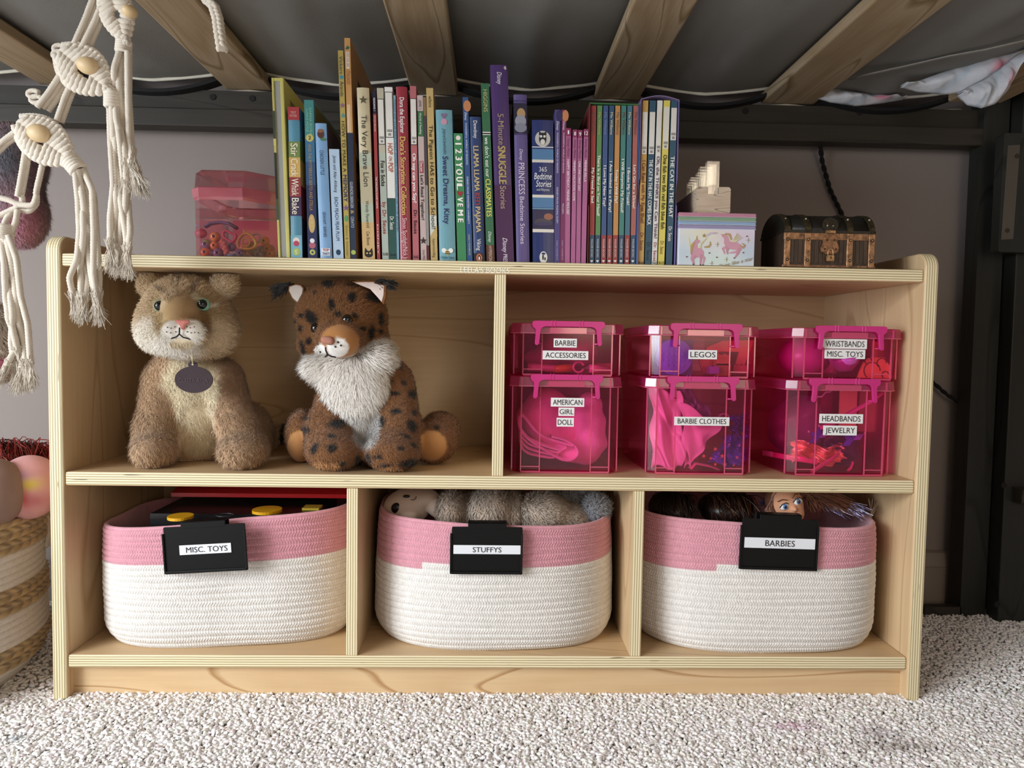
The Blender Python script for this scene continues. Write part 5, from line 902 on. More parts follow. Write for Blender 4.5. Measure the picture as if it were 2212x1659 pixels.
# ------------------------------------------------ rope baskets
def loop_plan(a, bb, n, m, rot):
    t = np.linspace(0, 2 * PI, 4000, endpoint=False); x = a * np.sign(np.cos(t)) * np.abs(np.cos(t)) ** (2 / n); y = bb * np.sign(np.sin(t)) * np.abs(np.sin(t)) ** (2 / n)
    s = np.concatenate([[0], np.cumsum(np.hypot(np.diff(np.append(x, x[0])), np.diff(np.append(y, y[0]))))]); q = np.linspace(0, s[-1], m, endpoint=False)
    X = np.interp(q, s, np.append(x, x[0])); Y = np.interp(q, s, np.append(y, y[0])); c, d = math.cos(rot), math.sin(rot); return X * c - Y * d, X * d + Y * c, s[-1]
def rope_basket(cx, cy, a, bb, n, rot, zb, h, rimf, label, seam, ncoil=20, pink=6):
    m = 1100; X, Y, per = loop_plan(a, bb, n, m, rot); th = np.arctan2(Y, X); pr = []
    ks = 7; nz = ncoil * ks; rows = []
    for k in range(nz + 1):
        f = k / nz; ph = (k % ks) / ks; z = h * f; sc = 1 - .075 * max(0, 1 - z / .035) ** 2.2 - .012 * f ** 2 + .008 * math.sin(PI * f); bump = .0024 * (abs(math.sin(PI * ph)) ** .7); rows.append((z, sc, bump, k // ks, ph))
    V = []; C = []; L_ = math.sqrt(a * bb); wob = .004 * np.sin(3 * th + cx * 9) + .002 * np.sin(7 * th + 1)
    pk = lc('#dd9aa8'); wh = lc('#ece8e2'); s_ = np.arange(m) / m * per
    nrm = np.stack([np.gradient(np.append(Y, Y[0]))[:-1], -np.gradient(np.append(X, X[0]))[:-1]], 1); nrm = norm(nrm)
    for z, sc, bump, ci, ph in rows:
        rim = np.array([rimf(t) for t in th]) if z > h * .5 else np.zeros(m); zz = zb + z + rim * max(0, (z / h - .5) * 2)
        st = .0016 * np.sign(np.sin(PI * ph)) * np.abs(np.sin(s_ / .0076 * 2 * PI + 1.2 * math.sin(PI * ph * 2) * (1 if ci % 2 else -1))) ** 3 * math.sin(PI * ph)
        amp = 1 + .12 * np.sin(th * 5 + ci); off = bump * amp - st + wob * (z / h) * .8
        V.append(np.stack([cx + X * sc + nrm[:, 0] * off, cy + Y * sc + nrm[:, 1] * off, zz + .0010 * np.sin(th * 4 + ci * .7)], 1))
        top = ncoil - 1 - ci; ispk = (top < pink) | ((top == pink) & (th < seam) & (th > -PI * .98)); col = np.where(ispk[:, None], pk, wh) * (1 - 190 * np.clip(st, 0, 1) * .6)[:, None]; dk = 1 - .22 * (abs(ph - .5) > .42); C.append(col * dk)  # occlusion shade painted into the colour of coil grooves and stitch dips
    # rounded lip, then the inside wall down
    for k in range(1, 7):
        t = PI * k / 6; w = .0085; zz = zb + h + np.array([rimf(t_) for t_ in th]) + .0042 * math.sin(t); o = -w / 2 * (1 - math.cos(t)); V.append(np.stack([cx + X * .996 + nrm[:, 0] * (o + wob * .8), cy + Y * .996 + nrm[:, 1] * (o + wob * .8), zz], 1)); C.append(np.tile(pk, (m, 1)))
    for k in range(1, 30):
        f = k / 29; z = h * (1 - f) * .98 + .004; sc = rows[int((z / h) * nz) if z < h else nz][1]; off = -.0085 + .0008 * math.sin(k * 2.1)
        V.append(np.stack([cx + X * sc + nrm[:, 0] * off + nrm[:, 0] * wob * (z / h) * .8, cy + Y * sc + nrm[:, 1] * off + nrm[:, 1] * wob * (z / h) * .8, zb + z + np.array([rimf(t_) for t_ in th]) * max(0, (z / h - .5) * 2)], 1)); C.append(np.tile(pk if f < .35 else wh, (m, 1)))
    R_ = len(V); i, j = np.meshgrid(np.arange(R_ - 1), np.arange(m), indexing='ij'); j2 = (j + 1) % m; b = MB()
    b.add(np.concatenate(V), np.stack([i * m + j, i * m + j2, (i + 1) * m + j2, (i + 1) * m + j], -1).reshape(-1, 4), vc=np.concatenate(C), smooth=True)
    n0 = b.n; sub = slice(0, m, 8); b.add(V[0][sub], np.arange(m // 8)[::-1][None].copy(), '#ece8e2'); b.add(V[-1][sub] + np.array([0, 0, .0005]), np.arange(m // 8)[None].copy(), '#d8c4c4')
    return tag(b.build('rope_basket', M_ROPE), label, 'basket', 'pink and white rope baskets')
ZK = ZB1 + .0004
def rimtilt(kx, amp): return lambda t: kx * math.cos(t) + amp * math.sin(2 * t)
xm = [(-.5905 + DV[1] - .0078) / 2, (DV[1] + DV[2]) / 2, (.5905 + DV[2] + .0078) / 2]
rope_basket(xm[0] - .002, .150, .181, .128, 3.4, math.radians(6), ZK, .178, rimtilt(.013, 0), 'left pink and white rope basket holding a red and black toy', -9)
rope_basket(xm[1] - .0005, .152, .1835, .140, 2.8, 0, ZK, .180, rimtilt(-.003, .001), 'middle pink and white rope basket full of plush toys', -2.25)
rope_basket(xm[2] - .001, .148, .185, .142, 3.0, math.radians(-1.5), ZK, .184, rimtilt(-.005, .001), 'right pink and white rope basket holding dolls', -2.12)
# black clip on label holders
M_BLK = mat('black_plastic', .45, attr=False, col='#08090a', spec=.25)
def holder(uc, vc, wp, hp, ang, tabc, tabw, tabh, strip, txt, Yf, label):
    c = at(uc, vc, Yf); k = np.linalg.norm(c - CAM) / F * .985; w = wp * k; h = hp * k; r = thing('label_holder', (c[0], c[1], c[2] - h / 2), label, 'label holder')
    ca, sa = math.cos(ang), math.sin(ang)
    def rot(mb):
        for v in mb.V:
            x, z = v[:, 0] - c[0], v[:, 2] - c[2]; v[:, 0] = c[0] + x * ca - z * sa; v[:, 2] = c[2] + x * sa + z * ca
        return mb
    b = MB(); b.rbox((c[0] - w / 2, Yf, c[2] - h / 2), (c[0] + w / 2, Yf + .0016, c[2] + h / 2), .0016, 'y', seg=2)
    for sg in (-1, 1): b.rbox((c[0] + sg * w / 2 - .0022, Yf - .0022, c[2] - h / 2), (c[0] + sg * w / 2 + .0005, Yf + .0016, c[2] + h * .36), .0008, 'z', seg=2)
    b.rbox((c[0] - w / 2, Yf - .0022, c[2] - h / 2 - .0005), (c[0] + w / 2, Yf + .0016, c[2] - h / 2 + .0035), .0008, 'x', seg=2)
    rot(b).build('card_pocket', M_BLK, r, bevel=.0004)
    tw = tabw * k / 2; tx = c[0] + tabc * k; th = tabh * k; b = MB(); b.box((tx - tw, Yf - .0003, c[2] + h / 2 - .003), (tx + tw, Yf + .0014, c[2] + h / 2 + th)); b.box((tx - tw, Yf - .0003, c[2] + h / 2 + th - .0014), (tx + tw, Yf + .016, c[2] + h / 2 + th)); b.box((tx - tw, Yf + .0146, c[2] + h / 2 - .016), (tx + tw, Yf + .016, c[2] + h / 2 + th)); rot(b).build('clip_tab', M_BLK, r, bevel=.0005)
    sx, sz, sw, sh = [q * k for q in strip]; b = MB(); b.box((c[0] + sx - sw / 2, Yf - .0011, c[2] + sz - sh / 2), (c[0] + sx + sw / 2, Yf - .0004, c[2] + sz + sh / 2), '#e6eaf0'); text(b, txt[0], (c[0] + sx + txt[2] * k, Yf - .0013, c[2] + sz), txt[1] * k, sh * .58, '#1a1c22', bold=0); o = rot(b).build('label_strip', M_LAB, r)
holder(444, 1185, 160, 93, math.radians(3.6), -2, 87, 9, (0, -.5, 101, 19), ('MISC. TOYS', 81, 3), .0035, 'tilted black clip holder on the left rope basket with a short white strip')
holder(1052, 1189, 151, 101, 0, 0, 82, 9, (0, 2, 143, 19), ('STUFFYS', 61, 0), .0015, 'black clip holder on the middle rope basket with a wide white strip')
holder(1684, 1176, 156, 103, math.radians(-1.2), 0, 85, 9, (0, 2.5, 144, 21), ('BARBIES', 60, 0), .0005, 'black clip holder on the right rope basket with a wide white strip')
# ------------------------------------------------ toys in the left basket
def left_toy():
    p = lambda u, v, z: atz(u, v, z); r = thing('toy_console', (-.37, .16, .25), 'black toy with yellow round buttons and red raised lid in the left basket', 'toy')
    b = MB(); z0 = .252; q = [p(310, 1122, z0), p(600, 1108, z0), p(745, 1098, z0)]
    b.box((-.50, .055, .225), (-.262, .20, z0)); b.box((-.29, .085, z0), (-.265, .11, z0 + .003), '#b8a038')
    for u, v in ((486, 1114),): 
        c = p(u, v, z0); b.tube([c + np.array([.012 * math.cos(t), .010 * math.sin(t), .001]) for t in np.linspace(0, 2 * PI, 20, endpoint=False)], .0008, 6, '#2e3238', closed=True)
    for v_ in b.C[:1]: v_[:] = lc('#0c0b0d')
    b.build('console_body', M_PLAST, r)
    for u, v, rx in ((390, 1115, .017), (577, 1101, .021)):
        c = p(u, v, z0 + .003); b = MB(); t = np.arange(28) * 2 * PI / 28; b.prism(np.stack([c[0] + rx * np.cos(t), c[1] + rx * 1.1 * np.sin(t)], 1), z0, z0 + .004, 'z', '#d8a21c'); b.build('yellow_button', M_PLAST, r)
    b = MB(); pts = [(.125, .262), (.125, .268), (.26, .300), (.265, .293)]; b.prism(pts, -.50, -.215, 'x', '#b01218'); b.build('red_lid', M_PLAST, r)
left_toy()
# ------------------------------------------------ plush toys in the middle basket
def plush(name, pr, h, colf, label, cat, nf, ln, loc, comb=(0, -.4, -1), w=.0006, lift=.5, keep=None, group=None, noise=.35):
    b = MB(); r = thing(name, loc, label, cat, group); V, Fs, N = solid(b, pr, h, colf)
    if nf: fur(b, V, Fs, N, nf, ln, colf, comb, lift, w, noise, keep)
    b.build('body', M_FUR, r); return r
def Q(u, v, Y): return at(u, v, Y)
BEI = lambda P, N: np.tile(lc('#c2b2a2'), (len(P), 1)) * (1 + .12 * np.sin(P[:, :1] * 160 + 2 * np.sin(P[:, 2:] * 120)))
plush('plush_toy', [('e', (Q(973, 1100, .10), (.022, .03, .024)), .008), ('e', (Q(1060, 1100, .10), (.036, .035, .028)), .012), ('c', (Q(985, 1110, .12), Q(1040, 1110, .12), .024, .03), .01), ('e', (Q(1110, 1105, .11), (.018, .03, .025)), .008)], .0035, BEI, 'beige shaggy plush limb lying across the front of the middle basket', 'stuffed toy', 16000, .009, Q(1040, 1140, .1), w=.0008)
plush('plush_toy', [('e', (Q(1175, 1108, .10), (.038, .04, .030)), .01), ('e', (Q(1215, 1118, .11), (.040, .035, .024)), .01)], .0035, lambda P, N: BEI(P, N) * .92, 'grey beige round plush toy back in the middle basket', 'stuffed toy', 14000, .008, Q(1190, 1140, .1), comb=(1, -.2, -.6), w=.0008)
plush('plush_toy', [('e', (Q(1288, 1098, .105), (.0185, .019, .0185)), .006), ('e', (Q(1235, 1080, .15), (.042, .03, .020)), .004)], .0035, const('#a3a7ae'), 'grey long haired plush with a pompom paw at the right of the middle basket', 'stuffed toy', 14000, .011, Q(1270, 1140, .12), comb=lambda P, N: N + RNG.normal(0, .6, P.shape), lift=.8, w=.0005)
rb = plush('plush_rabbit', [('e', (Q(880, 1094, .115), (.036, .035, .026)), .01), ('e', (Q(903, 1076, .115), (.034, .03, .016)), .01), ('e', (Q(948, 1100, .10), (.028, .012, .014), rz('Y', 30)), .002), ('e', (Q(884, 1112, .085), (.014, .012, .010)), .003)], .003, const('#cbb9ac'), 'smooth cream plush face with black nose and winking eye in the middle basket', 'stuffed toy', 0, .003, Q(880, 1140, .1))
b = MB(); c = Q(857, 1098, .086); b.ball(c, (.0085, .005, .0085), '#0c0a0c'); b.build('nose', M_PLAST, rb)
b = MB(); c = Q(878, 1072, .088); b.ball(c, (.0055, .003, .0022), '#15110f'); b.tube([Q(888, 1079, .080), Q(893, 1080, .080), Q(898, 1077, .081), Q(899, 1072, .083)], .0006, 6, '#15110f'); b.build('eyes', M_PLAST, rb)
plush('plush_toy', [('e', (Q(1095, 1072, .17), (.03, .03, .018)), .01), ('e', (Q(1000, 1075, .18), (.05, .03, .02)), .01)], .004, const('#8d8072'), 'dim taupe plush toy at the back of the middle basket under the shelf', 'stuffed toy', 3000, .006, Q(1050, 1120, .17))
# ------------------------------------------------ dolls in the right basket
def hairs(mb, roots, tips, n, spread, r, cols, sag=.01, zmax=.3005):
    for k in range(n):
        t = RNG.random(); a = np.array([np.interp(t, np.linspace(0, 1, len(roots)), [q[i] for q in roots]) for i in range(3)]); t2 = np.clip(t + RNG.normal(0, .12), 0, 1); e = np.array([np.interp(t2, np.linspace(0, 1, len(tips)), [q[i] for q in tips]) for i in range(3)]) + RNG.normal(0, spread, 3)
        m_ = (a + e) / 2 + np.array([0, 0, sag]) + RNG.normal(0, spread * .8, 3); tt = np.linspace(0, 1, 7)[:, None]; P = a * (1 - tt) ** 2 + 2 * m_ * tt * (1 - tt) + e * tt ** 2; P[:, 2] = np.minimum(P[:, 2], zmax); mb.tube(P, [r] * 6 + [r * .4], 4, cols[int(RNG.integers(len(cols)))], cap=False)
M_HAIR = mat('doll_hair', .4, spec=.6)
def doll():
    c = Q(1698, 1087, .060); r = thing('doll', c - np.array([0, 0, .03]), 'doll head with blue eyes and long brown hair peeking over the right basket', 'doll'); R_ = rz('Y', -22); sk = '#d39a78'
    pr = [('e', (c, (.0240, .0225, .0265), R_), .008), ('e', (c + R_ @ np.array([.002, -.013, -.016]), (.013, .012, .011)), .01), ('e', (c + R_ @ np.array([.001, -.0255, -.004]), (.0030, .0040, .0035)), .004), ('c', (c + R_ @ np.array([0, .002, -.02]), c + R_ @ np.array([0, .004, -.05]), .009, .008), .006)]
    b = MB(); solid(b, pr, .0018, const(sk)); b.build('head', M_MATTE, r)
    L_ = lambda x, y, z: c + R_ @ np.array([x, y, z])
    for sx in (-1, 1):
        b = MB(); e = L_(sx * .0105, -.0205, .0035); b.ball(e, (.0068, .0032, .0052), '#f0eef0', rot=R_); b.ball(e + R_ @ np.array([.0006, -.0024, 0]), (.0036, .0014, .0040), '#4d7ab0' if sx < 0 else '#5a6a90', rot=R_); b.ball(e + R_ @ np.array([.0006, -.0034, 0]), (.0018, .0008, .0021), '#0b0a10', rot=R_)
        b.tube([e + R_ @ np.array([-.0070, -.001, .001]), e + R_ @ np.array([-.003, -.003, .0052]), e + R_ @ np.array([.004, -.003, .0052]), e + R_ @ np.array([.0072, -.001, .001])], .0007, 5, '#1c1012'); b.build('eye', M_GLOSS, r)
    b = MB()
    for sx in (-1, 1): b.tube([L_(sx * .004, -.0235, .0115), L_(sx * .010, -.0220, .0150), L_(sx * .016, -.0170, .0125)], .0007, 5, '#5a3420')
    b.tube([L_(-.005, -.0255, -.0130), L_(0, -.0270, -.0142), L_(.005, -.0255, -.0125)], .0012, 6, '#c25a70'); b.build('painted_face', M_PLAST, r)
    b = MB(); cap_ = [('e', (c + R_ @ np.array([0, .009, .0045]), (.0262, .022, .0235), R_), .003)]; solid(b, cap_, .0025, const('#6a4430'))
    hairs(b, [L_(.012, -.006, .024), L_(.026, 0, .010), L_(.026, .005, -.004)], [Q(1790, 1092, .075), Q(1850, 1098, .07), Q(1750, 1104, .06)], 190, .005, .00055, ['#8a5a3e', '#6a4230', '#a8705a', '#7a4a38'], .014)
    hairs(b, [L_(-.010, -.008, .024), L_(-.026, 0, .008)], [Q(1655, 1108, .06), Q(1668, 1112, .05)], 90, .003, .00055, ['#6a4230', '#7a4e3a', '#9a6a54'], .004); b.build('hair', M_HAIR, r)
doll()
b = MB(); hairs(b, [Q(1745, 1078, .10), Q(1800, 1074, .10)], [Q(1800, 1108, .06), Q(1880, 1108, .06), Q(1850, 1110, .055)], 70, .005, .00045, ['#8a86b0', '#b0a8d0', '#5a5478', '#d0c8e0'], .006); tag(b.build('tinsel', M_FOIL), 'silvery violet tinsel strands over the doll hair in the right basket', 'tinsel'); b = MB(); hairs(b, [Q(1690, 1073, .11), Q(1665, 1078, .11)], [Q(1640, 1092, .09), Q(1650, 1085, .08)], 40, .003, .0005, ['#8a86c0', '#b8b0e0'], .003); tag(b.build('tinsel', M_FOIL), 'short bluish tinsel tuft left of the doll face in the right basket', 'tinsel')
def wig(name, label, u0, u1, cols, n, Yb=.10):
    b = MB(); c = Q((u0 + u1) / 2, 1098, Yb); hw = (u1 - u0) / 2 / 1450; solid(b, [('e', (c, (hw, .045, .026)), .005)], .004, const(cols[0]))
    hairs(b, [c + np.array([-hw * .8, 0, .02]), c + np.array([0, -.01, .027]), c + np.array([hw * .8, 0, .02])], [c + np.array([-hw * .6, -.040, .002]), c + np.array([0, -.045, .0]), c + np.array([hw * .8, -.040, .0])], n, .006, .0006, cols, .012); tag(b.build(name, M_HAIR), label, 'doll')
wig('doll', 'doll with tangled dark brown hair at the left of the right basket', 1400, 1500, ['#1c1210', '#2a1a14', '#3a2418'], 160)
wig('doll', 'doll with curly chestnut hair left of the doll face', 1505, 1635, ['#241612', '#3a2218', '#5a3826'], 200, .11)
b = MB(); hairs(b, [Q(1876, 1118, .10), Q(1884, 1118, .10)], [Q(1900, 1082, .10), Q(1912, 1078, .11), Q(1878, 1080, .1)], 40, .002, .0005, ['#c9b298', '#a88f78', '#ddd0c0'], .002); tag(b.build('doll_ponytail', M_HAIR), 'blond doll ponytail sticking up at the right edge of the right basket', 'doll hair')
# ------------------------------------------------ big floor basket
def floor_basket():
    cx, cy, R0, h = -.875, .05, .196, .248; m = 420; r = thing('floor_basket', (cx, cy, 0), 'large striped seagrass and white rope basket on the carpet left of the bookcase', 'basket')
    bands = [(0, .030, 0), (.030, .066, 1), (.066, .113, 0), (.113, .150, 1), (.150, .200, 0), (.200, .248, 1)]; th = np.arange(m) * 2 * PI / m
    for z0, z1, sg in bands:
        nc = max(3, int(round((z1 - z0) / .0095))); V = []; C = []; ks = 7
        for k in range(nc * ks + 1):
            f = k / (nc * ks); z = z0 + (z1 - z0) * f; ph = (k % ks) / ks; ci = k // ks; R_ = R0 * (1 - .16 * max(0, 1 - z / .07) ** 2 + .01 * math.sin(z * 30)); bump = .0018 * abs(math.sin(PI * ph)) ** .7
            if sg: o = .004 * abs(math.sin(PI * ph)) + .0022 * np.sin(th * 62 + (ph - .5) * 5 * (1 if ci % 2 else -1)) * math.sin(PI * ph); col = lc('#a98f66') * (1 + .28 * np.sin(th * 62 + (ph - .5) * 5 * (1 if ci % 2 else -1) + 2.2)[:, None]) * (1 + .1 * np.sin(th * 17 + ci)[:, None])
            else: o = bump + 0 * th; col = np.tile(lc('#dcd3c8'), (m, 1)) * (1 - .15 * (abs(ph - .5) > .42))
            rr = R_ + o + .002 * np.sin(th * 3 + 1); V.append(np.stack([cx + rr * np.cos(th), cy + rr * np.sin(th), np.full(m, z) + .002 + .004 * np.sin(th - .6) * z / h], 1)); C.append(col)
        if z1 == .248:
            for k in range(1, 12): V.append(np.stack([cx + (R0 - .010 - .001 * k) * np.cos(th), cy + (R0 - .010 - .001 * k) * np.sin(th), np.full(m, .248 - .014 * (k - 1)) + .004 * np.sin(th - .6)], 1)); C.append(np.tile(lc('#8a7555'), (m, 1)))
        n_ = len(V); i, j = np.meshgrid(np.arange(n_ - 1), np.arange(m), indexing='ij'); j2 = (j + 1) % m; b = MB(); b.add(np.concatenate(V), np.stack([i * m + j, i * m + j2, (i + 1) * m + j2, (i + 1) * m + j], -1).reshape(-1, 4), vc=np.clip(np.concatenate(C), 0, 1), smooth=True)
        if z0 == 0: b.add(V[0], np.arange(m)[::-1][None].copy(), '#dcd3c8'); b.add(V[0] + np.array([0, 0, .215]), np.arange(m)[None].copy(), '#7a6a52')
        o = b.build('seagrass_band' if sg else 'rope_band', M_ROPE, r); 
        if sg: o['label'] = 'woven tan seagrass band'
    b = MB(); p = Q(104, 1145, .13); b.tube([p + np.array([.004 * math.sin(t) - .002, -.004, .024 * math.cos(t)]) for t in np.linspace(0, PI, 10)], .004, 8, '#d0c7bb'); b.build('rope_handle', M_ROPE, r)
floor_basket()
c = Q(-14, 1064, .02); b = MB(); b.ball(c, (.040, .040, .048), '#8f7468', nu=32, nv=20); r = thing('doll', c - np.array([0, 0, .05]), 'brownish doll head facing down in the floor basket at the left edge', 'doll'); b.build('head', M_MATTE, r)
b = MB(); q = c + np.array([.004, -.034, -.026]); b.ball(q, (.013, .006, .011), '#6b6a5c'); b.ball(q + np.array([.002, -.004, -.012]), (.012, .004, .005), '#5a2a70'); b.build('face_paint', M_MATTE, r)
c = Q(64, 1052, .06); b = MB(); n0 = b.n; b.ball(c, (.042, .042, .046), '#d8a0a0', nu=48, nv=32)
P_ = b.V[0]; C_ = b.C[0]
for u, v, rx, rz_, col, k in ((86, 1040, .012, .008, '#d8c83a', .9), (60, 1022, .014, .006, '#9a7aa8', .7), (78, 1070, .006, .014, '#c0403a', .8), (58, 1062, .008, .012, '#c05a5a', .6), (95, 1075, .01, .01, '#b04a5a', .6)):
    q = Q(u, v, .05); w = np.exp(-((P_[:, 0] - q[0]) / rx) ** 2 - ((P_[:, 2] - q[2]) / rz_) ** 2)[:, None] * k * (P_[:, 1:2] < c[1] + .01); C_[:] = C_ * (1 - w) + lc(col) * w
r = thing('doll', c - np.array([0, 0, .046]), 'pale pink doll head scribbled with yellow violet and red beside the bookcase', 'doll'); b.build('head', M_MATTE, r)
b = MB(); hairs(b, [Q(-20, 958, .10), Q(50, 962, .12), Q(100, 978, .14)], [Q(-10, 1010, .06), Q(60, 1012, .09), Q(104, 1005, .12)], 520, .012, .0007, ['#7a1a12', '#7a1c14', '#9a2a1c', '#40100c'], .02, 1)
solid(b, [('e', (Q(45, 1000, .17), (.085, .03, .025)), .01)], .005, const('#4a0f0b')); tag(b.build('doll_wig', M_HAIR), 'dark red tangled doll wig in the floor basket against the wall', 'wig')
# ------------------------------------------------ cougar plush
def proj(P):
    q = (P - CAM) @ RM; return 1106 + F * q[:, 0] / -q[:, 2], 829.5 - F * q[:, 1] / -q[:, 2]
def patch(U, Vv, cx, cy, rx, ry, soft=.25, ang=0):
    c, s = math.cos(ang), math.sin(ang); x = (U - cx); y = (Vv - cy); d = np.sqrt(((x * c + y * s) / rx) ** 2 + ((-x * s + y * c) / ry) ** 2); return np.clip((1 + soft - d) / (2 * soft), 0, 1)[:, None]
def mixc(C, w, col): return C * (1 - w) + lc(col) * w
def eye(parent, c, r, iris, d=(0, -1, 0), pup=.62):
    d = np.array(d, float) / np.linalg.norm(d); b = MB(); b.ball(c, r, iris, nu=24, nv=16); c2 = np.array(c) + d * r * .42; b.ball(c2, r * pup * 1.12, '#0a0a0c', nu=20, nv=14); b.ball(c2 + d * r * .6 + np.array([-.25, 0, .3]) * r, r * .12, '#ffffff', nu=8, nv=6); b.build('eye', M_GLOSS, parent)
def dots(parent, V, pts, rad, col, name):
    U, W_ = proj(V); b = MB()
    for u, v in pts:
        d = np.hypot(U - u, W_ - v); k = d < 6
        if not k.any(): continue
        q = V[k][np.argmin(V[k][:, 1] + d[k] * .0004)]; p = at(u, v, q[1]); b.ball(p + np.array([0, -.0006, 0]), (rad, rad * .6, rad), col, nu=8, nv=6)
    b.build(name, M_PLAST, parent)
def cougar():
    z0 = ZM1; r = thing('plush_cougar', (Q(415, 1000, .1)[0], .11, z0), 'sitting tan plush cougar with green eyes and a brown oval tag', 'stuffed toy')
    fl = lambda u, Y, z: np.array([at(u, 990, Y)[0], Y, z])
    pr = [('e', (Q(424, 925, .16), (.078, .070, .082)), .025), ('e', (Q(418, 850, .120), (.060, .050, .075)), .025), ('e', (Q(408, 790, .105), (.050, .042, .042)), .02),
          ('c', (Q(350, 820, .095), Q(336, 925, .080), .028, .028), .010), ('c', (Q(336, 925, .080), fl(338, .070, z0 + .034), .028, .029), .008), ('e', (fl(339, .056, z0 + .025), (.030, .042, .024)), .010),
          ('c', (Q(482, 820, .105), Q(508, 915, .080), .030, .029), .010), ('c', (Q(508, 915, .080), fl(522, .068, z0 + .034), .029, .030), .008), ('e', (fl(526, .052, z0 + .025), (.033, .042, .024)), .010),
          ('e', (Q(530, 945, .18), (.040, .065, .055)), .02), ('c', (fl(570, .22, z0 + .020), fl(640, .25, z0 + .030), .014, .012), .01), ('e', (fl(650, .25, z0 + .035), (.022, .018, .018)), .01)]
    Qh = lambda u, v, Y: Q(u, v, Y - .024)
    hd = [('e', (Qh(403, 678, .090), (.0580, .055, .0545)), .012), ('e', (Qh(345, 712, .085), (.030, .036, .034)), .02), ('e', (Qh(462, 712, .085), (.033, .036, .038)), .02), ('e', (Qh(404, 743, .065), (.040, .030, .018)), .016), ('e', (Qh(391, 668, .040), (.025, .030, .024)), .012),
          ('e', (Qh(371, 716, .024), (.0185, .017, .0165)), .005), ('e', (Qh(415, 716, .024), (.0205, .017, .0170)), .005), ('e', (Qh(393, 736, .032), (.022, .018, .010)), .006),
          ('e', (Qh(325, 617, .085), (.017, .009, .019), rz('Y', -28)), .004), ('e', (Qh(484, 616, .080), (.0195, .009, .0205), rz('Y', 28)), .004)]
    zmax = ZT0 - .004
    def col(P, N):
        U, V = proj(P); C = np.tile(lc('#c4a380'), (len(P), 1)); front = (N[:, 1:2] < .35)
        C = mixc(C, patch(U, V, 412, 850, 68, 90, .12) * front * (V > 752)[:, None], '#e6d8b8'); C = mixc(C, patch(U, V, 430, 925, 52, 62, .1) * front, '#d8c8a8')
        C = mixc(C, np.clip(patch(U, V, 338, 930, 44, 95, .1) + patch(U, V, 510, 925, 48, 100, .12), 0, 1), '#bd9c7a'); C = mixc(C, patch(U, V, 520, 800, 45, 90, .2), '#a98768')
        C = mixc(C, ((P[:, 0] > Q(610, 990, .24)[0]) & (P[:, 1] > .2))[:, None] * 1., '#2a2320'); return C
    def hcol(P, N):
        U, V = proj(P); C = np.tile(lc('#bfa480'), (len(P), 1)); front = (N[:, 1:2] < .5) * 1.
        C = mixc(C, patch(U, V, 325, 722, 34, 36, .3), '#efe6d6'); C = mixc(C, patch(U, V, 375, 752, 60, 26, .3), '#efe8dc'); C = mixc(C, patch(U, V, 470, 722, 38, 34, .4), '#e4cfae')
        C = mixc(C, patch(U, V, 392, 672, 36, 36, .12) * front, '#a98a62'); C = mixc(C, patch(U, V, 352, 690, 14, 30, .4, .3), '#b09468'); C = mixc(C, patch(U, V, 438, 690, 12, 30, .4, -.3), '#9a7850')
        C = mixc(C, np.clip(patch(U, V, 372, 716, 23, 23, .1) + patch(U, V, 415, 714, 25, 24, .1), 0, 1) * front * (V > 692)[:, None], '#f0ece2'); C = mixc(C, patch(U, V, 392, 741, 26, 9, .2) * front, '#e0d0b0')
        for cx, cy, rx, ry, a in ((389, 600, 4, 17, .25), (352, 628, 16, 4, .6), (418, 624, 5, 12, .5), (374, 612, 3, 10, .1), (424, 612, 12, 3, -.5)): C = mixc(C, patch(U, V, cx, cy, rx, ry, .6, a) * .65, '#5a4a40')
        C = mixc(C, patch(U, V, 425, 646, 14, 5, .5, .4), '#efe6cc'); C = mixc(C, patch(U, V, 458, 661, 10, 4, .5, -.2), '#f0ead8'); C = mixc(C, patch(U, V, 484, 606, 14, 16, .3) * (N[:, 1:2] < 0), '#cbb08e')
        return C
    cl = lambda fn: (lambda p: np.maximum(np.maximum(fn(p), z0 + .0008 - p[:, 2]), p[:, 2] - zmax))
    b = MB(); fn = cl(union(pr)); V, Fs, N = nets(fn, (-.56, .0, z0 - .005), (-.25, .29, .56), .0045); b.add(V, Fs, vc=np.clip(col(V, N), 0, 1), smooth=True)
    bel = lambda P, Nn: ~((patch(*proj(P), 430, 935, 50, 60, .05)[:, 0] > .5) & (RNG.random(len(P)) < .8))
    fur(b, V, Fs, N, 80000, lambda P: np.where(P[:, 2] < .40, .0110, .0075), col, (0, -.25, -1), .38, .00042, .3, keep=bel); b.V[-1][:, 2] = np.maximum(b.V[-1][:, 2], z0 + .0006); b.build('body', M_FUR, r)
    b = MB(); fn = cl(union(hd)); V, Fs, N = nets(fn, (-.54, -.05, .45), (-.33, .15, .605), .0034); b.add(V, Fs, vc=np.clip(hcol(V, N), 0, 1), smooth=True)
    hc = Qh(395, 690, .03)
    def hcomb(P, Nn): d = P - hc; d[:, 1] = 0; return norm(d) + np.array([0, .1, -.25])
    def hl(P): U, V_ = proj(P); m_ = np.clip(patch(U, V_, 392, 690, 44, 52, .15)[:, 0] + patch(U, V_, 347, 661, 15, 13, .3)[:, 0] + patch(U, V_, 440, 658, 15, 13, .3)[:, 0], 0, 1); return .0078 * (1 - m_) + .0018 * m_
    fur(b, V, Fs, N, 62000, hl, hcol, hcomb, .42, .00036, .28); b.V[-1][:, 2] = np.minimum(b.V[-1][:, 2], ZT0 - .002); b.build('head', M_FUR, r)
    dots(r, V, [(362, 707), (370, 709), (378, 706), (360, 717), (369, 719), (380, 717), (404, 706), (411, 708), (420, 706), (405, 717), (413, 719), (421, 718), (429, 719)], .0009, '#4a4038', 'whisker_dots')
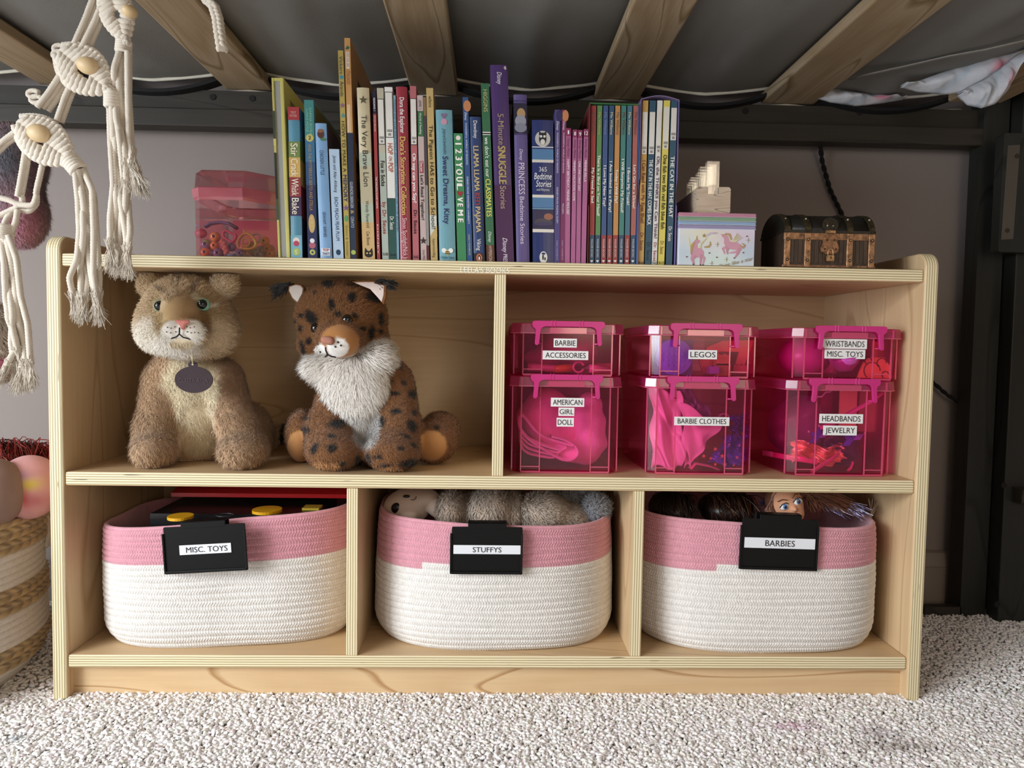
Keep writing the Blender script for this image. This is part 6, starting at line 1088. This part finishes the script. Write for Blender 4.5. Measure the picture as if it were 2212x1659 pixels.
    eye(r, Qh(347, 661, .0375), .0088, '#7fb8a0', (.1, -1, .0), .72); eye(r, Qh(440, 658, .0400), .0088, '#86c0a8', (.0, -1, .05), .72)
    b = MB(); n_ = Qh(394, 700, .006); k = 1 / 1555
    pr2 = [('c', (n_ + np.array([-11 * k, 0, 5 * k]), n_ + np.array([12 * k, 0, 5 * k]), .0020, .0020), .0015), ('c', (n_ + np.array([-4 * k, 0, 3 * k]), n_ + np.array([1 * k, 0, -8 * k]), .0028, .0018), .003), ('c', (n_ + np.array([5 * k, 0, 3 * k]), n_ + np.array([1 * k, 0, -8 * k]), .0028, .0018), .003)]
    solid(b, pr2, .0010, const('#d98a80')); b.build('nose', M_MATTE, r)
    b = MB(); y = .0045
    for pts in ([(392, 708, .008), (391.5, 722, .011)], [(391.5, 722, .010), (385, 728, .013), (375, 731, .017), (368, 737, .022)], [(391.5, 722, .010), (400, 729, .012), (412, 732, .016), (420, 736, .021)]): b.tube([Qh(*q) + np.array([0, -.006, 0]) for q in pts], .0010, 6, '#2a2422')
    b.build('mouth', M_MATTE, r)
    t = MB(); c = Q(419, 820, .036); k = 1 / 1515; tt = np.linspace(0, 2 * PI, 48, endpoint=False); t.prism([(c[0] + 40 * k * math.cos(a), c[2] + 28.5 * k * math.sin(a)) for a in tt], c[1] - .001, c[1] + .001, 'y', '#38272c'); cc = c + np.array([-2 * k, 0, 31 * k]); t.prism([(cc[0] + 9.5 * k * math.cos(a), cc[2] + 8 * k * math.sin(a)) for a in tt], c[1] - .0009, c[1] + .0009, 'y', '#38272c')
    text(t, 'COSTA RICA', (c[0], c[1] - .0013, c[2] - .001), 62 * k, 9 * k, '#55444a', bold=0); t.disc((cc[0], c[1] - .0013, cc[2] + .001), .0014, .0014, .0006, '#d8d0c0'); tg = t.build('hang_tag', M_PLAST, r)
    t = MB(); t.tube([Q(415, 762, .024), Q(415.5, 776, .024), Q(416, 788, .0365)], .0006, 5, '#e8dcb0'); t.tube([Q(413, 764, .024), Q(415.0, 778, .025), Q(418, 788, .0365)], .0006, 5, '#e8dcb0'); t.build('tag_string', M_MATTE, r)
cougar()
# ------------------------------------------------ lynx plush
def lynx():
    z0 = ZM1; r = thing('plush_lynx', (Q(790, 1000, .1)[0], .11, z0), 'sitting brown plush lynx with black spots, tufted ears and white ruff', 'stuffed toy')
    fl = lambda u, Y, z: np.array([at(u, 1000, Y)[0], Y, z]); ZX = lambda x, y: (580 + x / 3.607, 580 + y / 3.607)
    pr = [('e', (Q(800, 930, .13), (.070, .065, .080)), .03), ('e', (Q(800, 850, .11), (.060, .045, .070)), .03), ('e', (Q(775, 790, .10), (.044, .04, .04)), .02),
          ('c', (Q(725, 850, .095), Q(705, 930, .075), .026, .030), .016), ('c', (Q(705, 930, .075), fl(712, .062, z0 + .036), .030, .034), .012), ('e', (fl(724, .046, z0 + .027), (.041, .042, .027)), .014),
          ('c', (Q(850, 830, .105), Q(862, 925, .08), .030, .032), .016), ('c', (Q(862, 925, .08), fl(852, .064, z0 + .036), .032, .034), .012), ('e', (fl(848, .044, z0 + .027), (.040, .042, .027)), .014),
          ('e', (fl(652, .105, z0 + .040), (.024, .03, .040)), .008), ('e', (fl(935, .105, z0 + .034), (.036, .030, .032)), .010), ('e', (fl(950, .135, z0 + .050), (.030, .035, .026)), .01)]
    hd = [('e', (Q(738, 686, .090), (.0655, .056, .0535)), .012), ('e', (Q(790, 740, .085), (.035, .03, .024)), .015), ('e', (Q(690, 745, .08), (.030, .03, .022)), .015), ('e', (Q(735, 732, .045), (.033, .034, .027), rz('Y', 12)), .012)]
    SP = [(465, 130, 50, 30, .4), (645, 235, 35, 40, 0), (805, 235, 65, 35, .3), (495, 295, 25, 45, 0), (540, 365, 30, 22, 0), (345, 385, 65, 40, .8), (665, 375, 25, 22, 0), (865, 400, 24, 55, -.1), (790, 495, 27, 58, .1), (265, 370, 20, 20, 0), (262, 465, 18, 28, 0), (220, 415, 11, 25, 0), (325, 560, 25, 30, 0), (280, 620, 20, 70, -.25), (860, 490, 20, 20, 0), (725, 470, 28, 14, 0), (370, 200, 14, 18, 0), (640, 140, 30, 14, 0)]
    SB = [(1010, 760, 32, 18, .5), (915, 790, 30, 42, -.4), (1055, 885, 20, 18, 0), (985, 965, 45, 18, 0), (1118, 975, 34, 36, 0), (945, 875, 25, 12, 0), (990, 1110, 45, 25, 0), (1135, 1120, 25, 25, 0), (1115, 1225, 38, 55, -.4), (885, 1190, 25, 48, 0), (540, 1205, 75, 36, -.15), (490, 1305, 35, 18, 0), (360, 1400, 28, 45, .5), (495, 1395, 45, 34, -.4), (290, 1255, 45, 25, 0), (290, 1165, 40, 12, 0), (435, 1025, 25, 14, 0), (700, 1500, 32, 48, .2), (560, 1515, 45, 22, 0), (855, 1460, 40, 20, 0), (930, 1545, 60, 26, .2), (1105, 1510, 80, 32, -.15), (780, 1470, 20, 45, -.3), (1070, 1305, 38, 16, .4), (1030, 1400, 30, 18, 0), (1130, 1375, 35, 14, .5), (1310, 1235, 22, 18, 0), (1375, 1365, 25, 12, 0), (1370, 1100, 20, 30, 0)]
    def spots(C, U, V, L_):
        w = np.zeros((len(U), 1)); jit = 1.5 * np.sin(U * .9 + 2 * np.sin(V * .7))
        for x, y, rx, ry, a in L_: cx, cy = ZX(x, y); w = np.maximum(w, patch(U + jit, V + jit, cx, cy, rx / 3.607, ry / 3.607, .3, a))
        return mixc(C, w, '#120e0c')
    tan = '#c08c58'
    def col(P, N):
        U, V = proj(P); C = np.tile(lc('#875a34'), (len(P), 1)); C = spots(C, U, V, SB)
        fr = (N[:, 1:2] < .4) * 1.
        C = mixc(C, np.clip(patch(U, V, 645, 965, 26, 38, .08) + patch(U, V, 932, 962, 34, 33, .08), 0, 1) * (P[:, 1:2] > .068) * (P[:, 2:3] < z0 + .075), tan)
        C = mixc(C, patch(U, V, 765, 830, 62, 62, .1) * fr * (P[:, 1:2] < .12), '#e8e2da'); C = mixc(C, patch(U, V, 790, 915, 36, 55, .12) * fr * (U > 760)[:, None] * (U < 822)[:, None], '#aaa6a2')
        toe = (P[:, 2:3] < z0 + .016) * (P[:, 1:2] < .03) * 1.; C = mixc(C, toe * np.clip(patch(U, V, 705, 1006, 30, 14, .1) + patch(U, V, 845, 1016, 28, 10, .1), 0, 1), tan); return C
    def hcol(P, N):
        U, V = proj(P); C = np.tile(lc('#80552f'), (len(P), 1)); C = spots(C, U, V, SP); snout = patch(U, V, *ZX(560, 570), 41, 37, .06) * (P[:, 1:2] < .062) * 1.
        C = mixc(C, np.clip(patch(U, V, 812, 755, 40, 20, .2, -.4) + patch(U, V, 690, 785, 45, 18, .2, .2) + patch(U, V, 750, 790, 60, 22, .2), 0, 1), '#efeae2'); C = mixc(C, snout, '#a8733f')
        C = mixc(C, np.clip(patch(U, V, *ZX(540, 615), 24, 21, .06) + patch(U, V, *ZX(408, 645), 12, 15, .06, -.3), 0, 1) * (P[:, 1:2] < .06), '#f4f2ee')
        return C
    cl = lambda fn: (lambda p: np.maximum(fn(p), z0 + .0008 - p[:, 2]))
    b = MB(); V, Fs, N = nets(cl(union(pr)), (-.32, -.01, z0 - .005), (-.04, .22, .53), .0045); b.add(V, Fs, vc=np.clip(col(V, N), 0, 1), smooth=True)
    kp = lambda P, Nn: ~((patch(*proj(P), 645, 965, 26, 38, .05)[:, 0] + patch(*proj(P), 932, 962, 34, 33, .05)[:, 0] > .5) & (P[:, 1] > .068))
    fur(b, V, Fs, N, 75000, .0060, col, (0, -.2, -1), .5, .00042, .5, keep=kp); b.V[-1][:, 2] = np.maximum(b.V[-1][:, 2], z0 + .0006)
    for u0, u1, uu, Yt in ((683, 762, (708, 737), .004), (806, 890, (832, 862), .002)):
        for u in uu: b.tube([fl(u, Yt + .002, z0 + .018), fl(u, Yt - .001, z0 + .010), fl(u, Yt + .004, z0 + .003)], .0004, 5, '#140e0c')
    b.build('body', M_FUR, r)
    b = MB(); V, Fs, N = nets(union(hd), (-.33, -.03, .43), (-.12, .17, .60), .0034); b.add(V, Fs, vc=np.clip(hcol(V, N), 0, 1), smooth=True); hc = Q(730, 720, .03)
    def hcomb(P, Nn): d = P - hc; d[:, 1] = 0; return norm(d) + np.array([0, .1, -.2])
    def hl(P): U, V_ = proj(P); m_ = np.clip(patch(U, V_, *ZX(550, 590), 44, 42, .1)[:, 0], 0, 1) * (P[:, 1] < .062); return .0065 * (1 - m_) + .0008 * m_
    fur(b, V, Fs, N, 58000, hl, hcol, hcomb, .45, .00036, .4); b.V[-1][:, 2] = np.minimum(b.V[-1][:, 2], ZT0 - .002); b.build('head', M_FUR, r)
    dots(r, V, [ZX(542, 575), ZX(565, 600), ZX(521, 610), ZX(404, 651)], .0015, '#0c0a0a', 'whisker_dots')
    # long white ruff
    b = MB(); rf = [('e', (Q(755, 800, .075), (.050, .026, .026)), .012), ('e', (Q(768, 838, .070), (.044, .022, .040)), .012), ('e', (Q(778, 885, .078), (.022, .018, .034)), .012), ('e', (Q(815, 768, .075), (.022, .024, .018)), .01), ('e', (Q(690, 790, .070), (.020, .018, .014)), .01)]
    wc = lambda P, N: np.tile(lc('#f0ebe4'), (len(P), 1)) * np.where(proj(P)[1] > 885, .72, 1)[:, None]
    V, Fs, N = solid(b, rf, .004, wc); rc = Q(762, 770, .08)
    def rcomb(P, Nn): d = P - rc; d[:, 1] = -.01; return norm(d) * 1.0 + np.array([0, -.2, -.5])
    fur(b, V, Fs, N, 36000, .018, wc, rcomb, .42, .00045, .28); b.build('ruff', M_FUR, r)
    eye(r, Q(686, 709, .043), .0085, '#b07a28', (-.3, -1, 0), .80); eye(r, Q(751, 691, .040), .0092, '#c08828', (0, -1, 0), .80)
    b = MB(); n_ = Q(706, 735, .010); solid(b, [('e', (n_, (.0080, .005, .0058), rz('Y', 12)), .002), ('e', (n_ + np.array([.006, 0, -.001]), (.005, .005, .005)), .004)], .0012, const('#a87462')); b.build('nose', M_MATTE, r)
    b = MB()
    for pts in ([(703, 750), (704, 758), (708, 766)], [(708, 766), (706, 768), (702.5, 771)], [(708, 766), (716, 770), (725, 771.5)]): b.tube([Q(u, v, .009 + .00002 * (u - 708) ** 2) for u, v in pts], .0011, 6, '#0c0a0a')
    b.build('mouth', M_MATTE, r)
    # ears
    def ear(pts, tip, inner, back, Yb, flip=1):
        e = MB(); P_ = [at(u, v, Yb) for u, v in pts]; e.prism([(p[0], p[2]) for p in P_], Yb - .002, Yb + .010, 'y', back); q = np.mean(P_, 0); e.prism([(q[0] + (p[0] - q[0]) * .86, q[2] + (p[2] - q[2]) * .86) for p in P_], Yb - .0035, Yb, 'y', inner)
        o = e.build('ear', M_MATTE, r, bevel=.0012); t = MB(); c = at(*tip[0], Yb + .004); d = at(*tip[1], Yb + .004)
        for _ in range(220):
            f = RNG.random(); a = c * (1 - f) + d * f + RNG.normal(0, .0022, 3); dr = norm(d - c) + RNG.normal(0, .35, 3); a[2] = min(a[2], ZT0 - .009); t.tube([a, a + dr * .006, a + dr * .011 + np.array([0, 0, -.002])], [.0011, .0009, .0003], 4, '#0a0909', cap=False)
        t.ball((c + d) / 2, (.009, .005, .0055), '#0a0909'); t.V = [np.minimum(v, np.array([9, 9, ZT0 - .0015])) for v in t.V]; t.build('ear_tuft', M_FUR, o)
    ear([(652, 615), (640, 613), (624, 618), (623, 628), (632, 646), (645, 658), (657, 634), (658, 622)], ((626, 617), (606, 623)), '#ded8d4', '#8a5a34', .075)
    ear([(760, 608), (780, 607), (808, 607), (835, 616), (834, 640), (829, 658), (818, 645), (800, 625), (770, 613)], ((812, 608), (836, 611)), '#e2d2cc', '#8a5a34', .060)
lynx()
# ------------------------------------------------ macrame hammock
M_COT = mat('macrame_cotton', .95, sheen=.3, var=.05, vscale=90, bump=.4, bscale=700)
def cord(mb, pts, r=.0034, col='#d2c8b9', n=None, sm_=6, tw=.011, fray=0):
    P = np.array(pts, float); L = np.linalg.norm(np.diff(P, axis=0), axis=1).sum(); n = n or max(10, int(L / .0016)); s = np.concatenate([[0], np.cumsum(np.linalg.norm(np.diff(P, axis=0), axis=1))]); q = np.linspace(0, s[-1], n)
    P = np.stack([np.interp(q, s, P[:, k]) for k in range(3)], 1)
    for _ in range(sm_): P[1:-1] = (P[:-2] + 2 * P[1:-1] + P[2:]) / 4
    T = norm(np.gradient(P, axis=0)); N = norm(np.cross(T, np.array([.3, 1, .1]))); B = np.cross(T, N); m = 9; a = np.arange(m) * 2 * PI / m; rr = r * (1 + .10 * np.cos(3 * (a[None] - q[:, None] / tw * 2 * PI)))
    V = P[:, None] + rr[..., None] * (np.cos(a)[None, :, None] * N[:, None] + np.sin(a)[None, :, None] * B[:, None]); V = V.reshape(-1, 3); i, j = np.meshgrid(np.arange(n - 1), np.arange(m), indexing='ij'); j2 = (j + 1) % m
    n0 = mb.n; mb.add(V, np.stack([i * m + j, i * m + j2, (i + 1) * m + j2, (i + 1) * m + j], -1).reshape(-1, 4), col, 0, True); mb.Fc.append((np.arange(m)[::-1][None] + n0, 0, False)); mb.Fc.append((np.arange(m)[None] + n0 + (n - 1) * m, 0, False))
def K(u, v, Y=-.10): return at(u, v, Y)
def macrame():
    r = thing('macrame_hanger', K(130, 300), 'cream macrame cord hanger with wooden beads and frayed tassels at the upper left', 'macrame'); YM = -.10
    _c = cord
    def cd_(pts, r_=.0034): b = MB(); _c(b, pts, r_); b.build('cord', M_COT, r)
    for a, c, dy in (((205, -15), (158, 100), 0), ((216, -10), (166, 102), .006), ((226, -5), (178, 100), -.004), ((236, -5), (192, 104), .004)): cd_([K(*a, YM + dy), K((a[0] + c[0]) / 2 + 2, (a[1] + c[1]) / 2, YM + dy), K(*c, YM + dy)])
    for a, m_, c, dy in (((132, 158), (108, 195), (80, 232), 0), ((142, 160), (118, 200), (92, 234), .006), ((160, 165), (140, 210), (122, 262), .002), ((170, 168), (150, 215), (132, 265), .008), ((150, 168), (125, 210), (104, 240), .010)): cd_([K(*a, YM + dy), K(*m_, YM + dy), K(*c, YM + dy)])
    for pts, dy in (([(40, 280), (12, 300), (-15, 325)], 0), ([(48, 290), (20, 305), (-12, 335)], .005), ([(56, 318), (48, 370), (38, 425)], 0), ([(64, 322), (55, 375), (45, 428)], .004), ([(95, 340), (85, 385), (78, 415), (80, 440), (62, 458), (40, 452)], .006), ([(-10, 425), (20, 432), (40, 442), (72, 445), (80, 420)], 0), ([(-10, 470), (15, 458), (38, 448), (50, 436), (46, 420)], .003), ([(38, 452), (34, 480), (22, 505)], 0), ([(28, 450), (12, 475), (5, 500)], .004)): cd_([K(*p, YM + dy) for p in pts])
    for cx, cy in ((128, 105), (126, 118), (72, 203), (78, 215)): cd_([K(cx + 14 * math.cos(t), cy + 8 * math.sin(t), YM + .004) for t in np.linspace(.4, 5.8, 14)], .0028)
    def pod(c0, c1, wid, bead, br):
        p = MB(); c0 = np.array(c0, float); c1 = np.array(c1, float); d = (c1 - c0) / np.linalg.norm(c1 - c0); nn = np.array([-d[1], d[0]]); Lp = np.linalg.norm(c1 - c0); rows = int(Lp / 10.5)
        for k in range(rows):
            f = (k + .5) / rows; c = c0 + d * Lp * f; w = wid * math.sin(PI * min(1, f * 1.02 + .08)) ** .8
            if w < 8: w = 8
            mm = max(2, int(w / 9)); 
            for sg in (-1, 1):
                if abs(np.dot(bead - c, d)) < br * 1.0: st = br * .7
                else: st = 0
                if w / 2 > st + 3:
                    A_ = c + nn * sg * st; E = c + nn * sg * w / 2 + d * 9; pts = [A_ * (1 - t) + E * t for t in np.linspace(0, 1, 6)]; cord(p, [K(q[0], q[1], YM - .004 - .003 * math.sin(PI * t)) for q, t in zip(pts, np.linspace(0, 1, 6))], .0036, sm_=2, tw=.007)
                    e = K(E[0], E[1], YM - .003); p.ball(e, .0048, '#ddd3c4', nu=10, nv=8)
        for sg in (-1, 1): cord(p, [K(*(c0 + d * Lp * f + nn * sg * wid / 2 * 1.06 * math.sin(PI * min(1, f * 1.02 + .06)) ** .8), YM + .002) for f in np.linspace(0, 1, 12)], .004)
        p.build('knotted_panel', M_COT, r)
        bm = MB(); bm.ball(K(bead[0], bead[1], YM - .009), (br * .00064, .010, br * .00050), '#d8bd92', nu=28, nv=18, rot=rz('Y', 12)); o = bm.build('wooden_bead', mat('pale_wood_bead_%d' % int(bead[0]), .5, var=.08, vscale=40), r); o['label'] = 'smooth pale wooden bead'
    pod((128, 108), (238, 198), 88, np.array((190, 142.)), 20); pod((38, 262), (160, 352), 82, np.array((84, 288.)), 21); pod((232, -40), (272, 92), 60, np.array((280, 25.)), 14)
    def tassel(neck, paths, rw, fr, seed, wrap=True):
        fr = int(fr * 3)
        rr = np.random.default_rng(seed); t = MB()
        if wrap:
            for k in range(5): 
                f = k / 4; c = (neck[0] * (1 - f) + neck[2] * f, neck[1] * (1 - f) + neck[3] * f); dx = np.array([neck[2] - neck[0], neck[3] - neck[1]]); dx = dx / np.linalg.norm(dx); nn = np.array([-dx[1], dx[0]]) * rw; cc = K(*c, YM)
                e0 = K(c[0] + nn[0], c[1] + nn[1], YM) - cc; t.tube([cc + e0 * math.cos(a) + np.array([0, 1, 0]) * abs(rw) * .0006 * math.sin(a) for a in np.linspace(0, 2 * PI, 16, endpoint=False)], .0030, 7, '#ddd3c4', closed=True)
        for pth in paths:
            P = [K(u + rr.normal(0, .8), v, YM + rr.uniform(-.010, .010)) for u, v in pth]; cord(t, P, .0036)
            e = P[-1]; d = norm(np.array(P[-1]) - np.array(P[-2])); 
            for _ in range(fr): dd = norm(d + rr.normal(0, .13, 3) * np.array([1, .6, .4])); l = rr.uniform(.018, .034); t.tube([e - d * .006 + rr.normal(0, .0022, 3), e + dd * l * .5 + rr.normal(0, .001, 3), e + dd * l + rr.normal(0, .002, 3)], [.00055, .0005, .00025], 4, '#cfc5b6', cap=False)
        t.build('tassel', M_COT, r)
    tassel((243, 203, 243, 228), [[(236, 228), (238, 300), (244, 400), (238, 470), (238, 530)], [(242, 228), (246, 310), (250, 420), (248, 480), (246, 540)], [(248, 228), (258, 300), (268, 400), (262, 470), (258, 540)], [(252, 228), (264, 290), (274, 390), (270, 470), (268, 545)], [(246, 228), (250, 340), (262, 440), (272, 500), (276, 545)], [(250, 228), (270, 320), (276, 420), (280, 500), (277, 540)]], 13, 34, 1)
    tassel((268, 92, 266, 110), [[(258, 110), (246, 150), (246, 200), (252, 260), (270, 330), (290, 365)], [(264, 110), (258, 180), (262, 260), (284, 330), (298, 375)], [(270, 110), (266, 200), (266, 300), (270, 360)], [(276, 110), (276, 200), (278, 300), (290, 370)], [(280, 112), (279, 210), (283, 300), (284, 330)]], 12, 26, 2)
    tassel((150, 345, 168, 366), [[(160, 366), (168, 430), (172, 500), (168, 560), (150, 600), (158, 640)], [(166, 364), (178, 430), (180, 500), (174, 580), (176, 645)], [(172, 362), (190, 420), (192, 500), (180, 560), (190, 600), (184, 645)], [(178, 362), (200, 410), (202, 500), (202, 590), (210, 645)], [(168, 366), (180, 430), (186, 510), (200, 600), (204, 640)], [(176, 364), (204, 420), (210, 520), (214, 600), (212, 640)]], 15, 36, 3)
    tassel((10, 490, 8, 510), [[(2, 510), (8, 570), (14, 650), (30, 720), (40, 760)], [(8, 510), (16, 580), (26, 680), (24, 740), (30, 790)], [(14, 508), (26, 570), (36, 660), (48, 730), (56, 790)], [(18, 508), (36, 560), (44, 640), (60, 700), (66, 785)], [(6, 510), (10, 600), (18, 690), (40, 740), (14, 790)], [(16, 510), (30, 590), (38, 690), (56, 750), (46, 795)]], 15, 36, 4)
macrame()
b = MB(); pts = [(436, -25), (446, 0), (462, 14), (470, 40), (474, 70), (480, 108)]
for ph in (0, 2 * PI / 3, 4 * PI / 3):
    n = 90; t = np.linspace(0, len(pts) - 1, n); U = np.interp(t, np.arange(len(pts)), [p[0] for p in pts]); V = np.interp(t, np.arange(len(pts)), [p[1] for p in pts]); cord(b, [K(U[i] + 6.5 * math.cos(t[i] * 6.5 + ph), V[i], -.12) + np.array([0, .004 * math.sin(t[i] * 13 + ph * 2), 0]) for i in range(n)], .0032, sm_=1)
tag(b.build('braided_cord', M_COT), 'cream braided cotton cord hanging down in front of the pine slat', 'cord')
# soft toys held in the hanger beside the wall
pf = lambda P, N: mixc(mixc(np.tile(lc('#9c8088'), (len(P), 1)), patch(*proj(P), 52, 470, 38, 50, .5), '#c88a98'), patch(*proj(P), 15, 340, 30, 40, .6), '#74747e')
plush('plush_toy', [('e', (Q(28, 350, .05), (.040, .04, .045)), .02), ('e', (Q(48, 465, .05), (.030, .03, .042)), .02), ('e', (Q(5, 430, .06), (.045, .04, .06)), .02)], .006, pf, 'fuzzy mauve and pink plush toy behind the macrame at the left edge', 'stuffed toy', 40000, .012, Q(20, 520, .05), comb=(.2, -.3, -1), w=.0003)
plush('plush_toy', [('e', (Q(-8, 735, .04), (.032, .03, .045)), .02), ('e', (Q(0, 795, .03), (.016, .02, .012)), .01)], .006, lambda P, N: mixc(np.tile(lc('#bfb0a0'), (len(P), 1)), patch(*proj(P), 2, 778, 14, 14, .4), '#c0607a'), 'tan long haired plush toy behind the lowest macrame tassel', 'stuffed toy', 20000, .016, Q(0, 800, .04), comb=(.6, -.3, -.8), w=.00035)
